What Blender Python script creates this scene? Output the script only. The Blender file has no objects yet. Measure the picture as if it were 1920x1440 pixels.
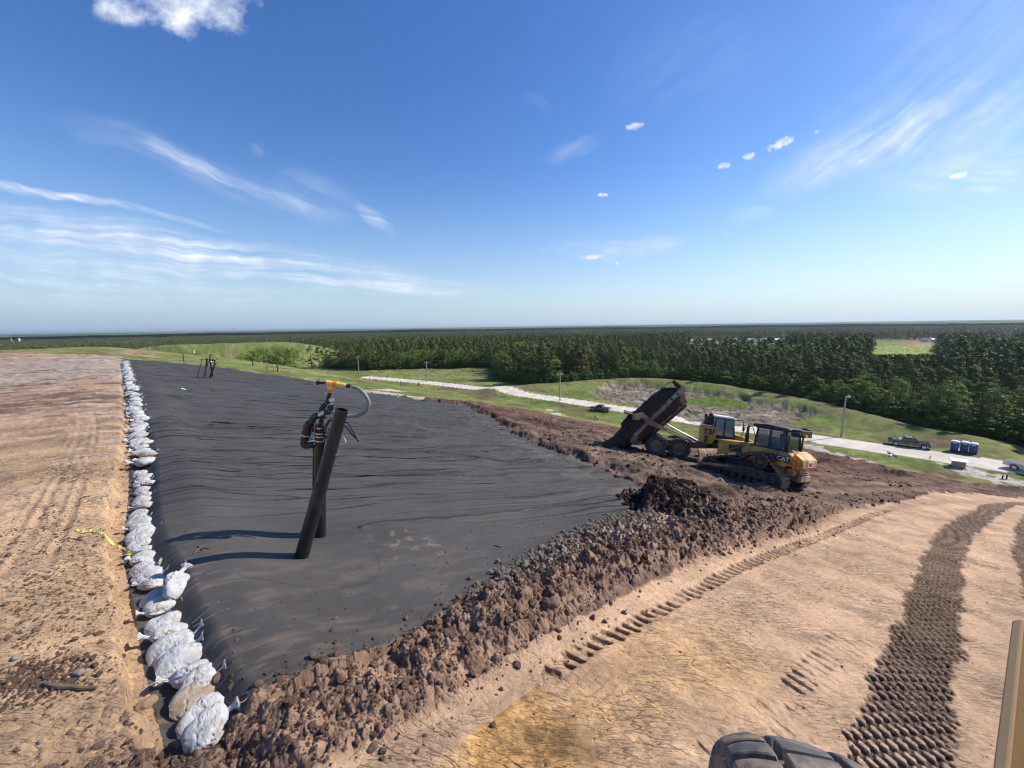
import bpy, bmesh, math, random
import numpy as np
from mathutils import Matrix, Vector
random.seed(7)
rng = np.random.default_rng(11)
S = bpy.context.scene
COL = S.collection
R = math.radians
# ------------------------------------------------------------------ camera
F_PX = 720.0; PITCH = 8.55; ROLL = -0.84
cam_d = bpy.data.cameras.new('camera'); cam = bpy.data.objects.new('camera', cam_d); COL.objects.link(cam)
cam_d.sensor_width = 36; cam_d.lens = F_PX/1920*36; cam_d.clip_start = 0.05; cam_d.clip_end = 60000
cam.matrix_world = Matrix.Rotation(R(90-PITCH), 4, 'X') @ Matrix.Rotation(R(ROLL), 4, 'Z')
S.camera = cam
S.render.filter_size = 1.2; cy = S.cycles; cy.filter_width = 1.2; cy.adaptive_threshold = .022; cy.adaptive_min_samples = 24; cy.time_limit = 780
cy.max_bounces = 5; cy.diffuse_bounces = 3; cy.glossy_bounces = 2; cy.transmission_bounces = 4; cy.volume_bounces = 0; cy.transparent_max_bounces = 8
cy.caustics_reflective = False; cy.caustics_refractive = False
CR = np.array(cam.matrix_world.to_3x3())
# ------------------------------------------------------------------ light
SUN_EL, SUN_AZ = 41.0, 74.0       # azimuth clockwise from +Y (the view direction)
sun_dir = Vector((math.sin(R(SUN_AZ))*math.cos(R(SUN_EL)), math.cos(R(SUN_AZ))*math.cos(R(SUN_EL)), math.sin(R(SUN_EL))))
sd = bpy.data.lights.new('sun', 'SUN'); sd.energy = 4.9; sd.angle = R(0.5); sd.color = (1.0, 0.94, 0.84)
so = bpy.data.objects.new('sun', sd); COL.objects.link(so)
so.rotation_euler = sun_dir.to_track_quat('Z', 'Y').to_euler()
S.view_settings.view_transform = 'Standard'; S.view_settings.look = 'None'
S.view_settings.exposure = 0.22; S.view_settings.gamma = 1.0
# ------------------------------------------------------------------ pixel <-> direction (photo is 1920 x 1440)
def pdir(px, py):
    v = CR @ np.array([(px-960)/F_PX, -(py-720)/F_PX, -1.0])
    return v/np.linalg.norm(v)
# ------------------------------------------------------------------ sky
W = bpy.data.worlds.new("World"); S.world = W; W.use_nodes = True
nt = W.node_tree; nt.nodes.clear(); NN = nt.nodes.new; LK = nt.links.new
def mth(op, a, b=None, c=None, clamp=False):
    n = NN('ShaderNodeMath'); n.operation = op; n.use_clamp = clamp
    for i, q in enumerate((a, b, c)):
        if q is None: continue
        if isinstance(q, (int, float)): n.inputs[i].default_value = q
        else: LK(q, n.inputs[i])
    return n.outputs[0]
def vdot(vec, k):
    n = NN('ShaderNodeVectorMath'); n.operation = 'DOT_PRODUCT'
    LK(vec, n.inputs[0]); n.inputs[1].default_value = tuple(k); return n.outputs['Value']
sky = NN('ShaderNodeTexSky'); sky.sky_type = 'NISHITA'; sky.sun_disc = False
sky.sun_elevation = R(SUN_EL); sky.sun_rotation = R(SUN_AZ); sky.altitude = 30
sky.air_density = 1.0; sky.dust_density = 0.25; sky.ozone_density = 2.0
tc = NN('ShaderNodeTexCoord'); D = tc.outputs['Generated']
# cloud features: (x, y centre px, x2, y2 end of half axis px, half width px, strength, kind)
CL = [
 (320, -20, 500, 25, 85, 1.25, 'puff'), (345, 40, 395, 75, 38, 1.15, 'puff'), (225, 10, 300, 20, 40, .9, 'puff'), (480, 5, 515, 22, 18, .6, 'puff'), (405, 30, 430, 50, 22, .8, 'puff'),
 (1190, 236, 1212, 232, 9, 1.2, 'bit'), (1466, 268, 1498, 252, 11, 1.3, 'bit'), (1404, 293, 1420, 288, 8, 1.2, 'bit'), (1357, 311, 1374, 308, 8, 1.2, 'bit'),
 (1130, 365, 1143, 364, 6, 1.0, 'bit'), (1108, 482, 1134, 480, 6, 1.2, 'bit'), (1158, 493, 1164, 488, 6, .8, 'bit'), (1800, 328, 1824, 324, 8, 1.0, 'bit'), (1530, 249, 1545, 245, 6, .5, 'bit'),
 (1365,438,1374,436,5,.6,'bit'),(1238,541,1252,541,4,.6,'bit'),(1288,546,1300,546,3,.5,'bit'),
 (450, 345, 690, 425, 30, .46, 'cir'), (340, 300, 440, 345, 26, .5, 'cir'), (705, 410, 745, 442, 17, .8, 'cir'), (600, 360, 700, 400, 45, .33, 'cir'),
 (190, 378, 470, 435, 10, .62, 'cir'), (30, 350, 240, 384, 13, .55, 'cir'),
 (150, 462, 620, 500, 62, .42, 'cir'), (560, 505, 930, 548, 48, .44, 'cir'), (60, 415, 420, 450, 40, .55, 'cir'), (700, 535, 1020, 560, 26, .5, 'cir'), (100, 530, 760, 560, 60, .55, 'cir'), (380, 470, 760, 512, 30, .5, 'cir'),
 (1075, 275, 1140, 250, 22, .45, 'cir'), (1150, 462, 1290, 458, 26, .55, 'cir'), (1250, 450, 1300, 455, 16, .4, 'cir'), (1400, 412, 1456, 405, 22, .4, 'cir'), (1000, 195, 1035, 212, 12, .25, 'cir'),
 (1740, 180, 2080, -30, 120, .42, 'cir'), (1830, 250, 2120, 120, 80, .5, 'cir'), (1620, 270, 1860, 150, 60, .5, 'cir'), (1860, 325, 2100, 300, 60, .6, 'cir'), (1300, 120, 1500, 60, 120, .18, 'cir'), (1650, 520, 1900, 500, 30, .25, 'cir'),
 (210, 250, 330, 290, 40, .28, 'cir'), (484, 280, 500, 292, 14, .35, 'cir'), (1780, 20, 2000, -60, 60, .25, 'cir'), (1440, 505, 1500, 500, 14, .3, 'cir'),
]
# one flat chart of the sky ahead (x/y, z/y of the world direction); every cloud is an ellipse on it times a shared noise
sep = NN('ShaderNodeSeparateXYZ'); LK(D, sep.inputs[0]); yy = mth('MAXIMUM', sep.outputs[1], .05)
cb = NN('ShaderNodeCombineXYZ'); LK(mth('DIVIDE', sep.outputs[0], yy), cb.inputs[0]); LK(mth('DIVIDE', sep.outputs[2], yy), cb.inputs[1]); P0 = cb.outputs[0]
def chart(px, py): d = pdir(px, py); return np.array([d[0]/d[1], d[2]/d[1]])
def nz(scale, rot, loc, det, rough=.62, dist=0., src=None):
    mp = NN('ShaderNodeMapping'); mp.vector_type = 'POINT'; mp.inputs['Rotation'].default_value = (0, 0, rot)
    LK(src or P0, mp.inputs[0])
    m2 = NN('ShaderNodeVectorMath'); m2.operation = 'MULTIPLY'; LK(mp.outputs[0], m2.inputs[0]); m2.inputs[1].default_value = scale
    n = NN('ShaderNodeTexNoise'); n.noise_dimensions = '2D'; n.inputs['Scale'].default_value = 1; n.inputs['Detail'].default_value = det; n.inputs['Roughness'].default_value = rough; n.inputs['Distortion'].default_value = dist
    a2 = NN('ShaderNodeVectorMath'); a2.operation = 'ADD'; LK(m2.outputs[0], a2.inputs[0]); a2.inputs[1].default_value = loc; LK(a2.outputs[0], n.inputs['Vector']); return n
wn = nz((3, 3, 1), 0, (3, 1, 0), 3)
wsub = NN('ShaderNodeVectorMath'); wsub.operation = 'SUBTRACT'; LK(wn.outputs['Color'], wsub.inputs[0]); wsub.inputs[1].default_value = (.5, .5, .5)
wsc = NN('ShaderNodeVectorMath'); wsc.operation = 'SCALE'; LK(wsub.outputs[0], wsc.inputs[0]); wsc.inputs['Scale'].default_value = .06
wadd = NN('ShaderNodeVectorMath'); wadd.operation = 'ADD'; LK(P0, wadd.inputs[0]); LK(wsc.outputs[0], wadd.inputs[1]); PW = wadd.outputs[0]
NZ = {'A': nz((3.0, 44, 1), .40, (1, 2, 0), 6, dist=0., src=PW), 'H': nz((2.6, 52, 1), .10, (5, 7, 0), 6, dist=0., src=PW), 'B': nz((2.2, 26, 1), -.62, (9, 4, 0), 6, dist=0., src=PW), 'puff': nz((9, 12, 1), 0, (2, 9, 0), 6, .6), 'bit': nz((60, 80, 1), 0, (0, 0, 0), 4)}
sums = {k: None for k in NZ}
for i, (x, y, x2, y2, hw, st, kind) in enumerate(CL):
    c = chart(x, y); e = chart(x2, y2)-c; L_ = np.hypot(*e); an = math.atan2(e[1], e[0]); bw = L_*hw/math.hypot(x2-x, y2-y)
    if kind == 'cir': kind = 'H' if abs(an) < .16 else ('A' if an < 0 else 'B')
    v1 = NN('ShaderNodeVectorMath'); v1.operation = 'SUBTRACT'; LK(PW if kind in 'AHB' else P0, v1.inputs[0]); v1.inputs[1].default_value = (c[0], c[1], 0)
    s_ = vdot(v1.outputs[0], (math.cos(an)/L_, math.sin(an)/L_, 0)); w_ = vdot(v1.outputs[0], (-math.sin(an)/bw, math.cos(an)/bw, 0))
    f = mth('SUBTRACT', 1, mth('MULTIPLY_ADD', s_, s_, mth('MULTIPLY', w_, w_)), clamp=True)
    f = mth('MULTIPLY', f, st); sums[kind] = f if sums[kind] is None else mth('MAXIMUM' if kind in ('puff', 'bit') else 'ADD', sums[kind], f)
tot = None
for k, f in sums.items():
    if k in 'AHB': v = mth('MULTIPLY', mth('POWER', f, 1.4), mth('MULTIPLY', mth('SUBTRACT', NZ[k].outputs[0], .27, clamp=True), 2.0))
    elif k == 'puff': v = mth('MULTIPLY', mth('SUBTRACT', mth('MULTIPLY_ADD', f, .7, mth('MULTIPLY', mth('SUBTRACT', NZ[k].outputs[0], .5), 2.0)), .22, clamp=True), 1.05); v = mth('MULTIPLY', v, mth('MULTIPLY', f, 2, clamp=True))
    else: v = mth('MULTIPLY', mth('SUBTRACT', mth('MULTIPLY_ADD', f, .75, mth('MULTIPLY', mth('SUBTRACT', NZ[k].outputs[0], .5), 1.9)), .24, clamp=True), 1.25); v = mth('MULTIPLY', v, mth('MULTIPLY', f, 2.2, clamp=True))
    tot = v if tot is None else mth('ADD', tot, v)
tot = mth('MULTIPLY', tot, mth('GREATER_THAN', sep.outputs[1], .06))
dens = mth('MINIMUM', tot, 1.0)
hs = NN('ShaderNodeHueSaturation'); hs.inputs['Saturation'].default_value = 1.29; hs.inputs['Hue'].default_value = .512; hs.inputs['Value'].default_value = 1.30; LK(sky.outputs[0], hs.inputs['Color'])
# pale moist air low over the land
low = mth('POWER', mth('SUBTRACT', 1, mth('MULTIPLY', mth('ABSOLUTE', sep.outputs[2]), 2.6), clamp=True), 1.9)
sidev = mth('MULTIPLY_ADD', sep.outputs[0], .5, .5, clamp=True)
lc = NN('ShaderNodeMix'); lc.data_type = 'RGBA'; LK(sidev, lc.inputs[0]); lc.inputs[6].default_value = (2.4, 3.5, 5.2, 1); lc.inputs[7].default_value = (4.9, 6.0, 7.1, 1)
mz = NN('ShaderNodeMix'); mz.data_type = 'RGBA'; LK(mth('MULTIPLY', low, .97), mz.inputs[0]); LK(hs.outputs[0], mz.inputs[6]); LK(lc.outputs[2], mz.inputs[7])
mx = NN('ShaderNodeMix'); mx.data_type = 'RGBA'; LK(dens, mx.inputs[0]); LK(mz.outputs[2], mx.inputs[6]); 
cs_ = NN('ShaderNodeMix'); cs_.data_type = 'RGBA'; LK(mth('MULTIPLY', mth('SUBTRACT', NZ['puff'].outputs[0], .35), 3, clamp=True), cs_.inputs[0]); cs_.inputs[6].default_value = (5.6, 6.2, 7.6, 1); cs_.inputs[7].default_value = (8.6, 9.0, 9.6, 1); LK(cs_.outputs[2], mx.inputs[7])
bg = NN('ShaderNodeBackground'); bg.inputs[1].default_value = 0.11; LK(mx.outputs[2], bg.inputs[0])
wo = NN('ShaderNodeOutputWorld'); LK(bg.outputs[0], wo.inputs[0])
# ------------------------------------------------------------------ numpy noise
def _h(ix, iy, s):
    v = (ix.astype(np.int64)*374761393 + iy.astype(np.int64)*668265263 + s*982451653) & 0x7fffffff
    v = ((v ^ (v >> 13))*1274126177) & 0x7fffffff
    return ((v ^ (v >> 16)) & 0xffff)/65535.0
def vnoise(x, y, s=0):
    ix = np.floor(x); iy = np.floor(y); fx = x-ix; fy = y-iy
    fx = fx*fx*(3-2*fx); fy = fy*fy*(3-2*fy)
    a = _h(ix, iy, s); b = _h(ix+1, iy, s); c = _h(ix, iy+1, s); d = _h(ix+1, iy+1, s)
    return (a*(1-fx)+b*fx)*(1-fy)+(c*(1-fx)+d*fx)*fy-.5
def fbm(x, y, s=0, o=4, g=.5):
    r = np.zeros_like(x, dtype=float); a = 1.0
    for i in range(o):
        r += a*vnoise(x, y, s+i*7); x, y = x*1.9*.83-y*1.9*.557, x*1.9*.557+y*1.9*.83; a *= g
    return r
def worley(x, y, s=0):
    ix = np.floor(x); iy = np.floor(y); f1 = np.full(x.shape, 9.); f2 = f1.copy(); cid = np.zeros(x.shape)
    for dx in (-1, 0, 1):
        for dy in (-1, 0, 1):
            jx = ix+dx; jy = iy+dy
            d = np.hypot(jx+_h(jx, jy, s)-x, jy+_h(jx, jy, s+5)-y); m = d < f1
            f2 = np.where(m, f1, np.minimum(f2, d)); cid = np.where(m, _h(jx, jy, s+9), cid); f1 = np.where(m, d, f1)
    return f1, f2, cid
def sst(a, b, x):
    t = np.clip((x-a)/(b-a), 0, 1); return t*t*(3-2*t)
def clods(x, y, sc, s=0):
    """rounded lumps of random height, 0..1"""
    f1, f2, c = worley(x/sc, y/sc, s)
    return np.clip(1-(f1/.62)**2, 0, 1)**.6*(c**1.5)
# ------------------------------------------------------------------ smooth terrain (camera eye at z = 0)
NX, NY = .69, .72; BASE = -25.0
def uv(x, y): return NX*x+NY*y+.7, -NY*x+NX*y
def smin(a, b, k):
    h = np.clip(.5+.5*(b-a)/k, 0, 1); return b*(1-h)+a*h-k*h*(1-h)
def smax(a, b, k): return -smin(-a, -b, k)
def Z0(x, y):
    x = np.asarray(x, float); y = np.asarray(y, float)
    u, v = uv(x, y)
    us = smax(u, np.zeros_like(u), 2.0); hill = -4.3-.185*us-.10*smax(us-36, np.zeros_like(u), 6.)
    hill = hill-.26*smax(v-205, np.zeros_like(u), 40.)-.22*smax(-v-40, np.zeros_like(u), 10.)-.22*smax(-u-190, np.zeros_like(u), 30.)
    z = hill
    z = smax(z, np.full_like(z, BASE), 1.6)
    r = np.hypot((x+255)/120, (y-345)/75)
    z = z+15.5*(1-sst(.35, 1.25, r))*(z < BASE+30)
    z = z-12*sst(190, 1100, np.hypot(x, y))
    return z
def unproj(px, py, Z=None, far=9000):
    """first hit of the photo ray with the terrain"""
    Z = Z or Z0
    d = pdir(px, py); t = 1.0; tp = .5
    while t < far:
        if d[2]*t < float(Z(d[0]*t, d[1]*t)): break
        tp = t; t *= 1.03
    for _ in range(30):
        m = .5*(tp+t)
        if d[2]*m < float(Z(d[0]*m, d[1]*m)): t = m
        else: tp = m
    return d*t
def proj(p):
    p = np.asarray(p, float); q = p@CR
    return 960-q[..., 0]/q[..., 2]*F_PX, 720+q[..., 1]/q[..., 2]*F_PX
def inpoly(x, y, P):
    P = np.asarray(P); r = np.zeros(x.shape, bool); n = len(P)
    for i in range(n):
        x1, y1 = P[i][:2]; x2, y2 = P[(i+1) % n][:2]
        if y1 == y2: continue
        r ^= ((y1 > y) != (y2 > y)) & (x < (x2-x1)*(y-y1)/(y2-y1)+x1)
    return r
def pline(x, y, P):
    """distance, signed side (right of travel > 0), arclength to a polyline"""
    P = np.asarray(P)[:, :2]; bd = np.full(x.shape, 1e9); bs = np.zeros(x.shape); ba = np.zeros(x.shape); acc = 0
    for i in range(len(P)-1):
        a = P[i]; e = P[i+1]-a; L = np.hypot(*e); e = e/L
        s = (x-a[0])*e[0]+(y-a[1])*e[1]; w = (x-a[0])*e[1]-(y-a[1])*e[0]
        sc = np.clip(s, 0, L); d = np.hypot(s-sc, w); m = d < bd
        bd = np.where(m, d, bd); bs = np.where(m, np.sign(w)*d, bs); ba = np.where(m, acc+sc, ba); acc += L
    return bd, bs, ba
def W_(pts, Z=None): return [tuple(unproj(*p, Z)[:2]) for p in pts]
def smooth_line(P, n=6):
    P = np.asarray(P, float); Q = []
    for i in range(len(P)-1):
        p0 = P[max(i-1, 0)]; p1 = P[i]; p2 = P[i+1]; p3 = P[min(i+2, len(P)-1)]
        for k in range(n):
            t = k/n; Q.append(.5*((2*p1)+(p2-p0)*t+(2*p0-5*p1+4*p2-p3)*t*t+(3*p1-p0-3*p2+p3)*t**3))
    Q.append(P[-1]); return np.array(Q)
# ------------------------------------------------------------------ zones, traced on the photo and laid out on the land
def G(P): return W_(P)
crest = smooth_line(G([(455,1440),(385,1320),(345,1215),(316,1150),(300,1085),(268,1020),(262,950),(266,880),(265,830),(258,785),(248,735),(240,700),(234,676)]), 5)
c0 = crest[0]+(crest[0]-crest[3])*3; crest = np.vstack([c0, crest])
fab_poly = G([(330,1450),(296,1345),(266,1230),(245,1120),(224,1010),(236,930),(240,860),(248,800),(232,740),(225,680),
  (232,672.5),(330,681),(430,691),(560,711),(640,726),(700,737),(800,751),(868,760),(905,777),(960,810),(1010,836),(1060,852),(1110,872),(1150,890),(1185,905),(1215,930),(1200,962),
  (1130,1000),(1040,1060),(960,1108),(860,1160),(720,1240),(560,1310),(440,1370),(400,1420),(380,1450)])
fab_right = G([(868,759),(905,777),(960,810),(1010,836),(1060,852),(1110,872),(1150,890),(1190,910)])
dirt_poly = G([(-900,730),(0,661),(60,662),(110,664),(225,668),(232,672.5),(330,681),(430,691),(560,711),(640,726),(700,737),(800,751),(868,757),(940,761),(1010,772),(1080,787),(1150,800),(1250,816),(1400,825),(1520,842),(1580,856),(1640,868),(1720,888),(1800,903),(1920,912),(2200,945)])+[(75,-10),(40,-60),(-60,-60),(-160,-20)]
haul_poly = G([(540,1500),(600,1430),(700,1362),(870,1290),(970,1232),(1080,1168),(1175,1115),(1280,1068),(1380,1026),(1545,970),(1630,950),(1720,935),(1830,925),(1960,935),(2300,960)])+[(30,-2),(20,-30),(-4,-30),(-2,-1)]
berm_poly = G([(60,1600),(250,1450),(320,1400),(400,1375),(440,1352),(560,1290),(720,1225),(860,1145),(960,1095),(1040,1048),(1130,985),(1200,955),(1340,950),(1500,915),(1640,900),(1750,920),(1640,960),(1560,990),(1400,1050),(1300,1095),(1200,1145),(1110,1200),(1000,1270),(900,1325),(720,1395),(640,1460),(560,1600)])
road_line = smooth_line(G([(690,708.5),(760,714.5),(850,723.5),(1000,743.5),(1120,761),(1300,791),(1450,813),(1600,835),(1750,857),(1900,879),(2100,906),(2500,960)]), 4)
bermL = smooth_line(G([(120,1600),(300,1480),(450,1425),(570,1365),(730,1298),(870,1212),(970,1155),(1100,1072),(1200,1028),(1300,1002),(1420,975),(1550,948),(1700,930)]), 4)
pond_poly = G([(1100,735),(1130,722),(1200,717),(1290,728),(1400,744),(1480,762),(1530,778),(1490,790),(1400,799),(1300,792),(1180,760)])
pond_ridge = smooth_line(G([(930,735),(1010,728),(1130,719),(1200,716),(1290,722),(1400,738),(1500,758),(1600,785),(1700,812),(1800,830)]), 4)
pondgreen = G([(1280,741),(1330,737),(1400,748),(1400,757),(1340,757),(1285,752)])
dark_tr = smooth_line(G([(1720,1620),(1690,1440),(1698,1330),(1722,1240),(1742,1180),(1752,1120),(1768,1050),(1795,995),(1850,960),(1950,943),(2100,945)]), 6)
dark_tr2 = smooth_line(G([(2030,1300),(1975,1150),(1940,1060),(1930,1010),(1940,975),(1975,955)]), 6)
stitch = smooth_line(G([(1030,1268),(1110,1211),(1250,1135),(1400,1060),(1560,996),(1660,958)]), 6)
mark3 = smooth_line(G([(1330,1420),(1420,1350),(1500,1275),(1580,1195)]), 5)
seams = [(G([(285,912),(330,903),(420,902),(560,893),(700,896),(800,893),(900,894),(1040,888),(1190,884)]), .05, .05), (G([(676,992),(740,980),(860,974),(930,966),(1000,955),(1080,950),(1165,939)]), .06, .045),
 (G([(285,853),(400,850),(560,847),(700,849),(780,853),(860,856),(950,865),(1040,868)]), .05, .06), (G([(455,1091),(520,1103),(600,1107),(660,1102),(705,1090),(712,1055),(690,1020),(676,992)]), .007, .02),
 (G([(300,938),(420,931),(560,935)]), .02, .05), (G([(285,800),(420,803),(560,812),(700,818),(800,826)]), .05, .08)]
seams = [(smooth_line(P, 4), h, w) for P, h, w in seams]
pp0 = unproj(70, 1275)[:2]; pile_c = unproj(1258, 950)[:2]
ruts = [(smooth_line(G(P), 4), g, w, d) for P, g, w, d in [
  ([(905,764),(980,778),(1060,800),(1130,822),(1230,872)], 2.3, .5, .16), ([(930,790),(1010,818),(1100,845),(1240,905),(1400,935)], 2.3, .5, .12),
  ([(1490,872),(1600,884),(1700,900),(1800,912),(1920,932)], 2.4, .7, .16), ([(1500,895),(1640,902),(1760,915),(1900,948)], 2.4, .5, .14),
  ([(1150,862),(1250,880),(1330,915),(1500,940),(1700,930),(1900,945)], 2.2, .5, .10), ([(40,1090),(105,970),(150,860),(165,800),(160,770)], .5, .12, .03), ([(20,1075),(85,960),(135,860),(155,800)], .5, .1, .02),
  ([(-60,760),(60,742),(170,712),(215,690)], 2.0, .3, .04)]]
def H(x, y, full=True):
    """returns height, albedo (n,3), zone (0 grass,1 dirt,2 fabric,3 berm,4 road)"""
    z = Z0(x, y); u, v = uv(x, y); r = np.hypot(x, y); n = x.shape[0]
    infab = inpoly(x, y, fab_poly); near = r < 130
    jx = x+fbm(x*.9, y*.9, 3, 4)*.5*np.clip(r/25, .25, 6); jy = y+fbm(x*.9+50, y*.9, 4, 4)*.5*np.clip(r/25, .25, 6)
    indirt = inpoly(jx, jy, dirt_poly); inhaul = inpoly(jx, jy, haul_poly); inberm = inpoly(x, y, berm_poly)
    bdR, bsR, baR = pline(x, y, road_line)
    z = z+np.where(u < -25, 1.2*sst(60, 150, v)*sst(25, 60, -u), 0)
    # --- grass
    g1 = fbm(x/9, y/9, 21, 5); g2 = fbm(x/1.3, y/1.3, 22, 4); g3 = fbm(u/4, v/30, 23, 4)
    col = np.empty((n, 3)); t = np.clip(.5+g1*.9+g3*.5, 0, 1)[:, None]; t2 = np.clip(.45+g2*1.2, 0, 1)[:, None]
    col[:] = (1-t)*np.array([.105, .150, .030])+t*np.array([.215, .215, .075]); col *= .84+.56*t2
    rough_ = sst(.12, .45, fbm(x/5+9, y/5, 31, 5)+.22*sst(3, 0, np.abs(bdR-9)))[:, None]*(u < 140)[:, None]; col = col*(1-rough_)+rough_*np.array([.16, .12, .065])*(.7+.6*t2)
    z = z+g1*.35*sst(40, 90, r)*sst(6, 22, bdR)+g2*.12*sst(20, 60, r)*(~indirt)*sst(4, 7, bdR)
    ztoe = sst(0, 14, u-88)
    # pond ridge and bowl
    bd, bs, ba = pline(x, y, pond_ridge); z = z+1.7*np.exp(-(bd/6.5)**2)
    inp = inpoly(x, y, pond_poly); ppx, ppy, _ = pline(x, y, np.vstack([pond_poly, pond_poly[:1]])); pe = sst(-1.0, 2.5, np.where(inp, ppx, -ppx)+fbm(x/4, y/4, 8, 4)*4)
    z = z-1.2*pe+pe*fbm(x/1.5, y/1.5, 9, 4)*.5
    gp = inpoly(x+fbm(x/3, y/3, 5)*3, y, pondgreen)[:, None]
    pc = np.array([.145, .115, .085])*(.55+1.3*np.clip(.5+fbm(x/1.1, y/1.1, 12, 5)[:, None]*1.3, 0, 1)); pc = np.where(sst(.22, .3, fbm(x/6, y/2, 77, 5))[:, None] > .5, np.array([.33, .29, .23]), pc)
    pm = pe[:, None]*(~gp); col = col*(1-pm)+pc*pm; col = np.where(gp & (pe[:, None] > .2), np.array([.10, .155, .028])*(.75+.5*t2), col)
    rm = np.exp(-(bd/4.)**2)[:, None]*np.clip(.7+g2[:, None]*2, 0, 1)*.7; col = col*(1-rm)+rm*np.array([.17, .15, .085])
    for P_, c_ in FIELDS:
        jf = np.where(r > 150, 9., 7.); fm_ = (inpoly(x+fbm(x/5, y/5, 88, 4)*jf, y+fbm(x/5+9, y/5, 89, 4)*jf, P_)*np.clip(.75+g2*1.6, 0, 1))[:, None]; col = col*(1-fm_)+fm_*np.array(c_)*(.75+.5*t2)
    # road
    road = (bdR < 3.6+fbm(x/2, y/2, 41, 3)*.5) & (r < 420)
    z = z+np.where(bdR < 12, (.25*sst(9, 4, bdR)), 0)
    rc = np.array([.63, .56, .47])*(.86+.3*np.clip(.5+fbm(x/2, y/2, 43, 4)[:, None], 0, 1)); rc *= (1-.16*np.exp(-((np.abs(bsR)-1.0)/.35)**2)*np.clip(.6+fbm(baR/6, bsR/2, 45), 0, 1))[:, None]
    # bare white sand at the fabric's top edge
    # --- dirt
    nearD = indirt
    d1 = fbm(x/3.2, y/3.2, 51, 5); d2 = fbm(x/.5, y/.5, 52, 5, .6); d3 = fbm(x/.11, y/.11, 53, 4, .6); lane = fbm((x*-.48+y*.88)/1.0, (x*.88+y*.48)/7, 54, 4)
    bdC, bsC, baC = pline(x, y, crest)
    left = bsC < 0
    tan = np.array([.56, .36, .20]); tanb = np.array([.42, .275, .17]); pur = np.array([.35, .225, .155]); grey = np.array([.36, .29, .23]); dk = np.array([.135, .085, .058])
    # left plateau colour: tan near, brown mid, grey-white far
    q = np.clip(.5+d2*.9, 0, 1)[:, None]; ql = np.clip(.5+lane*1.3, 0, 1)[:, None]
    lf = sst(17, 32, r+d1*9+lane*8)[:, None]
    cl = (tan*(1-q)+tanb*q)*(1-lf)+(pur*(1-ql)+tanb*ql)*lf
    cl = cl*(.78+.44*ql)
    gz = (sst(42, 60, r+d1*14)*sst(-22, -8, -bdC+d1*8))[:, None]; cl = cl*(1-gz)+grey*(.75+.5*q)*gz
    wh = (sst(.20, .30, fbm((x*-.48+y*.88)/.7, (x*.88+y*.48)/2.2, 61, 5))*sst(9, 26, r)*.6)[:, None]; cl = cl*(1-wh)+np.array([.55, .43, .33])*wh
    dkm = sst(.19, .34, fbm((x*-.48+y*.88)/.9, (x*.88+y*.48)/3.0, 62, 5))[:, None]*lf*.8; cl = cl*(1-dkm)+dk*dkm
    # a dark crumbly patch at lower left
    pp = unproj(70, 1275)[:2]; pr = np.hypot((x-pp[0])/.62, (y-pp[1])/.38); pk = sst(1.15, .55, pr+d2*.9)*.8; cl = cl*(1-pk[:, None]*.6)+np.array([.20, .14, .11])*pk[:, None]*.6
    # right side: dark working face, tan haul road
    rr = np.array([.115, .066, .046])*(.45+1.1*q)*(.7+.7*ql)
    red = sst(40, 18, r)[:, None]; rr = rr*(1-red)+np.array([.125, .084, .063])*(.5+1.0*q)*red
    hb = np.array([.53, .345, .215])*(.86+.28*q)*(.9+.2*ql)
    sbd, sbs, sba = pline(x, y, stitch); tbd, tbs, tba = pline(x, y, dark_tr); t2d, t2s, t2a = pline(x, y, dark_tr2)
    og = .6*sst(1.5, .1, np.abs(sbs-.7)+d1*1.5)*(sbs > 0)*sst(8, 3.5, r+d1*3); og = np.maximum(og, sst(1.3, .4, np.hypot(x-unproj(960,1400)[0], (y-unproj(960,1400)[1])*.8)+d2*.4)*(sbs > .25))[:, None]
    hb = hb*(1-og*.85)+np.array([.64, .36, .125])*(.45+1.0*q)*(1-.35*sst(.3, .0, fbm(x/.07, y/.07, 301, 3)+.15)[:, None])*og*.85
    dks = sst(.24, .42, fbm(x/1.1+7, y/.6, 66, 5))[:, None]*.4; hb = hb*(1-dks)+np.array([.20, .14, .11])*dks
    cr = np.where(inhaul[:, None], hb, rr)
    cd = np.where(left[:, None], cl, cr)
    dz = np.where(left, d1*.09+d2*.03*(1+lf[:, 0])+d3*.010+lane*.06+pk*clods(x, y, .07, 3)*.06, 0)
    dz = dz+np.where(left, clods(x, y, .16, 71)*.028*sst(.12, .3, d2+d1*.4)+clods(x, y, .5, 72)*.05*sst(10, 20, r)*sst(.1, .3, d2), 0)
    cuts = np.abs(fbm((x*-.48+y*.88)/.16, (x*.88+y*.48)/.6, 73, 3)); dz = dz-np.where(left, .022*sst(.05, .0, cuts)*sst(14, 6, r), 0)
    rgh = np.where(inhaul, 0, 1.0)
    dzr = d1*.10+rgh*(d2*.07+clods(x, y, .30, 81)*.08+clods(x, y, .9, 82)*.08*sst(10, 22, r)+lane*.14)+(1-rgh)*(d2*.012+d3*.008+lane*.03)
    dz = np.where(left, dz, dzr)
    # dried-mud crack ledges on the haul road: short scarps across the sun
    ck = fbm((x*.35+y*.94)/.10, (x*.94-y*.35)/.55, 91, 3); ck2 = fbm((x*.35+y*.94)/.22+9, (x*.94-y*.35)/.9, 92, 3)
    mh = (inhaul & (~left))
    dz = dz+np.where(mh, -.012*sst(.06, 0, np.abs(ck-.05))*sst(9, 4, r)*sst(-.1, .3, d1+d2)-.014*sst(.05, 0, np.abs(ck2))*sst(18, 6, r)*sst(-.2, .3, d2-d1), 0)
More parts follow.
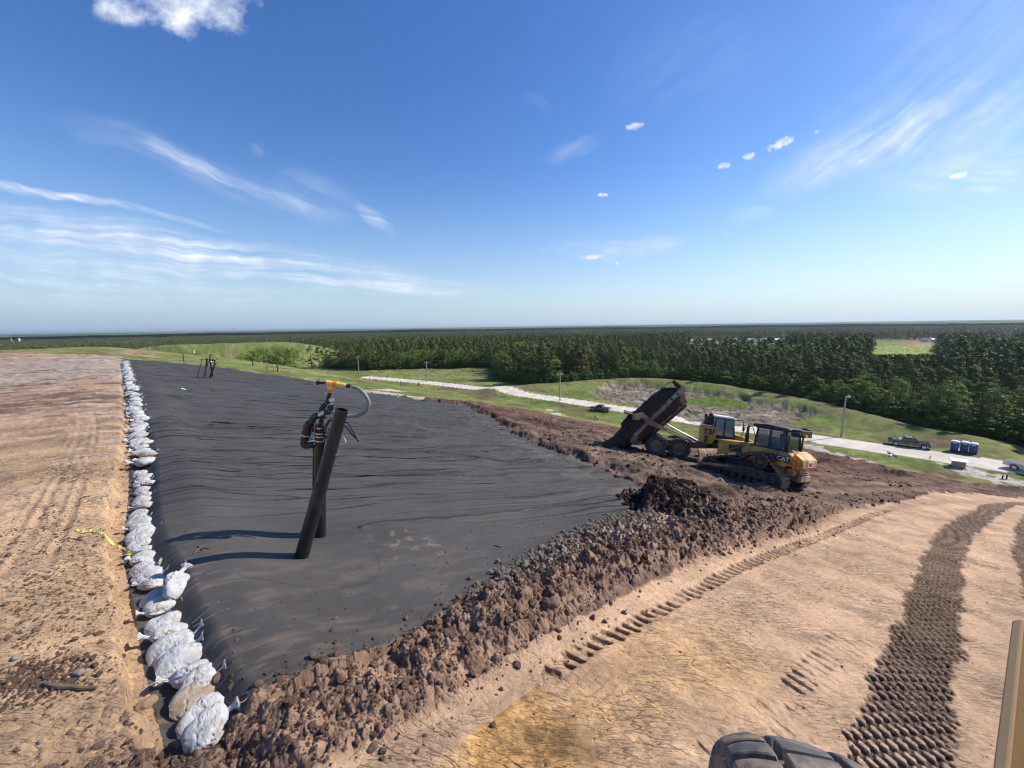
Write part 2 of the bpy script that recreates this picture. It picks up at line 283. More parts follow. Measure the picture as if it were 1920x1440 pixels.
    # bricks (old tread prints) beside the stitched row
    bm = sst(1.5, .7, np.abs(sbs-.1-.7))*(sbs > .12)*mh*sst(22, 9, r)*sst(-.35, .15, fbm(x/.9, y/.9, 96, 3))
    bu = sba/.20; bv = (sbs+fbm(x*2, y*2, 5)*.05)/.15; bu = bu+.5*(np.floor(bv) % 2)+fbm(x*3, y*3, 15)*.12
    gr = np.maximum(np.exp(-((bu-np.round(bu))*.20/.011)**2), np.exp(-((bv-np.round(bv))*.15/.011)**2))
    dz = dz-bm*gr*.009*np.clip(.8+fbm(x/.4, y/.4, 95)*2, 0, 1); cd = cd*(1-.15*(bm*gr)[:, None])
    # stitched row of lug prints
    sm = sst(.17, .11, sbd+fbm(x/.15, y/.15, 93, 3)*.10)*(~left)*(r < 40)*np.maximum(sst(-.30, .0, fbm(x/.35, y/.35, 94, 3)), sst(7, 10, r)); tri = np.abs(((sba/.25-sbs*1.6+fbm(x/.6, y/.6, 197)*.3) % 1)-.5)*2
    lug = sst(.62, .30, tri) ; dz = dz-sm*(.012+lug*(.065+.05*sst(7, 14, r)))+np.exp(-((sbd-.22)/.07)**2)*.018*(~left); cd = cd*(1-(sm*lug)[:, None]*.55)
    # two dark curving tyre tracks with chevron bars
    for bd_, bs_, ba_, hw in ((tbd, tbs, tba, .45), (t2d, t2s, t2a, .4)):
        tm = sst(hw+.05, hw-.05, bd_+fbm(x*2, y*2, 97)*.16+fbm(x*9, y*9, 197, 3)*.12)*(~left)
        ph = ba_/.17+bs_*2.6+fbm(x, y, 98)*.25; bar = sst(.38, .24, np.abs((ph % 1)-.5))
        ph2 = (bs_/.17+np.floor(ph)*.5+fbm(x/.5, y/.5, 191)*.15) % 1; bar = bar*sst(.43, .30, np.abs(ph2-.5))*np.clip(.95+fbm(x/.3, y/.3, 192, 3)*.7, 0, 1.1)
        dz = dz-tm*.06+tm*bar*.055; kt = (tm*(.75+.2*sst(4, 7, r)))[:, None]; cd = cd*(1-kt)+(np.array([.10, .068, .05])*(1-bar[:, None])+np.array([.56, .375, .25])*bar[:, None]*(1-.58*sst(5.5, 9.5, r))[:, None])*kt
    md, ms, ma = pline(x, y, mark3); mm = sst(.24, .16, md)*(~left); dz = dz-mm*.045*sst(.2, .35, np.abs(((ma/.22+ms*.6) % 1)-.5))*np.clip(.6+fbm(x/.5, y/.5, 99)*2, 0, 1)
    md, ms, ma = pline(x, y, mark3+np.array([.55, .1])); mm = sst(.2, .12, md)*(~left); dz = dz-mm*.03*sst(.2, .35, np.abs(((ma/.22+ms*.6) % 1)-.5))*np.clip(.4+fbm(x/.5, y/.5, 199)*2, 0, 1)
    for P, gg, w, dd in ruts:
        bd, bs, ba = pline(x, y, P); m = np.exp(-((np.abs(bs)-gg/2)/w*1.4)**2)*(bd < gg) ; edge = np.exp(-((np.abs(bs)-gg/2-w)/w*2)**2)*(bd < gg*1.5)
        k = dd*(.7+fbm(ba/1.2, bs/1.2, 17)*1.0); dz = dz-m*k+edge*k*.6
        lite = (m*.45)[:, None]; cd = cd*(1-lite)+lite*(np.array([.33, .225, .16]) if gg > 1 else np.array([.42, .29, .19]))
    # soil layer stands proud of the fabric along its right edge
    fd, fs, fa = pline(x, y, fab_right); lay = sst(-.1, .9, fd*np.where(infab, -1, 1)+fbm(x/1.1, y/1.1, 101, 4)*.9)*sst(14, 3, fd)
    dz = dz+np.where((~left) & (~inhaul), lay*.42*sst(14, 22, r), 0)
    # pile left on the slope
    pd = np.hypot((x-pile_c[0])*.95, (y-pile_c[1])*1.1); pl = np.clip(1-pd/2.3+fbm(x/.6, y/.6, 103, 4)*.25, 0, 1); dz = dz+sst(0, .75, pl)*.85; cd = cd*(1-sst(0, .1, pl)[:, None]*.75)+np.array([.07, .05, .042])*sst(0, .1, pl)[:, None]*.75
    dz = dz+sst(0, .15, pl)*clods(x, y, .2, 104)*.12
    for cx, cy, h, w in ((1580,880,.7,3.),(1660,888,.6,2.6),(1545,866,.7,3.),(1745,905,.35,2.2),(1690,893,.5,2.),(1380,935,.3,1.2),(1450,930,.35,1.),(1040,812,.3,1.5),(1000,797,.3,1.5)):
        c = unproj(cx, cy)[:2]; e_ = np.exp(-(((x-c[0])*.95-(y-c[1])*.2)/w)**2-(((x-c[0])*.2+(y-c[1])*.95)/(w*.45))**2); dz = dz+e_*h*(.8+fbm(x/.5, y/.5, 9)*.8); cd = cd*(1-e_[:, None]*.45)
    z = z+np.where(indirt | inberm, dz*np.where(infab, 0, 1), 0)
    # --- berm
    bbd, bbs, bba = pline(x, y, bermL); hh = .25+.14*sst(4, 9, r)-.30*sst(11.5, 17, r); ww = .50+.75*sst(3, 12, r)
    prof = np.exp(-np.abs(bbs/ww)**2.2*1.1)*(bbd < 6)*sst(25, 15, r); cdg = clods(x, y, .30, 111)*.5+clods(x, y, .15, 112)*.35+clods(x, y, .075, 113)*.22
    rgb_ = sst(.05, .45, prof)
    z = z+hh*prof*(1+fbm(x/.5, y/.5, 115, 4)*.7)+rgb_*(cdg*.26*np.clip(.55+.5*sst(2, 10, r), 0, 1)+np.abs(fbm(x/.22, y/.22, 116, 4))*.12-.05)
    cb = np.array([.26, .165, .115])*(.62+.75*np.clip(.5+fbm(x/.2, y/.2, 117, 5), 0, 1))[:, None]
    drytop = (sst(.35, .9, prof)*sst(6, 9, r)*sst(17, 12, r)*sst(0, .6, bbs*-1+.2))[:, None]; cb = cb*(1-drytop*.6)+np.array([.40, .34, .28])*drytop*.6
    far_b = sst(12, 20, r)[:, None]; cb = cb*(1-far_b*.25)
    bmx = np.maximum(rgb_, 0)[:, None]
    cd = cd*(1-bmx)+cb*bmx
    # --- trench + fabric
    edge_ = sst(-.62, -.50, bsC+fbm(x/.4, y/.4, 121, 3)*.15)
    tr = edge_*sst(.45, -.05, bsC)*(r < 110)
    trd = .33*np.clip(1-r/120, .5, 1)
    hum = np.exp(-((bsC-1.05)/.8)**2)*.16
    z = z-tr*trd+np.where(left & indirt, sst(-1.6, -.55, bsC)*(clods(x, y, .09, 171)*.045+clods(x, y, .2, 172)*.05)*sst(.15, .45, fbm(x/1.2, y/1.2, 173)+.4*sst(6.5, 3.5, r)), 0)+np.where(infab & (bsC > 0), hum, 0)
    m_ = x*-.48+y*.88; l_ = x*.88+y*.48
    wk = fbm((m_+fbm(l_/5, m_/3, 125)*1.2)/1.15, l_/6.5, 126, 4, .45); wk2 = fbm((m_+fbm(l_/3, m_/2, 129)*.8)/.42, l_/3.0, 127, 3)
    A = .10+.36*sst(8, 22, r); A = A*np.where(infab, 1, 0)*sst(-.1, 1.4, bsC)
    wkr = (np.abs(wk)*-1.3+.3); z = z+A*(wkr*.80+wk2*.35*sst(6, 12, r))
    wp_ = (m_+fbm(l_/6, m_/2.5, 145, 3)*1.3)/1.22; kf = np.floor(wp_); fr = (wp_-kf)*1.22; ak = np.clip(_h(kf, kf*0+3, 7)*1.3-.15+fbm(l_/3.2, kf*5.1, 146, 3)*1.2, 0, 1)*infab*sst(.2, 1.6, bsC)*sst(8.5, 13, r)
    z = z+ak*.10*np.exp(-((fr-.45)/.26)**2)*sst(45, 30, r)
    fc = np.array([.073, .067, .061])*(1+.25*fbm(x/1.5, y/1.5, 131, 4))[:, None]; 
    dust = (sst(-.05, .5, fbm(l_/.5, m_/.22, 133, 5))*sst(14, 5, r)*.30+sst(1.6, .2, bsC)*sst(.1, .35, fbm(l_/.35, m_/.1, 134, 4))*sst(14, 7, r)*.55)
    sp_, _, _ = pline(x, y, G([(740,1010),(800,1030)])); dust = dust+sst(.8, .1, sp_+fbm(x/.3, y/.3, 5)*.5)*sst(.1, .4, fbm(x/.15, y/.15, 135, 4))*.7
    dust = np.clip(dust+sst(2.0, 0, bbs+bbd*0+0+np.where(bbs < 0, -bbs*2-bbs, 0))*.22*np.clip(.5+fbm(x/.3, y/.3, 138, 4), 0, 1), 0, 1)
    dr2 = sst(3.2, .2, fd)*sst(0, .4, fbm(x/.6, y/.6, 139, 5)+.1)*.4; dust = np.clip(dust+dr2, 0, 1)
    shn = sst(10, 26, r)*sst(2, 14, bsC)
    fc = fc*(1-dust[:, None])+np.array([.20, .155, .115])*dust[:, None]
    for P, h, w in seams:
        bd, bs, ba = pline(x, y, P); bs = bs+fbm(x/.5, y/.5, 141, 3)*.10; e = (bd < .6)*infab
        z = z+e*h*.8*np.exp(-(np.where(bs > 0, bs/w, bs/(w*3)))**2); fc = fc*(1-(.7 if h > .01 else .3)*(np.exp(-(bs/(w*.8))**2)*e)[:, None])  # colour darkened along each seam too, painting in the flap's shade
    zone = np.zeros(n, int); zone[indirt] = 1; zone[inberm] = 3; zone[infab] = 2
    zone[(rgb_ > .35) & (~left | (bsC > -.2)) & (r < 60)] = 3
    zone[road & ~indirt] = 4
    col = np.where((zone == 1)[:, None], cd, col); col = np.where((zone == 3)[:, None], cd, col); col = np.where((zone == 2)[:, None], fc, col); col = np.where((zone == 4)[:, None], rc, col)
    # pale sand bank where the fabric's top edge meets the grass
    be, _, _ = pline(x, y, bankL); bk = (sst(2.3, 1.0, be+fbm(x/1.5, y/1.5, 151, 4)*2.5)*(zone == 0))[:, None]; col = col*(1-bk)+np.array([.52, .44, .34])*(.8+.3*t2)*bk
    be, _, _ = pline(x, y, edgeL); bk = (sst(1.2, .3, be+fbm(x/1.2, y/1.2, 152, 4)*1.5)*(zone == 0)*.6)[:, None]; col = col*(1-bk)+np.array([.42, .35, .27])*bk
    for cx, cy, w in SPOTS:
        c = unproj(cx, cy)[:2]; k = (sst(1, .6, np.hypot((x-c[0])/w, (y-c[1])/w/1.6)+fbm(x/1.2, y/1.2, 155, 4)*1.2)*(zone == 0))[:, None]; col = col*(1-k)+np.array([.55, .49, .41])*(.75+.4*t2)*k
    return z, np.clip(col, .004, .9), zone
bankL = G([(700,735),(760,742),(800,748),(866,757)]); edgeL = G([(236,671),(330,680),(430,690),(560,710),(640,725),(700,735)])
FIELDS = [(G([(1620,664),(1630,651),(1700,647),(1762,644),(1760,656),(1740,664)]), (.27, .30, .07)), (G([(1690,647),(1700,633),(1772,631),(1765,645)]), (.30, .17, .12)), (G([(212,654),(232,646),(252,646),(276,656),(284,668),(236,670),(222,666)]), (.36, .24, .15))]
SPOTS = [(1030,770,1.3),(1045,777,2.0),(735,731,2.2),(1540,850,3.),(1580,858,2.4),(1620,864,1.6),(1840,892,2.),(1880,895,2.),(1805,884,1.4),(1810,850,1.)]
def Zf(x, y):
    return float(H(np.array([float(x)]), np.array([float(y)]))[0][0])
# ------------------------------------------------------------------ polar sheet, finer where the camera looks
QUAL = globals().get('QUAL', 1.0)
ir = np.arange(1/2.9, 1/60, -.00034/QUAL); r1 = 1/ir
ir2 = np.arange(1/60, 1/420, -.00008/QUAL); r2 = 1/ir2[1:]
r3 = np.geomspace(430, 30000, 110)
rad = np.concatenate([[.05, .6, 1.2, 1.8, 2.3], r1, r2, r3])
th = np.concatenate([np.linspace(-62, 62, int(1320*QUAL)), np.linspace(64, 296, 110)])
TH, RR = np.meshgrid(np.radians(th), rad); X = (RR*np.sin(TH)).ravel(); Y = (RR*np.cos(TH)).ravel()
nr, nc = len(rad), len(th)
Zv = np.empty(X.size); Cv = np.empty((X.size, 3)); Zn = np.empty(X.size, int)
CH = 400000
for i in range(0, X.size, CH):
    Zv[i:i+CH], Cv[i:i+CH], Zn[i:i+CH] = H(X[i:i+CH], Y[i:i+CH])
idx = np.arange(nr*nc).reshape(nr, nc); nx = np.roll(idx, -1, axis=1)
quads = np.stack([idx[:-1], nx[:-1], nx[1:], idx[1:]], -1).reshape(-1, 4)[:, ::-1]
fz = Zn[quads]; fzone = np.where(fz[:, 0] == fz[:, 1], fz[:, 0], fz[:, 2])
def np_mesh(name, V, Fq, cols=None, smooth=True):
    me = bpy.data.meshes.new(name); nv, nf, k = len(V), len(Fq), Fq.shape[1]
    me.vertices.add(nv); me.vertices.foreach_set('co', np.ascontiguousarray(V, dtype=np.float32).ravel())
    me.loops.add(nf*k); me.loops.foreach_set('vertex_index', np.ascontiguousarray(Fq, dtype=np.int32).ravel())
    me.polygons.add(nf); me.polygons.foreach_set('loop_start', np.arange(0, nf*k, k, dtype=np.int32)); me.polygons.foreach_set('loop_total', np.full(nf, k, dtype=np.int32))
    me.polygons.foreach_set('use_smooth', np.full(nf, smooth))
    me.update(calc_edges=True)
    if cols is not None:
        at = me.attributes.new('Col', 'FLOAT_COLOR', 'POINT'); c4 = np.ones((nv, 4), np.float32); rv = np.hypot(V[:, 0], V[:, 1]); c4[:, 3] = .12+.88*sst(8.5, 15, rv); c4[:, :3] = cols; at.data.foreach_set('color', c4.ravel())
    return me
# ------------------------------------------------------------------ materials
def newmat(name):
    m = bpy.data.materials.new(name); m.use_nodes = True; n = m.node_tree; b = n.nodes['Principled BSDF']; return m, n, b
def mat(name, col, rough=.6, metal=0., var=.12, scale=6, bump=0., bscale=40, spec=.5, coat=0., dirt=None, dirt_amt=.0, dscale=2.):
    m, n, b = newmat(name); N = n.nodes.new; L = n.links.new
    t = N('ShaderNodeTexCoord'); nz = N('ShaderNodeTexNoise'); nz.inputs['Scale'].default_value = scale; nz.inputs['Detail'].default_value = 5; L(t.outputs['Object'], nz.inputs['Vector'])
    mx = N('ShaderNodeMix'); mx.data_type = 'RGBA'; mx.inputs[6].default_value = (*[c*(1-var) for c in col], 1); mx.inputs[7].default_value = (*[min(1, c*(1+var)) for c in col], 1); L(nz.outputs[0], mx.inputs[0])
    out = mx.outputs[2]
    if dirt:
        n2 = N('ShaderNodeTexNoise'); n2.inputs['Scale'].default_value = dscale; n2.inputs['Detail'].default_value = 8; n2.inputs['Roughness'].default_value = .65; L(t.outputs['Object'], n2.inputs['Vector'])
        rp = N('ShaderNodeMapRange'); rp.inputs[1].default_value = .62-dirt_amt*.4; rp.inputs[2].default_value = .72-dirt_amt*.25; L(n2.outputs[0], rp.inputs[0])
        m2 = N('ShaderNodeMix'); m2.data_type = 'RGBA'; L(rp.outputs[0], m2.inputs[0]); L(out, m2.inputs[6]); m2.inputs[7].default_value = (*dirt, 1); out = m2.outputs[2]
    L(out, b.inputs['Base Color']); b.inputs['Roughness'].default_value = rough; b.inputs['Metallic'].default_value = metal; b.inputs['Specular IOR Level'].default_value = spec; b.inputs['Coat Weight'].default_value = coat
    if bump:
        nb = N('ShaderNodeTexNoise'); nb.inputs['Scale'].default_value = bscale; nb.inputs['Detail'].default_value = 6; L(t.outputs['Object'], nb.inputs['Vector'])
        bp = N('ShaderNodeBump'); bp.inputs['Strength'].default_value = 1; bp.inputs['Distance'].default_value = bump; L(nb.outputs[0], bp.inputs['Height']); L(bp.outputs[0], b.inputs['Normal'])
    return m
def zone_mat(name, rough, spec, layers, cvar=.25, cs=9., streak=0., folds=False):
    """albedo from the soil map times fine noise; layers = (scale, height in m)"""
    m, n, b = newmat(name); N = n.nodes.new; L = n.links.new
    at = N('ShaderNodeAttribute'); at.attribute_name = 'Col'; g = N('ShaderNodeTexCoord')
    nz = N('ShaderNodeTexNoise'); nz.inputs['Scale'].default_value = cs; nz.inputs['Detail'].default_value = 9; nz.inputs['Roughness'].default_value = .7; L(g.outputs['Object'], nz.inputs['Vector'])
    mr = N('ShaderNodeMapRange'); mr.inputs[1].default_value = .3; mr.inputs[2].default_value = .7; mr.inputs[3].default_value = 1-cvar; mr.inputs[4].default_value = 1+cvar; L(nz.outputs[0], mr.inputs[0])
    vm = N('ShaderNodeVectorMath'); vm.operation = 'SCALE'; L(at.outputs['Color'], vm.inputs[0]); L(mr.outputs[0], vm.inputs['Scale'])
    L(vm.outputs[0], b.inputs['Base Color']); b.inputs['Roughness'].default_value = rough; b.inputs['Specular IOR Level'].default_value = spec
    prev = None
    for sc, h in layers:
        nb = N('ShaderNodeTexNoise'); nb.inputs['Scale'].default_value = sc; nb.inputs['Detail'].default_value = 7; nb.inputs['Roughness'].default_value = .6; L(g.outputs['Object'], nb.inputs['Vector'])
        bp = N('ShaderNodeBump'); bp.inputs['Distance'].default_value = h; L(nb.outputs[0], bp.inputs['Height'])
        if prev: L(prev, bp.inputs['Normal'])
        prev = bp.outputs[0]
    if folds:      # creases running across the sheet
        rt = N('ShaderNodeMapping'); rt.inputs['Rotation'].default_value = (0, 0, -.499); L(g.outputs['Object'], rt.inputs[0])
        for (sx_, sy_, thr_, dist_, off) in ((.040, .95, .030, .13, 0), (.07, 1.9, .035, .04, 7), (.5, 4.2, .08, .005, 3)):
            ms = N('ShaderNodeVectorMath'); ms.operation = 'MULTIPLY_ADD'; L(rt.outputs[0], ms.inputs[0]); ms.inputs[1].default_value = (sx_, sy_, 0); ms.inputs[2].default_value = (off, off, 0)
            nb = N('ShaderNodeTexNoise'); nb.noise_dimensions = '2D'; nb.inputs['Scale'].default_value = 1; nb.inputs['Detail'].default_value = 2.0; nb.inputs['Roughness'].default_value = .35; L(ms.outputs[0], nb.inputs['Vector'])
            sb_ = N('ShaderNodeMath'); sb_.operation = 'SUBTRACT'; L(nb.outputs[0], sb_.inputs[0]); sb_.inputs[1].default_value = .5; ab = N('ShaderNodeMath'); ab.operation = 'ABSOLUTE'; L(sb_.outputs[0], ab.inputs[0])
            rp = N('ShaderNodeMapRange'); rp.interpolation_type = 'SMOOTHSTEP'; rp.inputs[1].default_value = 0; rp.inputs[2].default_value = thr_; L(ab.outputs[0], rp.inputs[0])
            bp = N('ShaderNodeBump'); bp.inputs['Distance'].default_value = dist_; L(rp.outputs[0], bp.inputs['Height']); L(at.outputs['Alpha'], bp.inputs['Strength'])
            if prev: L(prev, bp.inputs['Normal'])
            prev = bp.outputs[0]
    if streak:
        mp = N('ShaderNodeMapping'); mp.inputs['Rotation'].default_value = (0, 0, .18); mp.inputs['Scale'].default_value = (3.2, 15, 9); L(g.outputs['Object'], mp.inputs[0])
        nb = N('ShaderNodeTexNoise'); nb.inputs['Scale'].default_value = 1; nb.inputs['Detail'].default_value = 5; nb.inputs['Distortion'].default_value = .6; L(mp.outputs[0], nb.inputs['Vector'])
        rp = N('ShaderNodeMapRange'); rp.interpolation_type = 'SMOOTHSTEP'; rp.inputs[1].default_value = .46; rp.inputs[2].default_value = .58; L(nb.outputs[0], rp.inputs[0])
        nm = N('ShaderNodeTexNoise'); nm.inputs['Scale'].default_value = .9; nm.inputs['Detail'].default_value = 4; L(g.outputs['Object'], nm.inputs['Vector']); rm_ = N('ShaderNodeMapRange'); rm_.inputs[1].default_value = .40; rm_.inputs[2].default_value = .62; L(nm.outputs[0], rm_.inputs[0])
        mu = N('ShaderNodeMath'); mu.operation = 'MULTIPLY'; L(rp.outputs[0], mu.inputs[0]); L(rm_.outputs[0], mu.inputs[1])
        bp = N('ShaderNodeBump'); bp.inputs['Distance'].default_value = streak; L(mu.outputs[0], bp.inputs['Height']); L(prev, bp.inputs['Normal']); prev = bp.outputs[0]
    if prev: L(prev, b.inputs['Normal'])
    return m
M = {}
M['grass'] = zone_mat('grass_ground', .9, .1, ((2.5, .25), (14, .05)), .35, 3.)
M['dirt'] = zone_mat('bare_soil', .95, .15, ((30, .018), (120, .006)), .26, 12., streak=.034)
M['berm'] = zone_mat('loose_soil', .95, .15, ((18, .03), (70, .01)), .25, 14.)
M['fabric'] = zone_mat('woven_geotextile', .62, .16, ((60, .003),), .12, 8., folds=True)
M['road'] = zone_mat('crushed_stone', .9, .2, ((12, .03),), .10, 5.)
def tag(o, label=None, cat=None, group=None, kind=None):
    if label: o['label'] = label
    if cat: o['category'] = cat
    if group: o['group'] = group
    if kind: o['kind'] = kind
    return o
for zi, name, mk in ((0, 'ground', 'grass'), (1, 'dirt', 'dirt'), (2, 'geotextile_sheet', 'fabric'), (3, 'dirt_berm', 'berm'), (4, 'gravel_road', 'road')):
    f = quads[fzone == zi]; uq, inv = np.unique(f, return_inverse=True); f = inv.reshape(f.shape)
    me = np_mesh(name, np.stack([X[uq], Y[uq], Zv[uq]], 1), f, Cv[uq]); me.materials.append(M[mk]); o = bpy.data.objects.new(name, me); COL.objects.link(o)
    if zi == 2: tag(o, 'huge wrinkled black geotextile sheet covering the slope right of the sandbags', 'geotextile sheet')
    else: tag(o, kind='structure')
del fz
Zg = Zv.reshape(nr, nc); thr = np.radians(th)
def zq(x, y):
    """height of the built ground at a point (or arrays), read off the sheet"""
    a = np.atleast_1d(np.asarray(x, float)); b = np.atleast_1d(np.asarray(y, float)); rr_ = np.clip(np.hypot(a, b), rad[0], rad[-1]*.99); t_ = np.arctan2(a, b); t_ = np.where(t_ < thr[0], t_+2*math.pi, t_)
    i = np.clip(np.searchsorted(rad, rr_)-1, 0, nr-2); j = np.clip(np.searchsorted(thr, t_)-1, 0, nc-2); fi = (rr_-rad[i])/(rad[i+1]-rad[i]); fj = np.clip((t_-thr[j])/(thr[j+1]-thr[j]), 0, 1)
    z = (Zg[i, j]*(1-fj)+Zg[i, j+1]*fj)*(1-fi)+(Zg[i+1, j]*(1-fj)+Zg[i+1, j+1]*fj)*fi
    return float(z[0]) if np.ndim(x) == 0 else z
def on(px, py):
    p = unproj(px, py); return Vector((p[0], p[1], zq(p[0], p[1])))
# ------------------------------------------------------------------ leaf material
def leafmat(name, c1, c2, sss=.0):
    m, n, b = newmat(name); N = n.nodes.new; L = n.links.new
    oi = N('ShaderNodeObjectInfo'); t = N('ShaderNodeTexCoord'); nz = N('ShaderNodeTexNoise'); nz.inputs['Scale'].default_value = .55; nz.inputs['Detail'].default_value = 4; L(t.outputs['Object'], nz.inputs['Vector'])
    a = N('ShaderNodeMath'); a.operation = 'MULTIPLY_ADD'; a.use_clamp = True; L(oi.outputs['Random'], a.inputs[0]); a.inputs[1].default_value = 1.1; a.inputs[2].default_value = -.55
    s = N('ShaderNodeMath'); s.operation = 'ADD'; s.use_clamp = True; L(a.outputs[0], s.inputs[0]); L(nz.outputs[0], s.inputs[1])
    mx = N('ShaderNodeMix'); mx.data_type = 'RGBA'; mx.inputs[6].default_value = (*c1, 1); mx.inputs[7].default_value = (*c2, 1); L(s.outputs[0], mx.inputs[0]); L(mx.outputs[2], b.inputs['Base Color'])
    b.inputs['Roughness'].default_value = .6; b.inputs['Specular IOR Level'].default_value = .1
    return m
M['pine'] = leafmat('pine_needles', (.034, .048, .013), (.150, .165, .042))
M['decid'] = leafmat('broad_leaves', (.060, .095, .016), (.22, .28, .05))
M['shrub'] = leafmat('bush_leaves', (.04, .075, .012), (.12, .20, .03))
M['bark'] = mat('bark', (.07, .052, .04), .9, var=.35, scale=8, bump=.02, bscale=12)
def clump_cloud(C, Rr, nq, size, rg, flat=.7, up=.35):
    """leaf quads on the skins of many small clumps"""
    V = []; 
    for c, r in zip(C, Rr):
        d = rg.normal(size=(nq, 3)); d /= np.linalg.norm(d, axis=1)[:, None]; d[:, 2] = np.where(d[:, 2] < -.3, -d[:, 2]*.6, d[:, 2])
        rad = r*rg.uniform(.55, 1.12, nq)[:, None]; p = c+d*rad*np.array([1, 1, flat])
        nn = d+rg.normal(size=(nq, 3))*.30+np.array([0, 0, up]); nn /= np.linalg.norm(nn, axis=1)[:, None]
        a = np.cross(nn, rg.normal(size=(nq, 3))); a /= np.linalg.norm(a, axis=1)[:, None]; b = np.cross(nn, a)
        s = size*rg.uniform(.6, 1.3, nq)[:, None]
        V.append(np.stack([p-a*s-b*s*.25, p+b*s*.55, p+a*s-b*s*.2, p-b*s*.7], 1))
    V = np.concatenate(V).reshape(-1, 3); return V, np.arange(len(V)).reshape(-1, 4)
def tube(P, rad, k=6):
    """numpy tube along P with radii"""
    P = np.asarray(P, float); n = len(P); V = []
    for i in range(n):
        t = P[min(i+1, n-1)]-P[max(i-1, 0)]; t /= np.linalg.norm(t)+1e-9; a = np.cross(t, [.3, .9, .1] if abs(t[2]) > .5 else [0, 0, 1.]); a /= np.linalg.norm(a); b = np.cross(t, a)
        an = np.linspace(0, 2*math.pi, k, endpoint=False); V.append(P[i]+rad[i]*(np.cos(an)[:, None]*a+np.sin(an)[:, None]*b))
    V = np.concatenate(V); F = [(i*k+j, i*k+(j+1) % k, (i+1)*k+(j+1) % k, (i+1)*k+j) for i in range(n-1) for j in range(k)]
    return V, np.array(F)
def join_np(parts):
    V = []; F = []; o = 0
    for v, f in parts: V.append(v); F.append(f+o); o += len(v)
    return np.concatenate(V), np.concatenate(F)
def tree_mesh(kind, seed, lod):
    rg = np.random.default_rng(seed); h = 16.5 if kind == 'pine' else (13 if kind == 'decid' else 5)
    nc = {0: 46, 1: 20, 2: 11}[lod]; nq = {0: 95, 1: 34, 2: 15}[lod]; sz = {0: .19, 1: .40, 2: .80}[lod]
    if kind == 'shrub': nc, nq, sz = 26, 60, .13
    C = []; 
    zlo = .20 if kind == 'pine' else .07
    lean = rg.normal(size=2)*.35
    for i in range(nc):
        t = rg.uniform(0, 1)**.85; z = h*(zlo+(.97-zlo)*t)
        if kind == 'pine': rmax = 2.9*math.sin(math.pi*min(1, .18+t*.80))**.75
        else: rmax = (4.0 if kind == 'decid' else 2.2)*math.sin(math.pi*(.15+.8*t))**.6
        a = rg.uniform(0, 6.283); r = rmax*rg.uniform(.25, 1.0)**.6*(1+.25*math.sin(a*2+seed))
        C.append([r*math.cos(a)+lean[0]*t, r*math.sin(a)+lean[1]*t, z])
    C.append([lean[0], lean[1], h*.985]); C = np.array(C)
    Rr = rg.uniform(.65, 1.45, len(C))*(1 if kind == 'pine' else (1.25 if kind == 'decid' else .55))
    V, F = clump_cloud(C, Rr, nq, sz, rg, .62 if kind == 'pine' else .8)
    parts = [tube([(0, 0, -.6), (lean[0]*.2, lean[1]*.2, h*.35), (lean[0]*.6, lean[1]*.6, h*.7), (lean[0], lean[1], h*.97)], [.24, .18, .12, .03] if kind != 'shrub' else [.1, .08, .05, .02], 7 if lod == 0 else 4)]
    if lod == 0:
        for i in range(min(16, len(C)//2)):
            c = C[i*2]; z0 = c[2]*.86; parts.append(tube([(lean[0]*z0/h, lean[1]*z0/h, z0), tuple(c)], [.06, .02], 4))
    tv, tf = join_np(parts)
    crown = np_mesh(f'{kind}_crown', V, F, smooth=False); crown.materials.append(M[kind])
    trunk = np_mesh(f'{kind}_trunk', tv, tf); trunk.materials.append(M['bark'])
    return crown, trunk, (V, F, tv, tf)
PINES = [tree_mesh('pine', 100+i, 0) for i in range(6)]; DECS = [tree_mesh('decid', 200+i, 0) for i in range(4)]
# ------------------------------------------------------------------ where the woods stand
edge = [tuple(unproj(*p)[:2]) for p in [(600,690),(700,693.5),(800,691),(925,688.5),(938,714),(1000,723),(1100,719),(1180,712),(1280,716),(1400,732),(1500,751),(1620,778),(1700,797),(1800,815),(1920,834),(2100,865),(2500,930)]]
wood = [(-330, 620), (-230, 520), (-120, 430), (-108, 330), (-135, 252)]+edge+[(260, 30), (3000, 0), (3000, 4000), (-6000, 4000), (-6000, 1500), (-700, 420)]
def wedge(x0, x1, d0, d1):
    a = pdir(x0, 610); b = pdir(x1, 610); a = a/a[1]; b = b/b[1]; return [(a[0]*d0, d0), (b[0]*d0, d0), (b[0]*d1, d1), (a[0]*d1, d1)]
clear = [wedge(1640, 1762, 205, 700), wedge(1285, 1478, 310, 730), wedge(1850, 1905, 300, 420), wedge(-400, 540, 0, 450)]
def in_wood(x, y):
    m = inpoly(x, y, wood)
    for c in clear: m &= ~inpoly(x, y, c)
    return m
fx, fy = rng.uniform(-70, 900, 60000), rng.uniform(40, 700, 60000)
def jgrid(x0, x1, y0, y1, s):
    gx, gy = np.meshgrid(np.arange(x0, x1, s), np.arange(y0, y1, s)); gx = gx.ravel()+rng.uniform(-.45, .45, gx.size)*s; gy = gy.ravel()+rng.uniform(-.45, .45, gy.size)*s; return gx, gy
def seen(x, y, m=90): px = 960+x/np.maximum(y, 1)*F_PX*1.0; return (px > -m) & (px < 1920+m*4) & (y > 20)
gx, gy = jgrid(-330, 560, 50, 560, 5.6); k = in_wood(gx, gy) & seen(gx, gy); gx, gy = gx[k], gy[k]
eb, _, _ = pline(gx, gy, np.array([(-108, 330), (-135, 252)]+edge)); dd = np.hypot(gx, gy)
score = dd+eb*2.2; order = np.argsort(score); near_i = order[:292]; rest_i = order[292:]
nz_dec = fbm(gx/22, gy/22, 401, 3)
cnt = {'pine_tree': 0, 'leafy_tree': 0}
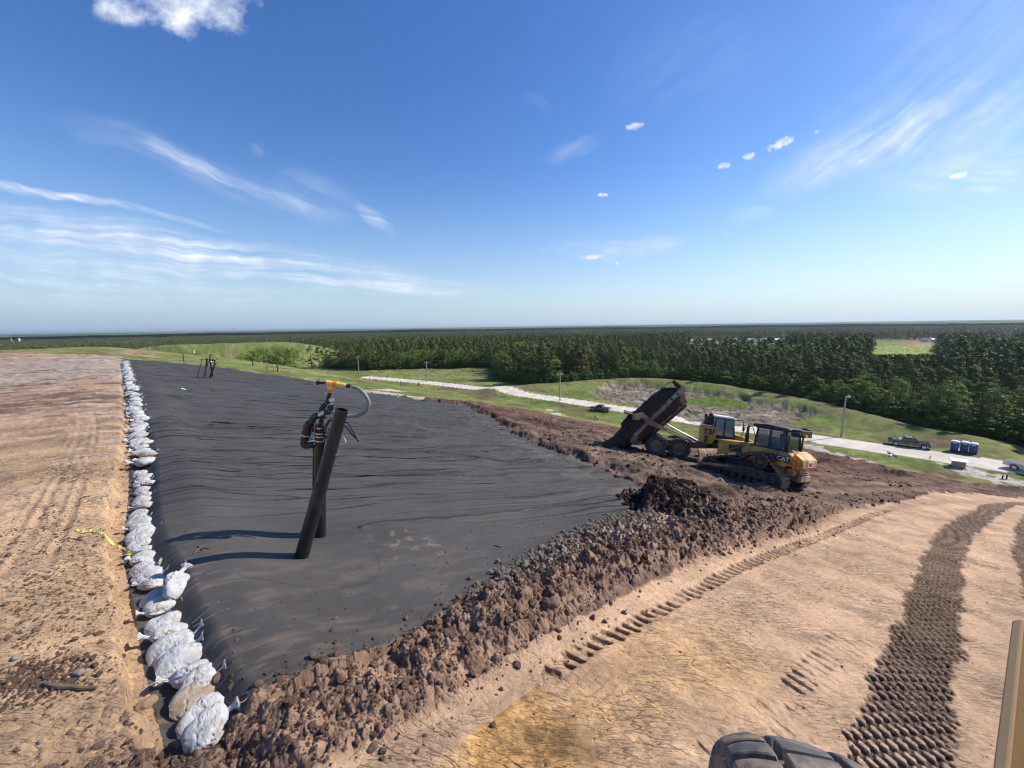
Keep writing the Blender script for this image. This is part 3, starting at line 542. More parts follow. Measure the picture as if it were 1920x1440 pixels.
for i in near_i:
    x, y = gx[i], gy[i]; dec = (nz_dec[i] > .17) or (eb[i] < 5 and rng.random() < .22)
    P = (DECS if dec else PINES)[rng.integers(0, 4 if dec else 6)]; nm = 'leafy_tree' if dec else 'pine_tree'
    e = bpy.data.objects.new(nm, None); COL.objects.link(e); e.location = (x, y, float(Z0(x, y))-.1)
    s = rng.uniform(.76, 1.12)*(1.0 if not dec else rng.uniform(.7, 1.05))*(.76 if x > 50 else .95)
    pxx = 960+x/y*F_PX*.985
    if 1600 < pxx < 1775 and y < 215: s = min(s, (-e.location.z-.086*y)/16.5)
    e.scale = (s*rng.uniform(.95, 1.15),)*2+(s,); e.rotation_euler.z = rng.uniform(0, 6.28); e.empty_display_size = .5
    if dec: tag(e, 'bright green leafy tree in the wood beyond the gravel road', 'tree', 'leafy trees along the edge of the wood')
    else: tag(e, 'tall dark green pine in the wood beyond the gravel road', 'tree', 'pines along the edge of the wood')
    for j, nme in ((0, 'crown'), (1, 'trunk')):
        o = bpy.data.objects.new(nme, P[j]); COL.objects.link(o); o.parent = e
# bright shrubs and small trees between the grassy shoulder and the far mound
gsh, _gs = 'leafy trees below the grassy mound', 0
for px, py, s in [(395,672,.45),(412,672,.55),(428,672,.62),(442,673,.8),(456,673,.9),(470,675,1.05),(484,676,1.1),(498,678,1.15),(512,680,1.2),(526,683,1.15),(538,686,1.2),(552,690,1.1),(375,668,.35),(360,665,.3),(448,670,.8),(476,671,1.),(505,674,1.1),(533,678,1.2)]:
    d = pdir(px, py); d = d/d[1]; Yd = 235+rng.uniform(-18, 18); x, y = d[0]*Yd, Yd
    P = DECS[rng.integers(0, 4)]; e = bpy.data.objects.new('leafy_tree', None); COL.objects.link(e); e.location = (x, y, float(Z0(x, y))-.2); e.scale = (s*1.15, s*1.15, s*.95); e.rotation_euler.z = rng.uniform(0, 6.28)
    tag(e, 'bright green leafy tree in the clump between the grassy shoulder and the far mound', 'tree', 'leafy trees below the far grassy mound')
    for j, nme in ((0, 'crown'), (1, 'trunk')):
        o = bpy.data.objects.new(nme, P[j]); COL.objects.link(o); o.parent = e
# ------------------------------------------------------------------ the rest of the wood: one object, instanced trees
LO = bpy.data.collections.new('wood_trees'); k = 0
for kind, n in (('pine', 4), ('decid', 2)):
    for lod in (1, 2):
        for i in range(n):
            c, t, (V, F, tv, tf) = tree_mesh(kind, 300+i, lod); v, f = join_np([(V, F), (tv, tf)]); me = np_mesh(f'{kind}_whole', v, f, smooth=False); me.materials.append(M[kind]); me.materials.append(M['bark'])
            mi = np.zeros(len(f), np.int32); mi[len(F):] = 1; me.polygons.foreach_set('material_index', mi)
            o = bpy.data.objects.new(f'w{lod}{"p" if kind=="pine" else "q"}{i}', me); LO.objects.link(o)
names = sorted(o.name for o in LO.objects)   # w1p0-3, w1q0-1, w2p0-3, w2q0-1
pts = [np.stack([gx[rest_i], gy[rest_i]], 1)]
for s, r0, r1_ in ((7.2, 0, 620), (10.5, 620, 1150), (16, 1150, 2700)):
    a, b = jgrid(-1.45*r1_, 1.6*r1_, 20, r1_, s); rr = np.hypot(a, b); used = (a > -330) & (a < 560) & (b > 50) & (b < 560)
    kk = in_wood(a, b) & seen(a, b) & (rr < r1_) & (rr >= r0) & ~used; pts.append(np.stack([a[kk], b[kk]], 1))
pts = np.concatenate(pts); rr = np.hypot(pts[:, 0], pts[:, 1]); n = len(pts)
dn = fbm(pts[:, 0]/60, pts[:, 1]/60, 411, 4)+rng.normal(size=n)*.05; dec = (dn > .16) | ((rr > 500) & (pts[:, 0] > 150) & (dn > .0))
lod = (rr > 420).astype(int); var = np.where(dec, 4+rng.integers(0, 2, n), rng.integers(0, 4, n))+lod*6
sc = .90*rng.uniform(.72, 1.15, n)*np.where(dec, .9, 1)*(1+.28*fbm(pts[:, 0]/90, pts[:, 1]/90, 5, 3)); 
pxx = 960+pts[:, 0]/pts[:, 1]*F_PX*.985; sc = np.where((pxx > 1600) & (pxx < 1775) & (pts[:, 1] < 215), np.minimum(sc, (25-.086*pts[:, 1])/16.5), sc); sc = np.maximum(sc, .25)
me = bpy.data.meshes.new('wood'); me.vertices.add(n); co = np.stack([pts[:, 0], pts[:, 1], Z0(pts[:, 0], pts[:, 1])-.3], 1).astype(np.float32); me.vertices.foreach_set('co', co.ravel())
for an, ty, val in (('vi', 'INT', var.astype(np.int32)), ('sc', 'FLOAT', sc.astype(np.float32)), ('rz', 'FLOAT', rng.uniform(0, 6.28, n).astype(np.float32)), ('wd', 'FLOAT', np.where(rr > 1150, 1.5, np.where(rr > 620, 1.2, 1.05)).astype(np.float32))):
    at = me.attributes.new(an, ty, 'POINT'); at.data.foreach_set('value', val)
fo = bpy.data.objects.new('distant_wood', me); COL.objects.link(fo); tag(fo, 'dark pine wood stretching to the horizon behind the first trees', 'wood', kind='stuff')
ng = bpy.data.node_groups.new('scatter', 'GeometryNodeTree'); ng.interface.new_socket('Geometry', in_out='INPUT', socket_type='NodeSocketGeometry'); ng.interface.new_socket('Geometry', in_out='OUTPUT', socket_type='NodeSocketGeometry')
A = ng.nodes.new; K = ng.links.new; gi = A('NodeGroupInput'); go = A('NodeGroupOutput')
def na(nm, ty): q = A('GeometryNodeInputNamedAttribute'); q.data_type = ty; q.inputs['Name'].default_value = nm; return q.outputs['Attribute']
ci = A('GeometryNodeCollectionInfo'); ci.inputs['Collection'].default_value = LO; ci.inputs['Separate Children'].default_value = True; ci.inputs['Reset Children'].default_value = True
ip = A('GeometryNodeInstanceOnPoints'); K(gi.outputs[0], ip.inputs['Points']); K(ci.outputs[0], ip.inputs['Instance']); ip.inputs['Pick Instance'].default_value = True; K(na('vi', 'INT'), ip.inputs['Instance Index'])
cx = A('ShaderNodeCombineXYZ'); K(na('rz', 'FLOAT'), cx.inputs[2]); K(cx.outputs[0], ip.inputs['Rotation'])
mm = A('ShaderNodeMath'); mm.operation = 'MULTIPLY'; K(na('sc', 'FLOAT'), mm.inputs[0]); K(na('wd', 'FLOAT'), mm.inputs[1])
cx = A('ShaderNodeCombineXYZ'); K(mm.outputs[0], cx.inputs[0]); K(mm.outputs[0], cx.inputs[1]); K(na('sc', 'FLOAT'), cx.inputs[2]); K(cx.outputs[0], ip.inputs['Scale']); K(ip.outputs[0], go.inputs[0])
md = fo.modifiers.new('scatter', 'NODES'); md.node_group = ng
print('wood instances', n)
# ------------------------------------------------------------------ undergrowth closing the foot of the wood
SH = bpy.data.collections.new('undergrowth_set')
for i in range(4):
    c, t, (V, F, tv, tf) = tree_mesh('shrub', 700+i, 0); o = bpy.data.objects.new(f'u{i}', c); SH.objects.link(o)
EL = np.array(edge); sg = np.hypot(*np.diff(EL, axis=0).T); ac = np.concatenate([[0], np.cumsum(sg)]); nn2 = 2600; s_ = rng.uniform(0, ac[-1], nn2); ux = np.interp(s_, ac, EL[:, 0])+rng.normal(size=nn2)*5; uy = np.interp(s_, ac, EL[:, 1])+rng.normal(size=nn2)*5
k = in_wood(ux, uy); ux, uy = ux[k], uy[k]; me = bpy.data.meshes.new('undergrowth'); me.vertices.add(len(ux)); me.vertices.foreach_set('co', np.stack([ux, uy, Z0(ux, uy)-.3], 1).astype(np.float32).ravel())
for an, ty, val in (('vi', 'INT', rng.integers(0, 4, len(ux)).astype(np.int32)), ('sc', 'FLOAT', rng.uniform(.45, 1.25, len(ux)).astype(np.float32)), ('rz', 'FLOAT', rng.uniform(0, 6.28, len(ux)).astype(np.float32)), ('wd', 'FLOAT', np.full(len(ux), 1.3, np.float32))): at = me.attributes.new(an, ty, 'POINT'); at.data.foreach_set('value', val)
uo = bpy.data.objects.new('undergrowth', me); COL.objects.link(uo); tag(uo, 'low green brush at the foot of the wood', 'undergrowth', kind='stuff'); ng2 = ng.copy(); [setattr(q.inputs['Collection'], 'default_value', SH) for q in ng2.nodes if q.bl_idname == 'GeometryNodeCollectionInfo']; uo.modifiers.new('scatter', 'NODES').node_group = ng2
# ------------------------------------------------------------------ canopy beyond 2.4 km
ra = np.geomspace(2300, 14000, 260); ta = np.radians(np.linspace(-70, 72, 700)); T_, R_ = np.meshgrid(ta, ra); cx_ = (R_*np.sin(T_)).ravel(); cy_ = (R_*np.cos(T_)).ravel()
f1, f2, cc = worley(cx_/26, cy_/26, 7); cz = -13.5+2.5*(1-f1)*cc+4*fbm(cx_/300, cy_/300, 9, 4)-(np.hypot(cx_, cy_)/40000)**2*25
ii = np.arange(260*700).reshape(260, 700); q = np.stack([ii[:-1, :-1], ii[:-1, 1:], ii[1:, 1:], ii[1:, :-1]], -1).reshape(-1, 4)[:, ::-1]
tt = np.clip(.5+fbm(cx_/700, cy_/260, 13, 5)*1.6, 0, 1)[:, None]; cc2 = np.array([.05, .08, .03])*(1-tt)+np.array([.13, .19, .06])*tt
M['canopy'] = zone_mat('far_canopy', .9, .1, ((.05, 6.),), .4, .04)
me = np_mesh('far_canopy', np.stack([cx_, cy_, cz], 1), q, cc2); me.materials.append(M['canopy']); o = bpy.data.objects.new('far_woodland', me); COL.objects.link(o); tag(o, 'hazy woodland canopy at the horizon beyond the dark pine wood', 'woodland', kind='stuff')

# ------------------------------------------------------------------ haze
hm = bpy.data.materials.new('haze'); hm.use_nodes = True; hn = hm.node_tree; hn.nodes.clear(); ho = hn.nodes.new('ShaderNodeOutputMaterial'); hv = hn.nodes.new('ShaderNodeVolumePrincipled'); hv.inputs['Color'].default_value = (.70, .82, .95, 1); hv.inputs['Density'].default_value = 6.5e-5; hv.inputs['Anisotropy'].default_value = .3; hn.links.new(hv.outputs[0], ho.inputs['Volume'])
hb0 = bpy.data.meshes.new('haze'); X_ = 31000; hb0.from_pydata([(sx*X_, sy*X_, z) for z in (-75, 32) for sx, sy in ((-1, -1), (1, -1), (1, 1), (-1, 1))], [], [(3, 2, 1, 0), (4, 5, 6, 7), (0, 1, 5, 4), (1, 2, 6, 5), (2, 3, 7, 6), (3, 0, 4, 7)]); hb0.materials.append(hm)
ho_ = bpy.data.objects.new('haze', hb0); COL.objects.link(ho_); tag(ho_, kind='stuff')
# ------------------------------------------------------------------ mesh builder
def V3(*a): return Vector(a)
class MB:
    def __init__(s): s.v = []; s.f = []
    def add(s, V, F): o = len(s.v); s.v += [tuple(p) for p in V]; s.f += [tuple(i+o for i in q) for q in F]; return s
    def box(s, c, d, rot=None, taper=1.0):
        x, y, z = [q/2 for q in d]; P = [V3(-x, -y, -z), V3(x, -y, -z), V3(x, y, -z), V3(-x, y, -z), V3(-x*taper, -y*taper, z), V3(x*taper, -y*taper, z), V3(x*taper, y*taper, z), V3(-x*taper, y*taper, z)]
        if rot: Rm = Matrix.Rotation(rot[2], 3, 'Z') @ Matrix.Rotation(rot[1], 3, 'Y') @ Matrix.Rotation(rot[0], 3, 'X'); P = [Rm @ p for p in P]
        return s.add([p+Vector(c) for p in P], [(3, 2, 1, 0), (4, 5, 6, 7), (0, 1, 5, 4), (1, 2, 6, 5), (2, 3, 7, 6), (3, 0, 4, 7)])
    def b2(s, lo, hi): return s.box([(a+b)/2 for a, b in zip(lo, hi)], [abs(b-a) for a, b in zip(lo, hi)])
    def prism(s, prof, y0, y1, ins=0.):
        """outline in x,z run from y0 to y1"""
        n = len(prof); A = [(p[0], y0, p[1]) for p in prof]; B = [(p[0], y1, p[1]) for p in prof]
        area = sum(prof[i][0]*prof[(i+1) % n][1]-prof[(i+1) % n][0]*prof[i][1] for i in range(n)); F = [(i, (i+1) % n, n+(i+1) % n, n+i) for i in range(n)]+[tuple(range(n))[::-1], tuple(range(n, 2*n))]
        if (area > 0) == (y1 > y0): pass
        return s.add(A+B, F)
    def cyl(s, p0, p1, r0, r1=None, n=14, cap=True):
        p0 = Vector(p0); p1 = Vector(p1); r1 = r0 if r1 is None else r1; t = (p1-p0).normalized(); a = t.cross(V3(0, 0, 1) if abs(t.z) < .9 else V3(1, 0, 0)).normalized(); b = t.cross(a)
        V = []; 
        for p, r in ((p0, r0), (p1, r1)): V += [p+r*(math.cos(6.28318*i/n)*a+math.sin(6.28318*i/n)*b) for i in range(n)]
        F = [(i, (i+1) % n, n+(i+1) % n, n+i) for i in range(n)]
        if cap: F += [tuple(range(n))[::-1], tuple(range(n, 2*n))]
        return s.add(V, F)
    def tube(s, P, r, n=10, cap=True):
        P = [Vector(p) for p in P]; m = len(P); rr = r if isinstance(r, (list, tuple)) else [r]*m; V = []; a = None
        for i in range(m):
            t = (P[min(i+1, m-1)]-P[max(i-1, 0)]).normalized()
            if a is None: a = t.cross(V3(0, 0, 1) if abs(t.z) < .9 else V3(1, 0, 0)).normalized()
            else: a = (a-t*a.dot(t)).normalized()
            b = t.cross(a); V += [P[i]+rr[i]*(math.cos(6.28318*k/n)*a+math.sin(6.28318*k/n)*b) for k in range(n)]
        F = [(i*n+k, i*n+(k+1) % n, (i+1)*n+(k+1) % n, (i+1)*n+k) for i in range(m-1) for k in range(n)]
        if cap: F += [tuple(range(n))[::-1], tuple(range((m-1)*n, m*n))]
        return s.add(V, F)
    def lathe(s, prof, c, axis='Y', n=28):
        """profile (radius, offset along the axis)"""
        V = []; m = len(prof)
        for r, h in prof:
            for k in range(n):
                a = 6.28318*k/n; q = (r*math.cos(a), h, r*math.sin(a)) if axis == 'Y' else ((r*math.cos(a), r*math.sin(a), h) if axis == 'Z' else (h, r*math.cos(a), r*math.sin(a))); V.append((q[0]+c[0], q[1]+c[1], q[2]+c[2]))
        F = [(i*n+k, i*n+(k+1) % n, (i+1)*n+(k+1) % n, (i+1)*n+k) for i in range(m-1) for k in range(n)]; return s.add(V, F)
    def build(s, name, m, parent=None, bevel=0., smooth=False, seg=1):
        me = bpy.data.meshes.new(name); me.from_pydata(s.v, [], s.f); me.validate(); 
        bm = bmesh.new(); bm.from_mesh(me); bmesh.ops.recalc_face_normals(bm, faces=bm.faces); bm.to_mesh(me); bm.free()
        for mm in (m if isinstance(m, (list, tuple)) else [m]): me.materials.append(mm)
        o = bpy.data.objects.new(name, me); COL.objects.link(o)
        if smooth: me.polygons.foreach_set('use_smooth', [True]*len(me.polygons)); me.set_sharp_from_angle(angle=R(38))
        if bevel: b = o.modifiers.new('bevel', 'BEVEL'); b.width = bevel; b.segments = seg; b.limit_method = 'ANGLE'; b.angle_limit = R(35)
        if parent: o.parent = parent
        return o
def thing(name, label, cat, loc=(0, 0, 0), group=None, mw=None):
    e = bpy.data.objects.new(name, None); COL.objects.link(e); e.empty_display_size = .3
    if mw is not None: e.matrix_world = mw
    else: e.location = loc
    return tag(e, label, cat, group)
def copy_tree(o, parent=None):
    c = o.copy(); COL.objects.link(c)
    if parent: c.parent = parent; c.matrix_parent_inverse = o.matrix_parent_inverse
    for ch in list(o.children): copy_tree(ch, c)
    return c
def text_part(txt, size, depth, name, m, parent, mw, bold=.02):
    cu = bpy.data.curves.new('t', 'FONT'); cu.body = txt; cu.size = size; cu.extrude = depth; cu.offset = bold*size; cu.align_x = 'CENTER'; cu.align_y = 'CENTER'
    t = bpy.data.objects.new('t', cu); COL.objects.link(t); dg = bpy.context.evaluated_depsgraph_get(); me = bpy.data.meshes.new_from_object(t.evaluated_get(dg)); bpy.data.objects.remove(t)
    me.materials.append(m); o = bpy.data.objects.new(name, me); COL.objects.link(o); o.parent = parent; o.matrix_local = mw; return o
def frame_on(x, y, heading, sc=1., sink=0., flat=False, base=1.6):
    """matrix standing on the land at x, y with +X along heading (x, y)"""
    h = Vector((heading[0], heading[1], 0)).normalized(); l = Vector((-h.y, h.x, 0)); b = base
    z = lambda v: float(Z0(x+v.x, y+v.y))
    if not flat:
        fx_ = (h*2*b+V3(0, 0, z(h*b)-z(-h*b))).normalized(); fy_ = (l*2*b+V3(0, 0, z(l*b)-z(-l*b))).normalized()
    else: fx_, fy_ = h, l
    up = fx_.cross(fy_).normalized(); fy_ = up.cross(fx_)
    m = Matrix((fx_*sc, fy_*sc, up*sc)).transposed().to_4x4(); 
    gx_, gy_ = np.meshgrid(np.linspace(-b, b, 5), np.linspace(-1.1, 1.1, 4)); qx = x+h.x*gx_.ravel()+l.x*gy_.ravel(); qy = y+h.y*gx_.ravel()+l.y*gy_.ravel()
    off = float(np.mean(zq(qx, qy)-Z0(qx, qy))); m.translation = V3(x, y, float(Z0(x, y))+off)-up*sink; return m
# ------------------------------------------------------------------ shared materials
M['yel'] = mat('machine_yellow_paint', (.68, .35, .052), .42, var=.10, scale=3, dirt=(.20, .125, .075), dirt_amt=.35, dscale=1.6, coat=.15)
M['yeldirty'] = mat('dusty_machine_paint', (.60, .385, .19), .75, var=.22, scale=2.2, dirt=(.22, .15, .105), dirt_amt=.75, dscale=1.3, bump=.004, bscale=30)
M['bedinner'] = mat('scraped_bed_steel', (.12, .085, .065), .7, var=.3, scale=3, dirt=(.09, .055, .04), dirt_amt=.9)
M['blk'] = mat('black_painted_steel', (.018, .018, .019), .5, var=.25, scale=4, dirt=(.09, .07, .055), dirt_amt=.22, dscale=3)
M['trk'] = mat('muddy_track_steel', (.035, .027, .023), .8, var=.35, scale=5, dirt=(.13, .088, .062), dirt_amt=.6, dscale=5, bump=.008, bscale=25)
M['trkpad'] = mat('worn_track_shoes', (.17, .13, .10), .7, var=.35, scale=5, dirt=(.23, .165, .12), dirt_amt=.6, dscale=6, bump=.008, bscale=25)
M['rub'] = mat('dusty_tyre_rubber', (.040, .038, .037), .85, var=.25, scale=4, dirt=(.12, .09, .07), dirt_amt=.55, dscale=4, bump=.004, bscale=50)
M['glass'] = mat('tinted_cab_glass', (.012, .020, .030), .06, var=.05, spec=.9)
M['lglass'] = mat('pale_dusty_glass', (.20, .27, .27), .12, var=.35, scale=3, spec=.8)
M['seat'] = mat('grey_seat_cloth', (.36, .42, .42), .9)
M['bluec'] = mat('blue_work_shirt', (.03, .07, .16), .9)
M['white'] = mat('white_paint', (.75, .75, .73), .5, var=.06)
M['chrome'] = mat('bright_metal', (.62, .62, .62), .28, metal=.9, var=.1)
M['red'] = mat('red_paint', (.32, .03, .04), .5)
M['org'] = mat('orange_plastic', (.75, .24, .015), .4)
M['soil'] = mat('dark_wet_soil', (.068, .044, .033), .95, var=.45, scale=3, bump=.04, bscale=9, dirt=(.075, .05, .038), dirt_amt=.5, dscale=3, spec=.1)
M['galv'] = mat('galvanised_steel', (.40, .41, .42), .45, metal=.7, var=.15)
# ------------------------------------------------------------------ bulldozer
def track_path(rad_pad):
    """closed loop around front idler, rear idler and raised drive sprocket (x, z, radius)"""
    W3 = [(1.72, .50, .46), (-1.72, .50, .46), (-1.02, 1.34, .42)]; pts = []
    n = len(W3)
    def tang(a, b):
        ax, az, ar = a; bx, bz, br = b; dx, dz = bx-ax, bz-az; L = math.hypot(dx, dz); th_ = math.atan2(dz, dx); al = math.acos((ar-br)/L)
        t = th_-al if False else th_+al*-1; return t
    # travel: front idler bottom -> rear idler bottom -> up over sprocket -> front idler top (outside on the right hand side of travel is down)
    ang = []
    for i in range(n):
        a = W3[i]; b = W3[(i+1) % n]; dx, dz = b[0]-a[0], b[1]-a[1]; L = math.hypot(dx, dz); th_ = math.atan2(dz, dx); al = math.acos(max(-1, min(1, (a[2]-b[2])/L))); ang.append(th_+al)
    for i in range(n):
        a0 = ang[i-1]; a1 = ang[i]; x, z, r = W3[i]; r += rad_pad
        while a1 > a0: a1 -= 2*math.pi
        k = 10
        for j in range(k+1): a = a0+(a1-a0)*j/k; pts.append((x+r*math.cos(a), z+r*math.sin(a)))
    return pts
def resample(P, step):
    P = P+[P[0]]; out = []; acc = 0; L = [math.dist(P[i], P[i+1]) for i in range(len(P)-1)]; T = sum(L); n = int(T/step); 
    for k in range(n):
        d = k*T/n; i = 0
        while d > L[i]: d -= L[i]; i += 1
        t = d/L[i]; x = P[i][0]+(P[i+1][0]-P[i][0])*t; z = P[i][1]+(P[i+1][1]-P[i][1])*t; out.append((x, z, math.atan2(P[i+1][1]-P[i][1], P[i+1][0]-P[i][0])))
    return out
def dozer(mw):
    t = thing('bulldozer', 'yellow and black crawler bulldozer seen from its rear corner beside the dump truck', 'bulldozer', mw=mw)
    for sy in (1, -1):
        yc = sy*1.18; hw = .38
        m = MB()
        P = track_path(.0); n = len(P)
        A = [(x, z) for x, z in P]; B = [(x, z) for x, z in track_path(-.07)]
        V = []; F = []
        for y in (yc-hw+.12, yc+hw-.12):
            V += [(x, y, z) for x, z in A]; V += [(x, y, z) for x, z in B]
        for i in range(n):
            j = (i+1) % n; F += [(i, j, 2*n+j, 2*n+i), (n+i, n+j, 3*n+j, 3*n+i), (i, j, n+j, n+i), (2*n+i, 2*n+j, 3*n+j, 3*n+i)]
        m.add(V, F); tb = m.build('track', M['trk'], t)
        m = MB()
        for x, z, a in resample(track_path(.03), .205):
            m.box((x, yc, z), (.185, 2*hw, .035), (0, -a, 0)); nx_, nz_ = -math.sin(a)*-1, math.cos(a)*-1
            m.box((x+math.sin(a)*-.045*-1*-1*-1, yc, z), (.02, 2*hw, .02), (0, -a, 0))
            ox, oz = math.sin(a)*-.05, math.cos(a)*.05
            m.box((x+ox, yc, z+oz), (.028, 2*hw, .075), (0, -a, 0)); m.box((x-ox, yc, z-oz), (.028, 2*hw, .075), (0, -a, 0))
        m.build('track_shoes', M['trkpad'], tb)
        m = MB(); m.prism([(1.75, .36), (-1.75, .36), (-1.6, .80), (-.9, .92), (1.5, .74)], yc-.20, yc+.20); m.build('track_frame', M['trk'], t, bevel=.03)
        for nme, x, z, r in (('idler_wheel', 1.72, .50, .42), ('idler_wheel', -1.72, .50, .42), ('drive_sprocket', -1.02, 1.34, .36)):
            m = MB(); m.lathe([(.02, -.27), (r*.35, -.27), (r*.4, -.22), (r*.75, -.19), (r*.8, -.24), (r, -.24), (r, .24), (r*.8, .24), (r*.75, .19), (r*.4, .22), (r*.35, .27), (.02, .27)], (x, yc, z), 'Y', 24)
            for q in range(8): a = q*.785; m.cyl((x+r*.6*math.cos(a), yc-sy*.0-.26, z+r*.6*math.sin(a)), (x+r*.6*math.cos(a), yc+.26, z+r*.6*math.sin(a)), .03, n=6)
            m.build(nme, M['trk'], t, smooth=True)
        for k in range(7):
            m = MB(); x = 1.25-k*.42; m.lathe([(.02, -.22), (.15, -.22), (.15, .22), (.02, .22)], (x, yc, .22), 'Y', 16); m.build('track_roller', M['trk'], t, smooth=True)
        m = MB(); m.prism([(1.15, 1.22), (.1, 1.30), (-.55, 1.72), (-1.45, 1.90), (-1.75, 1.55), (-1.62, 1.5), (-1.4, 1.80), (-.6, 1.64), (.05, 1.20), (1.15, 1.14)], yc-.33, yc+.33); m.build('fender', M['blk'], t, bevel=.01)
        m = MB(); m.tube([(-.6, sy*.6, .8), (1.0, sy*1.62, .62), (2.35, sy*1.55, .45)], .09, 8); m.build('push_arm', M['yeldirty'], t)
        m = MB(); m.cyl((1.45, sy*.42, 1.45), (2.3, sy*.55, .75), .06, n=10); m.cyl((1.45, sy*.42, 1.45), (1.95, sy*.48, 1.04), .10, n=10); m.build('lift_cylinder', M['blk'], t)
    # hull
    m = MB(); m.b2((-1.6, -.72, .55), (1.75, .72, 1.15)); m.build('main_frame', M['blk'], t, bevel=.03)
    m = MB(); m.prism([(1.95, .95), (1.95, 1.92), (1.88, 2.0), (.05, 2.12), (.05, 1.05)], -.56, .56); hd = m.build('hood', M['yel'], t, bevel=.05, seg=2)
    m = MB(); m.prism([(1.25, 1.45), (1.25, 1.83), (.5, 1.88), (.5, 1.45)], .562, .575); m.prism([(1.25, 1.45), (1.25, 1.83), (.5, 1.88), (.5, 1.45)], -.575, -.562); m.build('engine_grille', M['blk'], hd)
    m = MB(); m.cyl((.55, .58, 1.84), (1.2, .58, 1.5), .02, n=6); m.build('grille_brace', M['yel'], hd)
    m = MB(); m.b2((1.955, -.48, 1.05), (1.98, .48, 1.85)); m.build('radiator_guard', M['blk'], hd)
    m = MB(); m.cyl((.42, .30, 2.05), (.42, .30, 3.0), .075); m.cyl((.42, .30, 2.95), (.36, .30, 3.12), .06); m.cyl((.42, .30, 2.1), (.42, .30, 2.5), .11); m.build('exhaust_stack', M['blk'], t, smooth=True)
    m = MB(); m.tube([(.3, .55, 2.1), (.3, .72, 2.62), (.1, .75, 2.9)], .022, 6); m.build('grab_rail', M['blk'], t)
    # rear body under and behind the cab
    m = MB(); m.prism([(-.15, 1.3), (-.15, 1.98), (-.35, 2.06), (-2.1, 2.08), (-2.28, 1.92), (-2.28, 1.40), (-1.9, 1.28), (-.7, 1.40)], -1.08, 1.08); bd = m.build('side_tanks', M['yel'], t, bevel=.04, seg=2)
    m = MB(); m.prism([(-2.26, 1.28), (-2.26, 2.04), (-2.36, 2.04), (-2.70, 1.78), (-2.72, 1.36), (-2.5, 1.25)], -.80, .80); ft = m.build('fuel_tank', M['yel'], t, bevel=.05, seg=2)
    m = MB(); m.b2((-2.735, -.25, 1.42), (-2.715, .25, 1.72)); m.build('rear_decal', M['white'], ft)
    m = MB(); m.b2((-2.742, -.17, 1.47), (-2.73, .17, 1.66)); m.build('decal_mark', M['red'], ft)
    m = MB(); m.b2((-2.45, -.32, .55), (-1.6, .32, 1.2)); m.b2((-2.6, -.5, .62), (-2.4, .5, .92)); m.cyl((-2.2, .55, 1.05), (-2.2, .9, 1.05), .2); m.b2((-1.95, .55, .75), (-1.75, .95, 1.3)); m.build('drawbar', M['yeldirty'], t, bevel=.02)
    m = MB()
    for y in (.86, 1.10): m.tube([(-2.20, y, 1.15), (-2.4, y, 1.3), (-2.42, y, 1.9), (-2.36, y, 2.10), (-2.2, y, 2.2)], .022, 7)
    for z in (1.3, 1.55, 1.8): m.cyl((-2.41, .86, z), (-2.41, 1.10, z), .02, n=6)
    m.tube([(-2.42, 1.1, 1.35), (-2.6, 1.05, 1.4), (-2.62, 1.05, 1.9), (-2.44, 1.08, 2.0)], .02, 6)
    m.build('rear_ladder', M['org'], t)
    CABX = -.30; pre_cab = {o.name for o in COL.objects}
    # cab
    m = MB(); z0, z1 = 1.98, 3.18
    for x, y, x2, y2 in ((.02, .82, -.05, .70), (-.72, .86, -.74, .74), (-1.55, .82, -1.48, .72), (.02, -.82, -.05, -.70), (-.72, -.86, -.74, -.74), (-1.55, -.82, -1.48, -.72)):
        m.tube([(x, y, z0), (x2, y2, z1)], .055, 6)
    m.b2((.04, -.84, z0-.05), (-1.6, .84, z0+.12)); m.b2((.06, -.78, z1-.10), (-1.55, .78, z1-.02)); cb_ = m.build('cab_frame', M['blk'], t, bevel=.01)
    m = MB(); m.prism([(.22, z1-.02), (.16, z1+.13), (-.6, z1+.18), (-1.62, z1+.10), (-1.68, z1-.02)], -.86, .86); m.build('cab_roof', M['blk'], t, bevel=.03)
    m = MB(); m.b2((-1.66, -.62, z1-.28), (-2.10, .62, z1+.10)); m.cyl((-1.9, -.4, z1+.1), (-1.9, -.4, z1+.2), .2, n=12); m.cyl((-2.0, .45, z1-.2), (-2.2, .45, z1-.2), .09, n=10); m.b2((-2.1, .66, z1-.2), (-1.7, .80, z1-.02)); m.build('roof_air_conditioner', M['blk'], t, bevel=.03)
    m = MB(); m.b2((-2.21, .3, z1-.26), (-2.27, .52, z1-.1)); m.build('tail_light', M['org'], t)
    m = MB(); m.tube([(-1.62, .78, 2.0), (-1.64, .78, z1-.25)], .045, 6); m.tube([(-1.62, -.78, 2.0), (-1.64, -.78, z1-.25)], .045, 6); m.build('rear_post', M['blk'], t)
    def pane(nm, q, mm):
        w = MB(); a, b, c, d = [Vector(p) for p in q]; nn_ = (b-a).cross(c-a).normalized()*.008; w.add([a-nn_, b-nn_, c-nn_, d-nn_, a+nn_, b+nn_, c+nn_, d+nn_], [(3, 2, 1, 0), (4, 5, 6, 7), (0, 1, 5, 4), (1, 2, 6, 5), (2, 3, 7, 6), (3, 0, 4, 7)]); return w.build(nm, mm, t)
    for sy in (1, -1):
        pane('cab_window', [(-.02, sy*.80, z0+.14), (-.68, sy*.83, z0+.14), (-.70, sy*.73, z1-.12), (-.08, sy*.71, z1-.12)], M['cabglass'])
        pane('cab_window', [(-.78, sy*.83, z0+.14), (-1.50, sy*.80, z0+.14), (-1.44, sy*.72, z1-.12), (-.78, sy*.73, z1-.12)], M['cabglass'])
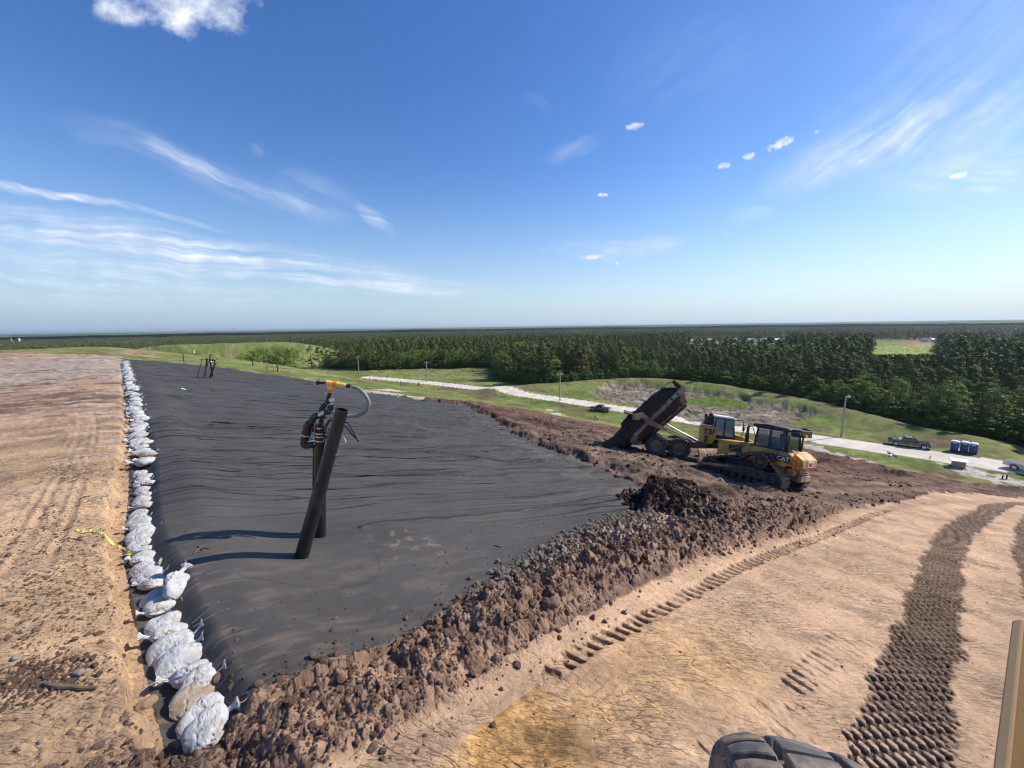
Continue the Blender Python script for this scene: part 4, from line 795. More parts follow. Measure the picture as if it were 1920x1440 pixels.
    pane('windscreen', [(.0, -.74, z0+.14), (.0, .74, z0+.14), (-.06, .66, z1-.12), (-.06, -.66, z1-.12)], M['cabglass'])
    pane('rear_window', [(-1.56, -.74, z0+.14), (-1.56, .74, z0+.14), (-1.5, .66, z1-.12), (-1.5, -.66, z1-.12)], M['cabglass'])
    m = MB(); m.box((-.85, .12, 2.2), (.5, .5, .14)); m.box((-1.08, .12, 2.58), (.14, .48, .7), (0, .12, 0)); m.box((-1.12, .12, 2.93), (.12, .28, .2)); m.build('driver_seat', M['seat'], t, bevel=.05, seg=2)
    m = MB(); m.box((-.45, -.25, 2.15), (.3, .5, .4)); m.cyl((-.35, -.2, 2.3), (-.3, -.2, 2.5), .03, n=8); m.build('control_console', M['blk'], t, bevel=.02)
    for o in t.children:
        if o.name not in pre_cab: o.location.x += CABX
    # blade
    m = MB(); n = 9; pr = [(2.45+.22*math.cos(R(-70+140*i/(n-1))), .72+.62*math.sin(R(-70+140*i/(n-1)))*1.0) for i in range(n)]; pr = [(4.95-x+.0, z) for x, z in pr]
    m.prism([(x, z) for x, z in pr]+[(x-.09, z) for x, z in pr[::-1]], -1.85, 1.85); bl = m.build('blade', M['yeldirty'], t)
    m = MB(); m.b2((2.52, -1.87, .02), (2.60, 1.87, .24)); m.build('cutting_edge', M['trkpad'], bl)
    # lettering
    dk = MB(); dk.prism([(-2.24, 1.52), (-2.24, 1.86), (-1.58, 1.86), (-1.58, 1.52)], 1.083, 1.09); dk.build('logo_patch', M['blk'], bd)
    mw_ = Matrix.Translation((-1.91, 1.096, 1.70)) @ Matrix.Rotation(math.pi, 4, 'Z') @ Matrix.Rotation(math.pi/2, 4, 'X'); text_part('CAT', .30, .003, 'lettering', M['white'], bd, mw_, .03)
    tr = MB(); tr.prism([(-2.0, 1.54), (-1.82, 1.54), (-1.91, 1.63)], 1.092, 1.095); tr.build('logo_triangle', M['yel'], bd)
    return t
m_, n_, b_ = newmat('clear_cab_glass'); M['cabglass'] = m_; b_.inputs['Base Color'].default_value = (.25, .38, .45, 1); b_.inputs['Roughness'].default_value = .04; b_.inputs['Transmission Weight'].default_value = 0.0; b_.inputs['Alpha'].default_value = .42
b_.inputs['Base Color'].default_value = (.02, .035, .05, 1)
pz = unproj(1410, 907)
DOZ = dozer(frame_on(pz[0], pz[1], (-.50, .866), .95, .02))
# ------------------------------------------------------------------ tyre with block lugs
def tyre_mb(r=.82, w=.60, lugs=26, hub=.36):
    m = MB(); m.lathe([(hub+.06, -w*.36), (r*.68, -w*.5), (r*.9, -w*.49), (r*.955, -w*.42), (r*.965, 0), (r*.955, w*.42), (r*.9, w*.49), (r*.68, w*.5), (hub+.06, w*.36)], (0, 0, 0), 'Y', 40)
    for k in range(lugs):
        for s_ in (-1, 1):
            a = 6.28318*(k+(.5 if s_ > 0 else 0))/lugs; c, s2 = math.cos(a), math.sin(a); P = []
            for rr_ in (r*.93, r*1.015):
                for (t, y) in ((-.052*r, .02), (.052*r, .02), (.085*r, w*.5), (-.015*r, w*.5)): P.append((rr_*c-t*s2, s_*y, rr_*s2+t*c))
            m.add(P, [(0, 1, 2, 3), (4, 5, 6, 7), (0, 1, 5, 4), (1, 2, 6, 5), (2, 3, 7, 6), (3, 0, 4, 7)])
    return m
TY = {}
def wheel(parent, loc, r=.82, w=.60, side=1, hubm='yeldirty'):
    key = (r, w)
    if key not in TY: TY[key] = tyre_mb(r, w).build('tyre', M['rub'], None, smooth=True).data; bpy.data.objects.remove([o for o in COL.objects if o.data == TY[key]][0])
    e = MB(); hub = r*.44
    e.lathe([(.01, side*w*.34), (hub*.35, side*w*.34), (hub*.4, side*w*.2), (hub*.8, side*w*.16), (hub*.9, side*w*.36), (hub+.07, side*w*.4), (hub+.07, side*w*.3), (hub, -side*w*.3), (.01, -side*w*.3)], (0, 0, 0), 'Y', 24)
    for q in range(10): a = q*.628; e.cyl((hub*.6*math.cos(a), side*w*.16, hub*.6*math.sin(a)), (hub*.6*math.cos(a), side*w*.22, hub*.6*math.sin(a)), .02, n=6)
    h = e.build('wheel', M[hubm], parent, smooth=True); h.location = loc
    ty = bpy.data.objects.new('tyre', TY[key]); COL.objects.link(ty); ty.parent = h; return h
# ------------------------------------------------------------------ articulated dump truck, bed raised; +X forward
def hauler(mw):
    t = thing('dump_truck', 'dusty yellow articulated dump truck tipping dark soil from its raised bed', 'dump truck', mw=mw)
    for x in (-.84, .84, 5.0):
        for sy in (-1, 1): wheel(t, (x, sy*1.12, .80), side=sy)
    m = MB()
    for sy in (-1, 1): m.b2((-1.9, sy*.42-.10, .95), (3.0, sy*.42+.10, 1.35)); m.b2((-1.2, sy*.72-.08, .7), (1.2, sy*.72+.08, .98))
    for x in (-1.8, -.8, .4, 1.6, 2.8): m.b2((x-.1, -.45, 1.0), (x+.1, .45, 1.3))
    m.build('rear_frame', M['yeldirty'], t, bevel=.02)
    m = MB()
    for x in (-.84, .84, 3.85): m.cyl((x, -1.05, .8), (x, 1.05, .8), .2, n=12); m.lathe([(.01, -.3), (.34, -.2), (.38, 0), (.34, .2), (.01, .3)], (x, 0, .8), 'Y', 14)
    m.build('axles', M['blk'], t, smooth=True)
    m = MB(); m.prism([(2.5, .75), (2.45, 1.5), (3.1, 1.6), (3.75, 1.35), (3.9, .8), (3.2, .55)], -.42, .42); m.cyl((3.35, 0, .55), (3.35, 0, 1.75), .24, n=14)
    for k in range(5): m.b2((2.75+k*.22, -.72, 1.5), (2.83+k*.22, -.40, 1.78))
    m.b2((2.7, -.74, 1.38), (3.85, -.42, 1.52)); m.cyl((2.9, -.62, 1.25), (3.9, -.62, 1.12), .11, n=10); m.cyl((3.2, -.5, 1.0), (3.9, -.8, 1.0), .09, n=10); m.build('articulation_hitch', M['yel'], t, bevel=.015)
    m = MB(); m.prism([(2.2, .35), (2.45, .38), (3.0, 1.35), (2.8, 1.42)], -.98, -.86); m.tube([(2.1, -.9, .45), (2.6, -1.0, .3), (2.75, -.9, .6)], .1, 8); m.build('step_guard', M['trkpad'], t, bevel=.01)
    # front unit
    m = MB(); m.b2((3.7, -.55, .75), (6.3, .55, 1.3)); m.build('front_frame', M['yeldirty'], t, bevel=.03)
    m = MB(); m.prism([(3.70, 1.35), (3.66, 2.45), (3.8, 2.52), (4.45, 2.50), (4.5, 1.9), (4.35, 1.35)], -1.30, -.05); tb = m.build('rear_equipment_box', M['yel'], t, bevel=.03)
    m = MB(); m.prism([(3.80, 1.98), (3.79, 2.34), (4.2, 2.34), (4.2, 1.98)], -1.315, -1.301); m.prism([(3.82, 1.45), (3.82, 1.85), (4.0, 1.85), (4.0, 1.45)], -1.315, -1.301); m.prism([(4.28, 2.1), (4.28, 2.36), (4.40, 2.36), (4.40, 2.1)], -1.315, -1.301); m.build('vent_opening', M['bedinner'], tb)
    m = MB(); m.cyl((3.98, -1.30, 2.12), (3.98, -1.40, 2.12), .13, n=14); m.build('filler_cap', M['yel'], tb)
    m = MB(); m.prism([(4.4, 1.35), (4.42, 1.95), (5.65, 1.95), (5.75, 1.35)], -1.02, .75); m.build('cab_base', M['blk'], t, bevel=.03)
    m = MB()
    for x, x2, y in ((4.45, 4.5, -1.0), (5.02, 5.02, -1.03), (5.66, 5.5, -1.0), (4.45, 4.5, .72), (5.66, 5.5, .72)): m.tube([(x, y, 1.9), (x2, y*.93, 3.12)], .05, 6)
    m.b2((4.42, -1.0, 3.06), (5.55, .72, 3.14)); m.build('cab_frame', M['blk'], t)
    m = MB(); m.prism([(4.3, 3.14), (4.35, 3.28), (5.5, 3.26), (5.72, 3.14)], -1.05, .78); m.build('cab_roof', M['white'], t, bevel=.03)  # white top paints in the sun's reflection on the cab roof
    m = MB(); m.b2((3.75, -.95, 2.56), (4.45, .1, 2.64)); m.prism([(3.80, 2.66), (3.95, 3.12), (4.38, 3.22), (4.38, 2.66)], -.85, -.25); m.cyl((4.2, -.65, 3.1), (4.2, -.65, 3.38), .13, n=12); m.cyl((3.95, -.35, 2.6), (3.95, -.35, 3.3), .09, n=10); m.build('air_intake', M['blk'], t, bevel=.03)
    m = MB(); m.b2((3.62, -1.22, 2.55), (4.2, -.6, 2.585)); m.build('top_plate', M['chrome'], t)
    for (xa, xb, ya) in ((4.50, 4.97, -.985), (5.07, 5.58, -.985), (4.50, 5.55, .71)):
        w = MB(); w.b2((xa, ya-.008, 1.98), (xb, ya+.008, 3.05)); w.build('cab_window', M['lglass'] if ya < 0 else M['cabglass'], t)
    w = MB(); w.prism([(5.63, 1.96), (5.50, 3.05), (5.52, 3.05), (5.65, 1.96)], -.93, .66); w.build('windscreen', M['cabglass'], t)
    m = MB(); m.box((4.85, -.2, 2.1), (.45, .5, .15)); m.box((4.65, -.2, 2.5), (.13, .48, .7)); m.build('driver_seat', M['blk'], t, bevel=.04)
    m = MB(); m.prism([(5.72, 1.35), (5.70, 2.15), (6.1, 2.12), (7.2, 1.75), (7.3, 1.35), (7.1, .95), (6.4, .95)], -1.0, 1.0); m.build('hood', M['yel'], t, bevel=.08, seg=2)
    m = MB(); m.tube([(5.6, -1.05, 3.1), (5.95, -1.35, 3.15), (6.0, -1.4, 2.85)], .025, 6); m.box((6.0, -1.42, 2.7), (.06, .22, .4)); m.build('mirror', M['blk'], t)
    m = MB(); m.tube([(6.0, -1.15, 2.1), (6.2, -1.15, 2.75), (6.6, -1.15, 2.85), (6.9, -1.15, 2.0)], .025, 6); m.build('hood_handrail', M['blk'], t)
    for sy in (-1, 1):
        m = MB(); m.prism([(4.0, 1.55), (4.3, 1.78), (5.7, 1.78), (6.0, 1.5), (5.95, 1.45), (5.65, 1.7), (4.35, 1.7), (4.05, 1.5)], sy*.80, sy*1.42); m.build('front_fender', M['yel'], t)
    # raised bed: built level, then turned about the rear pivot
    piv = Vector((-1.55, 0, 1.35)); ang = R(50)
    b = bpy.data.objects.new('dump_bed', None)
    m = MB(); L0, L1 = -1.05, 4.55       # from tail lip to headboard
    hs = 1.18
    def pl(m, q, th): a_, b__, c_, d_ = [Vector(p) for p in q]; nn_ = (b__-a_).cross(c_-a_).normalized()*th; m.add([a_, b__, c_, d_, a_+nn_, b__+nn_, c_+nn_, d_+nn_], [(3, 2, 1, 0), (4, 5, 6, 7), (0, 1, 5, 4), (1, 2, 6, 5), (2, 3, 7, 6), (3, 0, 4, 7)])
    bw, tw = .95, 1.36
    pl(m, [(L0, -bw, -.02), (L1-.5, -bw, .0), (L1-.5, bw, .0), (L0, bw, -.02)], .05)
    for sy in (-1, 1):
        pl(m, [(L0, sy*bw, -.02), (L0-.18, sy*tw, hs*.72), (L1, sy*tw, hs), (L1-.5, sy*bw, 0)], .06*-sy)
    pl(m, [(L1-.5, -bw, 0), (L1-.5, bw, 0), (L1, tw, hs), (L1, -tw, hs)], .06)
    body = m.build('dump_bed', M['yeldirty'], t)
    body.matrix_local = Matrix.Translation(piv) @ Matrix.Rotation(-ang, 4, 'Y')
    for sy in (-1, 1):
        m = MB(); m.add([(L0-.22, sy*(tw+.0), hs*.52), (L1+.05, sy*tw, hs*.74), (L1+.05, sy*tw, hs*1.03), (L0-.22, sy*tw, hs*.76), (L0-.22, sy*(tw+.14), hs*.52), (L1+.05, sy*(tw+.14), hs*.74), (L1+.05, sy*(tw+.14), hs*1.03), (L0-.22, sy*(tw+.14), hs*.76)], [(3, 2, 1, 0), (4, 5, 6, 7), (0, 1, 5, 4), (1, 2, 6, 5), (2, 3, 7, 6), (3, 0, 4, 7)]); rail = m.build('side_rail', M['yeldirty'], body, bevel=.015)
        if sy < 0:
            pa = MB(); pa.add([(3.35, -tw-.150, hs*.72), (4.05, -tw-.150, hs*.75), (4.05, -tw-.150, hs*.985), (3.35, -tw-.150, hs*.955), (3.35, -tw-.143, hs*.72), (4.05, -tw-.143, hs*.75), (4.05, -tw-.143, hs*.985), (3.35, -tw-.143, hs*.955)], [(3, 2, 1, 0), (4, 5, 6, 7), (0, 1, 5, 4), (1, 2, 6, 5), (2, 3, 7, 6), (3, 0, 4, 7)]); pa.build('number_patch', M['blk'], rail)
            text_part('725', .30, .003, 'lettering', M['white'], rail, Matrix.Translation((3.70, -tw-.157, hs*.855)) @ Matrix.Rotation(R(2), 4, 'Y').inverted() @ Matrix.Rotation(math.pi/2, 4, 'X'), .02)
        m = MB(); m.add([(L0-.1, sy*(bw+.16), .12), (L0+.45, sy*(bw+.05), -.12), (L0+.6, sy*(tw+.08), hs*.6), (L0-.22, sy*(tw+.12), hs*.52), (L0-.1, sy*(bw+.22), .12), (L0+.45, sy*(bw+.12), -.12), (L0+.6, sy*(tw+.15), hs*.6), (L0-.22, sy*(tw+.19), hs*.52)], [(3, 2, 1, 0), (4, 5, 6, 7), (0, 1, 5, 4), (1, 2, 6, 5), (2, 3, 7, 6), (3, 0, 4, 7)]); m.build('tail_stiffener', M['yeldirty'], body)
    m = MB()
    for x in (.4, 1.5, 2.6, 3.6): m.b2((x-.08, -bw-.02, -.2), (x+.08, bw+.02, -.03))
    for sy in (-1, 1): m.b2((L0+.3, sy*.5-.1, -.25), (L1-.6, sy*.5+.1, -.05))
    m.build('floor_ribs', M['bedinner'], body)
    m = MB(); pl(m, [(L1-.02, -tw-.14, hs*.72), (L1-.02, tw+.14, hs*.72), (L1+.02, tw*.72, hs*1.62), (L1+.02, -tw*.72, hs*1.62)], .07); pl(m, [(L1+.0, -tw*.72, hs*1.60), (L1+.0, tw*.72, hs*1.60), (L1-.5, tw*.68, hs*1.72), (L1-.5, -tw*.68, hs*1.72)], .05); hb_ = m.build('headboard', M['bedinner'], body)
    m = MB(); pl(m, [(L1+.10, -tw-.12, hs*.75), (L1+.16, -tw-.12, hs*.75), (L1+.14, -tw*.72, hs*1.64), (L1+.05, -tw*.72, hs*1.64)], .06); m.build('headboard_edge', M['yel'], hb_)
    m = MB(); m.box((L1-.75, .25, -.75), (.28, .9, .06), (0, math.pi/2+.0, 0)); m.build('mud_flap', M['rub'], body); 
    # hoist cylinders and tailgate linkage in truck space
    Bm = body.matrix_local
    for sy in (-1, 1):
        a = Bm @ V3(1.75, sy*.78, -.1); c = V3(3.05, sy*.72, 1.15); mid = a.lerp(c, .52); m = MB(); m.cyl(a, mid, .045, n=10); m.cyl(mid-(c-a)*.02, c, .085, n=12); m.build('hoist_cylinder', M['galv'], t, smooth=True)
    # tailgate: lifted plate with two cranked arms pivoting on the bed sides
    pv = Bm @ V3(1.0, 0, hs*.62); tg = Vector((-2.75, 0, 2.75))
    for sy in (-1, 1):
        yy_ = sy*(tw+.26); q0 = V3(pv.x+1.25, yy_, pv.z-.45); q1 = V3(pv.x-.2, yy_, pv.z+.08); q2 = V3(tg.x+.55, yy_, tg.z+.45); q3 = V3(tg.x+.05, yy_, tg.z-.05)
        m = MB(); 
        def beam(a, c, w1, w2):
            d = (c-a).normalized(); up_ = V3(-d.z, 0, d.x); m.prism([((a+up_*w1).x, (a+up_*w1).z), ((c+up_*w2).x, (c+up_*w2).z), ((c-up_*w2).x, (c-up_*w2).z), ((a-up_*w1).x, (a-up_*w1).z)], yy_-.06, yy_+.06)
        beam(q0, q1, .10, .24); beam(q1, q2, .24, .14); m.add([], []); m.build('tailgate_arm', M['yeldirty'], t, bevel=.015)
        m = MB(); m.cyl(q0, (2.05, sy*1.15, 1.35), .05, n=8); m.build('tailgate_link', M['yeldirty'], t)
        m = MB(); m.prism([((q2).x+.05, q2.z+.15), (q2.x+.25, q2.z-.1), (q2.x-.2, q2.z-.55), (q2.x-.75, q2.z-.55), (q2.x-.62, q2.z-.1)], yy_-.07, yy_+.07); m.build('tailgate_cheek', M['yeldirty'], t, bevel=.015)
    m = MB(); m.prism([(tg.x+.45, tg.z+.22), (tg.x+.42, tg.z+.12), (tg.x-.85, tg.z+.30), (tg.x-.80, tg.z+.42)], -tw-.2, tw+.2); m.build('tailgate', M['bedinner'], t, bevel=.02)
    return t, body, piv, ang
ph = unproj(1247, 862); HD = (.955, -.295)
HAUL, BODY, PIV, ANG = hauler(frame_on(ph[0]+.25, ph[1]+.7, HD, .84, .03, base=2.0))
for o in HAUL.children:      # the front unit is a size up and close behind the hitch
    if o.name.split('.')[0] in ('front_frame', 'rear_equipment_box', 'cab_base', 'cab_frame', 'cab_roof', 'air_intake', 'top_plate', 'cab_window', 'windscreen', 'driver_seat', 'hood', 'mirror', 'hood_handrail', 'front_fender') or (o.name.startswith('wheel') and o.location.x > 3):
        o.matrix_local = Matrix.Translation((-1.9, 0, 0)) @ Matrix.Scale(1.15, 4) @ o.matrix_local
# soil sliding out of the bed, heaped on the ground behind the truck
bpy.context.view_layer.update()
def lump(name, rows, m, label, cat, amp=.16, seed=5, sub=34):
    """rows: list of (centre, half width vector, half height vector) cross sections, joined and roughened"""
    ns = len(rows); V = []; K = 26; rows2 = []
    for i in range(sub):
        t = i/(sub-1)*(ns-1); a = min(int(t), ns-2); f = t-a; f = f*f*(3-2*f); rows2.append([rows[a][k].lerp(rows[a+1][k], f) for k in range(3)])
    for i, (c, w, h) in enumerate(rows2):
        for k in range(K):
            a = 6.28318*k/K; s_ = abs(math.cos(a))**.8*math.copysign(1, math.cos(a)); u_ = abs(math.sin(a))**.9*math.copysign(1, math.sin(a)); V.append(c+w*s_+h*u_)
    A_ = np.array([tuple(v) for v in V]); n1 = fbm(A_[:, 0]*1.1+A_[:, 2]*.9, A_[:, 1]*1.1+A_[:, 2]*1.3, seed, 4)+.6*fbm(A_[:, 0]*3+A_[:, 2]*2.9, A_[:, 1]*3.1-A_[:, 2]*2.3, seed+4, 3); n2 = fbm(A_[:, 2]*1.7+A_[:, 0], A_[:, 1]*1.3, seed+1, 4)
    A_ = A_+np.stack([n1, n2, n1*.8-n2*.3], 1)*amp
    F = [(i*K+k, i*K+(k+1) % K, (i+1)*K+(k+1) % K, (i+1)*K+k) for i in range(sub-1) for k in range(K)]+[tuple(range(K)), tuple(range((sub-1)*K, sub*K))[::-1]]
    o = MB().add(A_, F).build(name, m, smooth=True); s_ = o.modifiers.new('s', 'SUBSURF'); s_.levels = s_.render_levels = 2
    dt = bpy.data.textures.new('clod', 'CLOUDS'); dt.noise_scale = .22; dt.noise_depth = 3; d = o.modifiers.new('d', 'DISPLACE'); d.texture = dt; d.strength = .22; d.mid_level = .5; d.texture_coords = 'LOCAL'
    return tag(o, label, cat)
TB = HAUL.matrix_world @ BODY.matrix_local
def bp(x, y, z): return TB @ V3(x, y, z)
Rt = (TB.to_3x3() @ V3(0, 1, 0)).normalized(); Un = (TB.to_3x3() @ V3(0, 0, 1)).normalized()
hw_ = HAUL.matrix_world
def hp(x, y, z): return hw_ @ V3(x, y, z)
Zu = V3(0, 0, 1)
lump('soil_load', [(bp(4.35, 0, .95), Rt*1.0, Un*.45), (bp(3.7, 0, .95), Rt*1.18, Un*.9), (bp(2.6, 0, .98), Rt*1.22, Un*1.0), (bp(1.2, 0, .95), Rt*1.22, Un*.98), (bp(0, 0, 1.0), Rt*1.22, Un*1.05), (bp(-.9, 0, .95), Rt*1.2, Un*1.0),
   (hp(-3.0, 0, 1.35), Rt*1.25, (Un*.5+Zu*.3)*1.1), (hp(-3.55, 0, .75), Rt*1.6, Zu*.85+Rt*0), (hp(-4.2, 0, .25), Rt*1.9, Zu*.42), (hp(-5.2, 0, -.1), Rt*1.3, Zu*.16)], M['soil'], 'dark soil sliding out of the raised bed onto the ground behind the truck', 'soil', amp=.22)
# ------------------------------------------------------------------ sandbags along the crest
M['bag'] = mat('white_woven_bag', (.47, .475, .475), .75, var=.06, scale=4, bump=.010, bscale=14, dirt=(.36, .29, .22), dirt_amt=.38, dscale=2.6)
M['bagtan'] = mat('soiled_woven_bag', (.50, .42, .33), .8, var=.14, scale=4, bump=.0025, bscale=70, dirt=(.30, .22, .15), dirt_amt=.7, dscale=3)
M['pink'] = mat('pink_cloth', (.70, .12, .22), .8)
def bag_mesh(seed, res):
    rg = np.random.default_rng(seed); nu, nv = res, int(res*.8); L, Wd, Ht = .31, .20, .115
    V = []; u = np.linspace(0, 1, nu); v = np.linspace(0, 2*math.pi, nv, endpoint=False); U, Vv = np.meshgrid(u, v, indexing='ij')
    prof = np.where(U < .82, np.sin(np.clip((U+.02)/.84, 0, 1)*math.pi)**.42, 0); neck = .16+.26*sst(.9, 1.0, U)+.55*sst(.82, .62, U)*0; prof = np.maximum(prof*(1-sst(.70, .84, U)*.75), neck*sst(.0, .2, U))
    prof = np.where(U < .5, np.sin(np.clip((U+.03)/.9, 0, 1)*math.pi)**.42, prof)
    x = (U-.42)*2*L; c, s = np.cos(Vv), np.sin(Vv); sq = (np.abs(c)**2.6+np.abs(s)**2.6)**(-1/2.6)
    fold = 1+.10*sst(.30, .80, U)*np.cos(Vv*rg.integers(7, 11)+rg.uniform(0, 6))+.05*np.cos(Vv*5+U*9+rg.uniform(0, 6))
    wr = fbm(U*3+seed, c*1.6+s*1.4+seed, seed, 3)*.26-sst(.10, 0, np.abs(fbm(U*2.2+c*1.2, s*5+c*4+seed, seed+3, 3)))*.15*sst(.1, .5, U)-sst(.09, 0, np.abs(fbm(U*5+s*1.5+seed, c*3.2+s*1.1, seed+5, 3)))*.12+.05
    rr = prof*(fold+wr)*sq
    sag = .03*np.sin(U*7+seed)
    y = rr*c*Wd+rg.normal()*.05*U*U+sag; z = rr*s*Ht*(1.05-.15*(s < 0))+Ht*.85+.05*sst(.75, 1, U)
    P = np.stack([x, y, z], -1).reshape(-1, 3); i, j = np.meshgrid(np.arange(nu-1), np.arange(nv), indexing='ij'); F = np.stack([i*nv+j, i*nv+(j+1) % nv, (i+1)*nv+(j+1) % nv, (i+1)*nv+j], -1).reshape(-1, 4)
    cut = int(nu*.86)*nv; body = F[(F < cut+nv).all(1)]; nk = F[(F >= cut).all(1)]
    def mk(nm, f, cap):
        uq, inv = np.unique(f, return_inverse=True); ff = [tuple(q) for q in inv.reshape(f.shape)]
        if cap: ff.append(tuple(range(nv)))
        me = bpy.data.meshes.new(nm); me.from_pydata([tuple(p) for p in P[uq]], [], ff); me.polygons.foreach_set('use_smooth', [True]*len(me.polygons)); return me
    return mk('sandbag', body, True), mk('tied_neck', nk, False)
BAGS = [bag_mesh(40+i, 84) for i in range(8)]; BAGS2 = [bag_mesh(60+i, 26) for i in range(6)]
for b in BAGS+BAGS2:
    for q in b: q.materials.append(M['bag'])
BT = [(a.copy(), b.copy()) for a, b in BAGS[:3]]
for b in BT:
    for q in b: q.materials.clear(); q.materials.append(M['bagtan'])
strm = MB(); strm.tube([(0, 0, 0), (.05, .03, .04), (.12, .02, .02), (.18, .06, -.01)], .004, 5)
TIE = strm.build('tie_string', M['bag'], None); TIEM = TIE.data; bpy.data.objects.remove(TIE)
def bag(x, y, z, yaw, pitch, roll, sc, meshes, label, group='sandbags along the edge of the black sheet', string=False):
    o = bpy.data.objects.new('sandbag', meshes[0]); COL.objects.link(o); o.location = (x, y, z); o.rotation_euler = (roll, pitch, yaw); o.scale = (sc, sc*rng.uniform(.9, 1.1), sc*rng.uniform(.9, 1.1)); tag(o, label, 'sandbag', group)
    n = bpy.data.objects.new('tied_neck', meshes[1]); COL.objects.link(n); n.parent = o
    if string: s = bpy.data.objects.new('tie_string', TIEM); COL.objects.link(s); s.parent = o; s.location = (.30, 0, .12)
    return o
near = [(393,1354,30,1.0,'blue-white sandbag half buried under brown clods at the near end of the row'), (380,1312,38,1.12,'white sandbag dotted with reddish mud, second from the buried end'), (365,1278,33,1.15,'mud-stained tan sandbag, third from the buried end of the row'),
 (356,1245,28,1.22,'plump white sandbag with pointed tip next to the tan one'), (341,1210,40,1.3,'smooth white sandbag, fifth from the buried end of the row'), (324,1186,35,1.25,'white creased sandbag beside two loose white strings'), (312,1166,30,1.2,'white sandbag whose tied knot sticks out toward the dirt'),
 (309,1141,24,1.1,'white sandbag just below the round upright one'), (294,1121,40,.95,'flat grey-white sandbag tucked behind the round upright one'), (322,1096,100,1.15,'round upright sandbag perched on top of the row with gathered folds'), (290,1096,20,.9,'white sandbag squeezed against the dirt side of the round upright one'), (280,1077,12,1.0,'grey-white sandbag with a fold, second above the round upright one'),
 (277,1057,10,1.05,'greyish flat sandbag with a frayed seam, third above the round upright one'), (268,1045,8,.95,'thin blue-white sandbag below the yellow ribbon'), (262,1033,0,.9,'shadowed pointed sandbag below the yellow ribbon'), (266,1014,5,.9,'small square-topped sandbag beside the yellow ribbon'),
 (266,991,35,1.2,'long white sandbag just above the yellow ribbon'), (260,975,30,1.0,'white sandbag second above the yellow ribbon'), (257,960,20,1.0,'white sandbag third above the yellow ribbon'), (270,940,40,1.0,'white sandbag with a white tassel pointing over the black sheet'), (272,921,10,.9,'white sandbag below the pair of crossed knots'),
 (277,903,30,1.0,'white sandbag pointing over the fold in the sheet'), (272,888,15,.95,'crumpled white sandbag with a knot toward the dirt'), (264,876,0,.95,'crumpled white sandbag leaning on its neighbour near the first tan one')]
near += [(269,1027,12,.95,'white sandbag wedged between larger ones beside the yellow ribbon'), (262,1003,25,.95,'white sandbag wedged between larger ones beside the yellow ribbon'), (266,968,20,.95,'white sandbag wedged between larger ones above the yellow ribbon'), (262,949,30,.95,'white sandbag wedged between larger ones above the yellow ribbon'), (268,930,20,.95,'white sandbag wedged between larger ones above the yellow ribbon'), (270,911,10,.95,'white sandbag wedged between larger ones above the yellow ribbon'), (268,896,30,.95,'white sandbag wedged between larger ones above the yellow ribbon'), (286,1066,18,.95,'white sandbag wedged under the round upright one'), (300,1108,25,1.,'white sandbag wedged under the round upright one'),(332,1198,30,1.1,'white sandbag wedged between two creased ones'),(372,1262,30,1.1,'white sandbag squeezed behind the tan one')]
for i, (px, py, ang, sc, lb) in enumerate(near):
    p = unproj(px, py); z = zq(p[0], p[1]); yaw = R(8+ang)+(math.pi if i in (3, 6, 8, 11, 14, 17, 19, 21) else 0); tan_ = i == 2
    bag(p[0], p[1], z+(-.02 if i != 9 else .10), yaw, R(rng.uniform(-16, 2)) if i != 9 else R(-20), R(rng.uniform(-8, 8)+28+(18 if i == 9 else 0)), sc*.90, BT[0] if tan_ else BAGS[i % 8], lb, string=i in (0, 1, 3, 5, 9))
acc = np.concatenate([[0], np.cumsum(np.hypot(*np.diff(crest, axis=0).T))]); p24 = unproj(264, 868); _, _, a0 = pline(np.array([p24[0]]), np.array([p24[1]]), crest)
far_labels = ['white sandbag heaped in the middle stretch of the row', 'tied white sandbag in the thin far end of the row']
s_ = float(a0[0])+.15; kk = 0
while s_ < acc[-1]-.3 and kk < 205:
    cx = np.interp(s_, acc, crest[:, 0]); cy_ = np.interp(s_, acc, crest[:, 1]); cx2 = np.interp(s_+.3, acc, crest[:, 0]); cy2 = np.interp(s_+.3, acc, crest[:, 1]); tx, ty = cx2-cx, cy2-cy_; L_ = math.hypot(tx, ty); tx /= L_; ty /= L_
    off = rng.uniform(-.16, .16)+.06*math.sin(s_*.8); x, y = cx+ty*off, cy_-tx*off; d = math.hypot(x, y)
    lb = far_labels[0] if d < 34 else far_labels[1]; ms = BAGS2[rng.integers(0, 6)]
    if kk == 3: lb, ms = 'tan soiled sandbag lying among white ones halfway along the row', BT[1]
    yaw = math.atan2(-tx, ty)+rng.uniform(-.5, .5)+(math.pi if rng.random() < .35 else 0)
    bag(x, y, zq(x, y)-.02+(.10 if rng.random() < .3 else 0), yaw, R(rng.uniform(-14, 6)), R(rng.uniform(-18, 18)), rng.uniform(.95, 1.25), ms, lb); s_ += rng.uniform(.26, .40)*(1.0 if d < 35 else 1.25); kk += 1
p = on(254, 784); m = MB(); m.box((0, 0, .12), (.34, .28, .2), (.2, .1, .4)); m.box((.1, -.15, .1), (.25, .2, .16), (.1, .3, .2)); o = m.build('cloth', M['pink'], None, bevel=.05, seg=2, smooth=True); o.location = p; tag(o, 'crumpled pink cloth on the dirt side of the sandbag row', 'cloth')
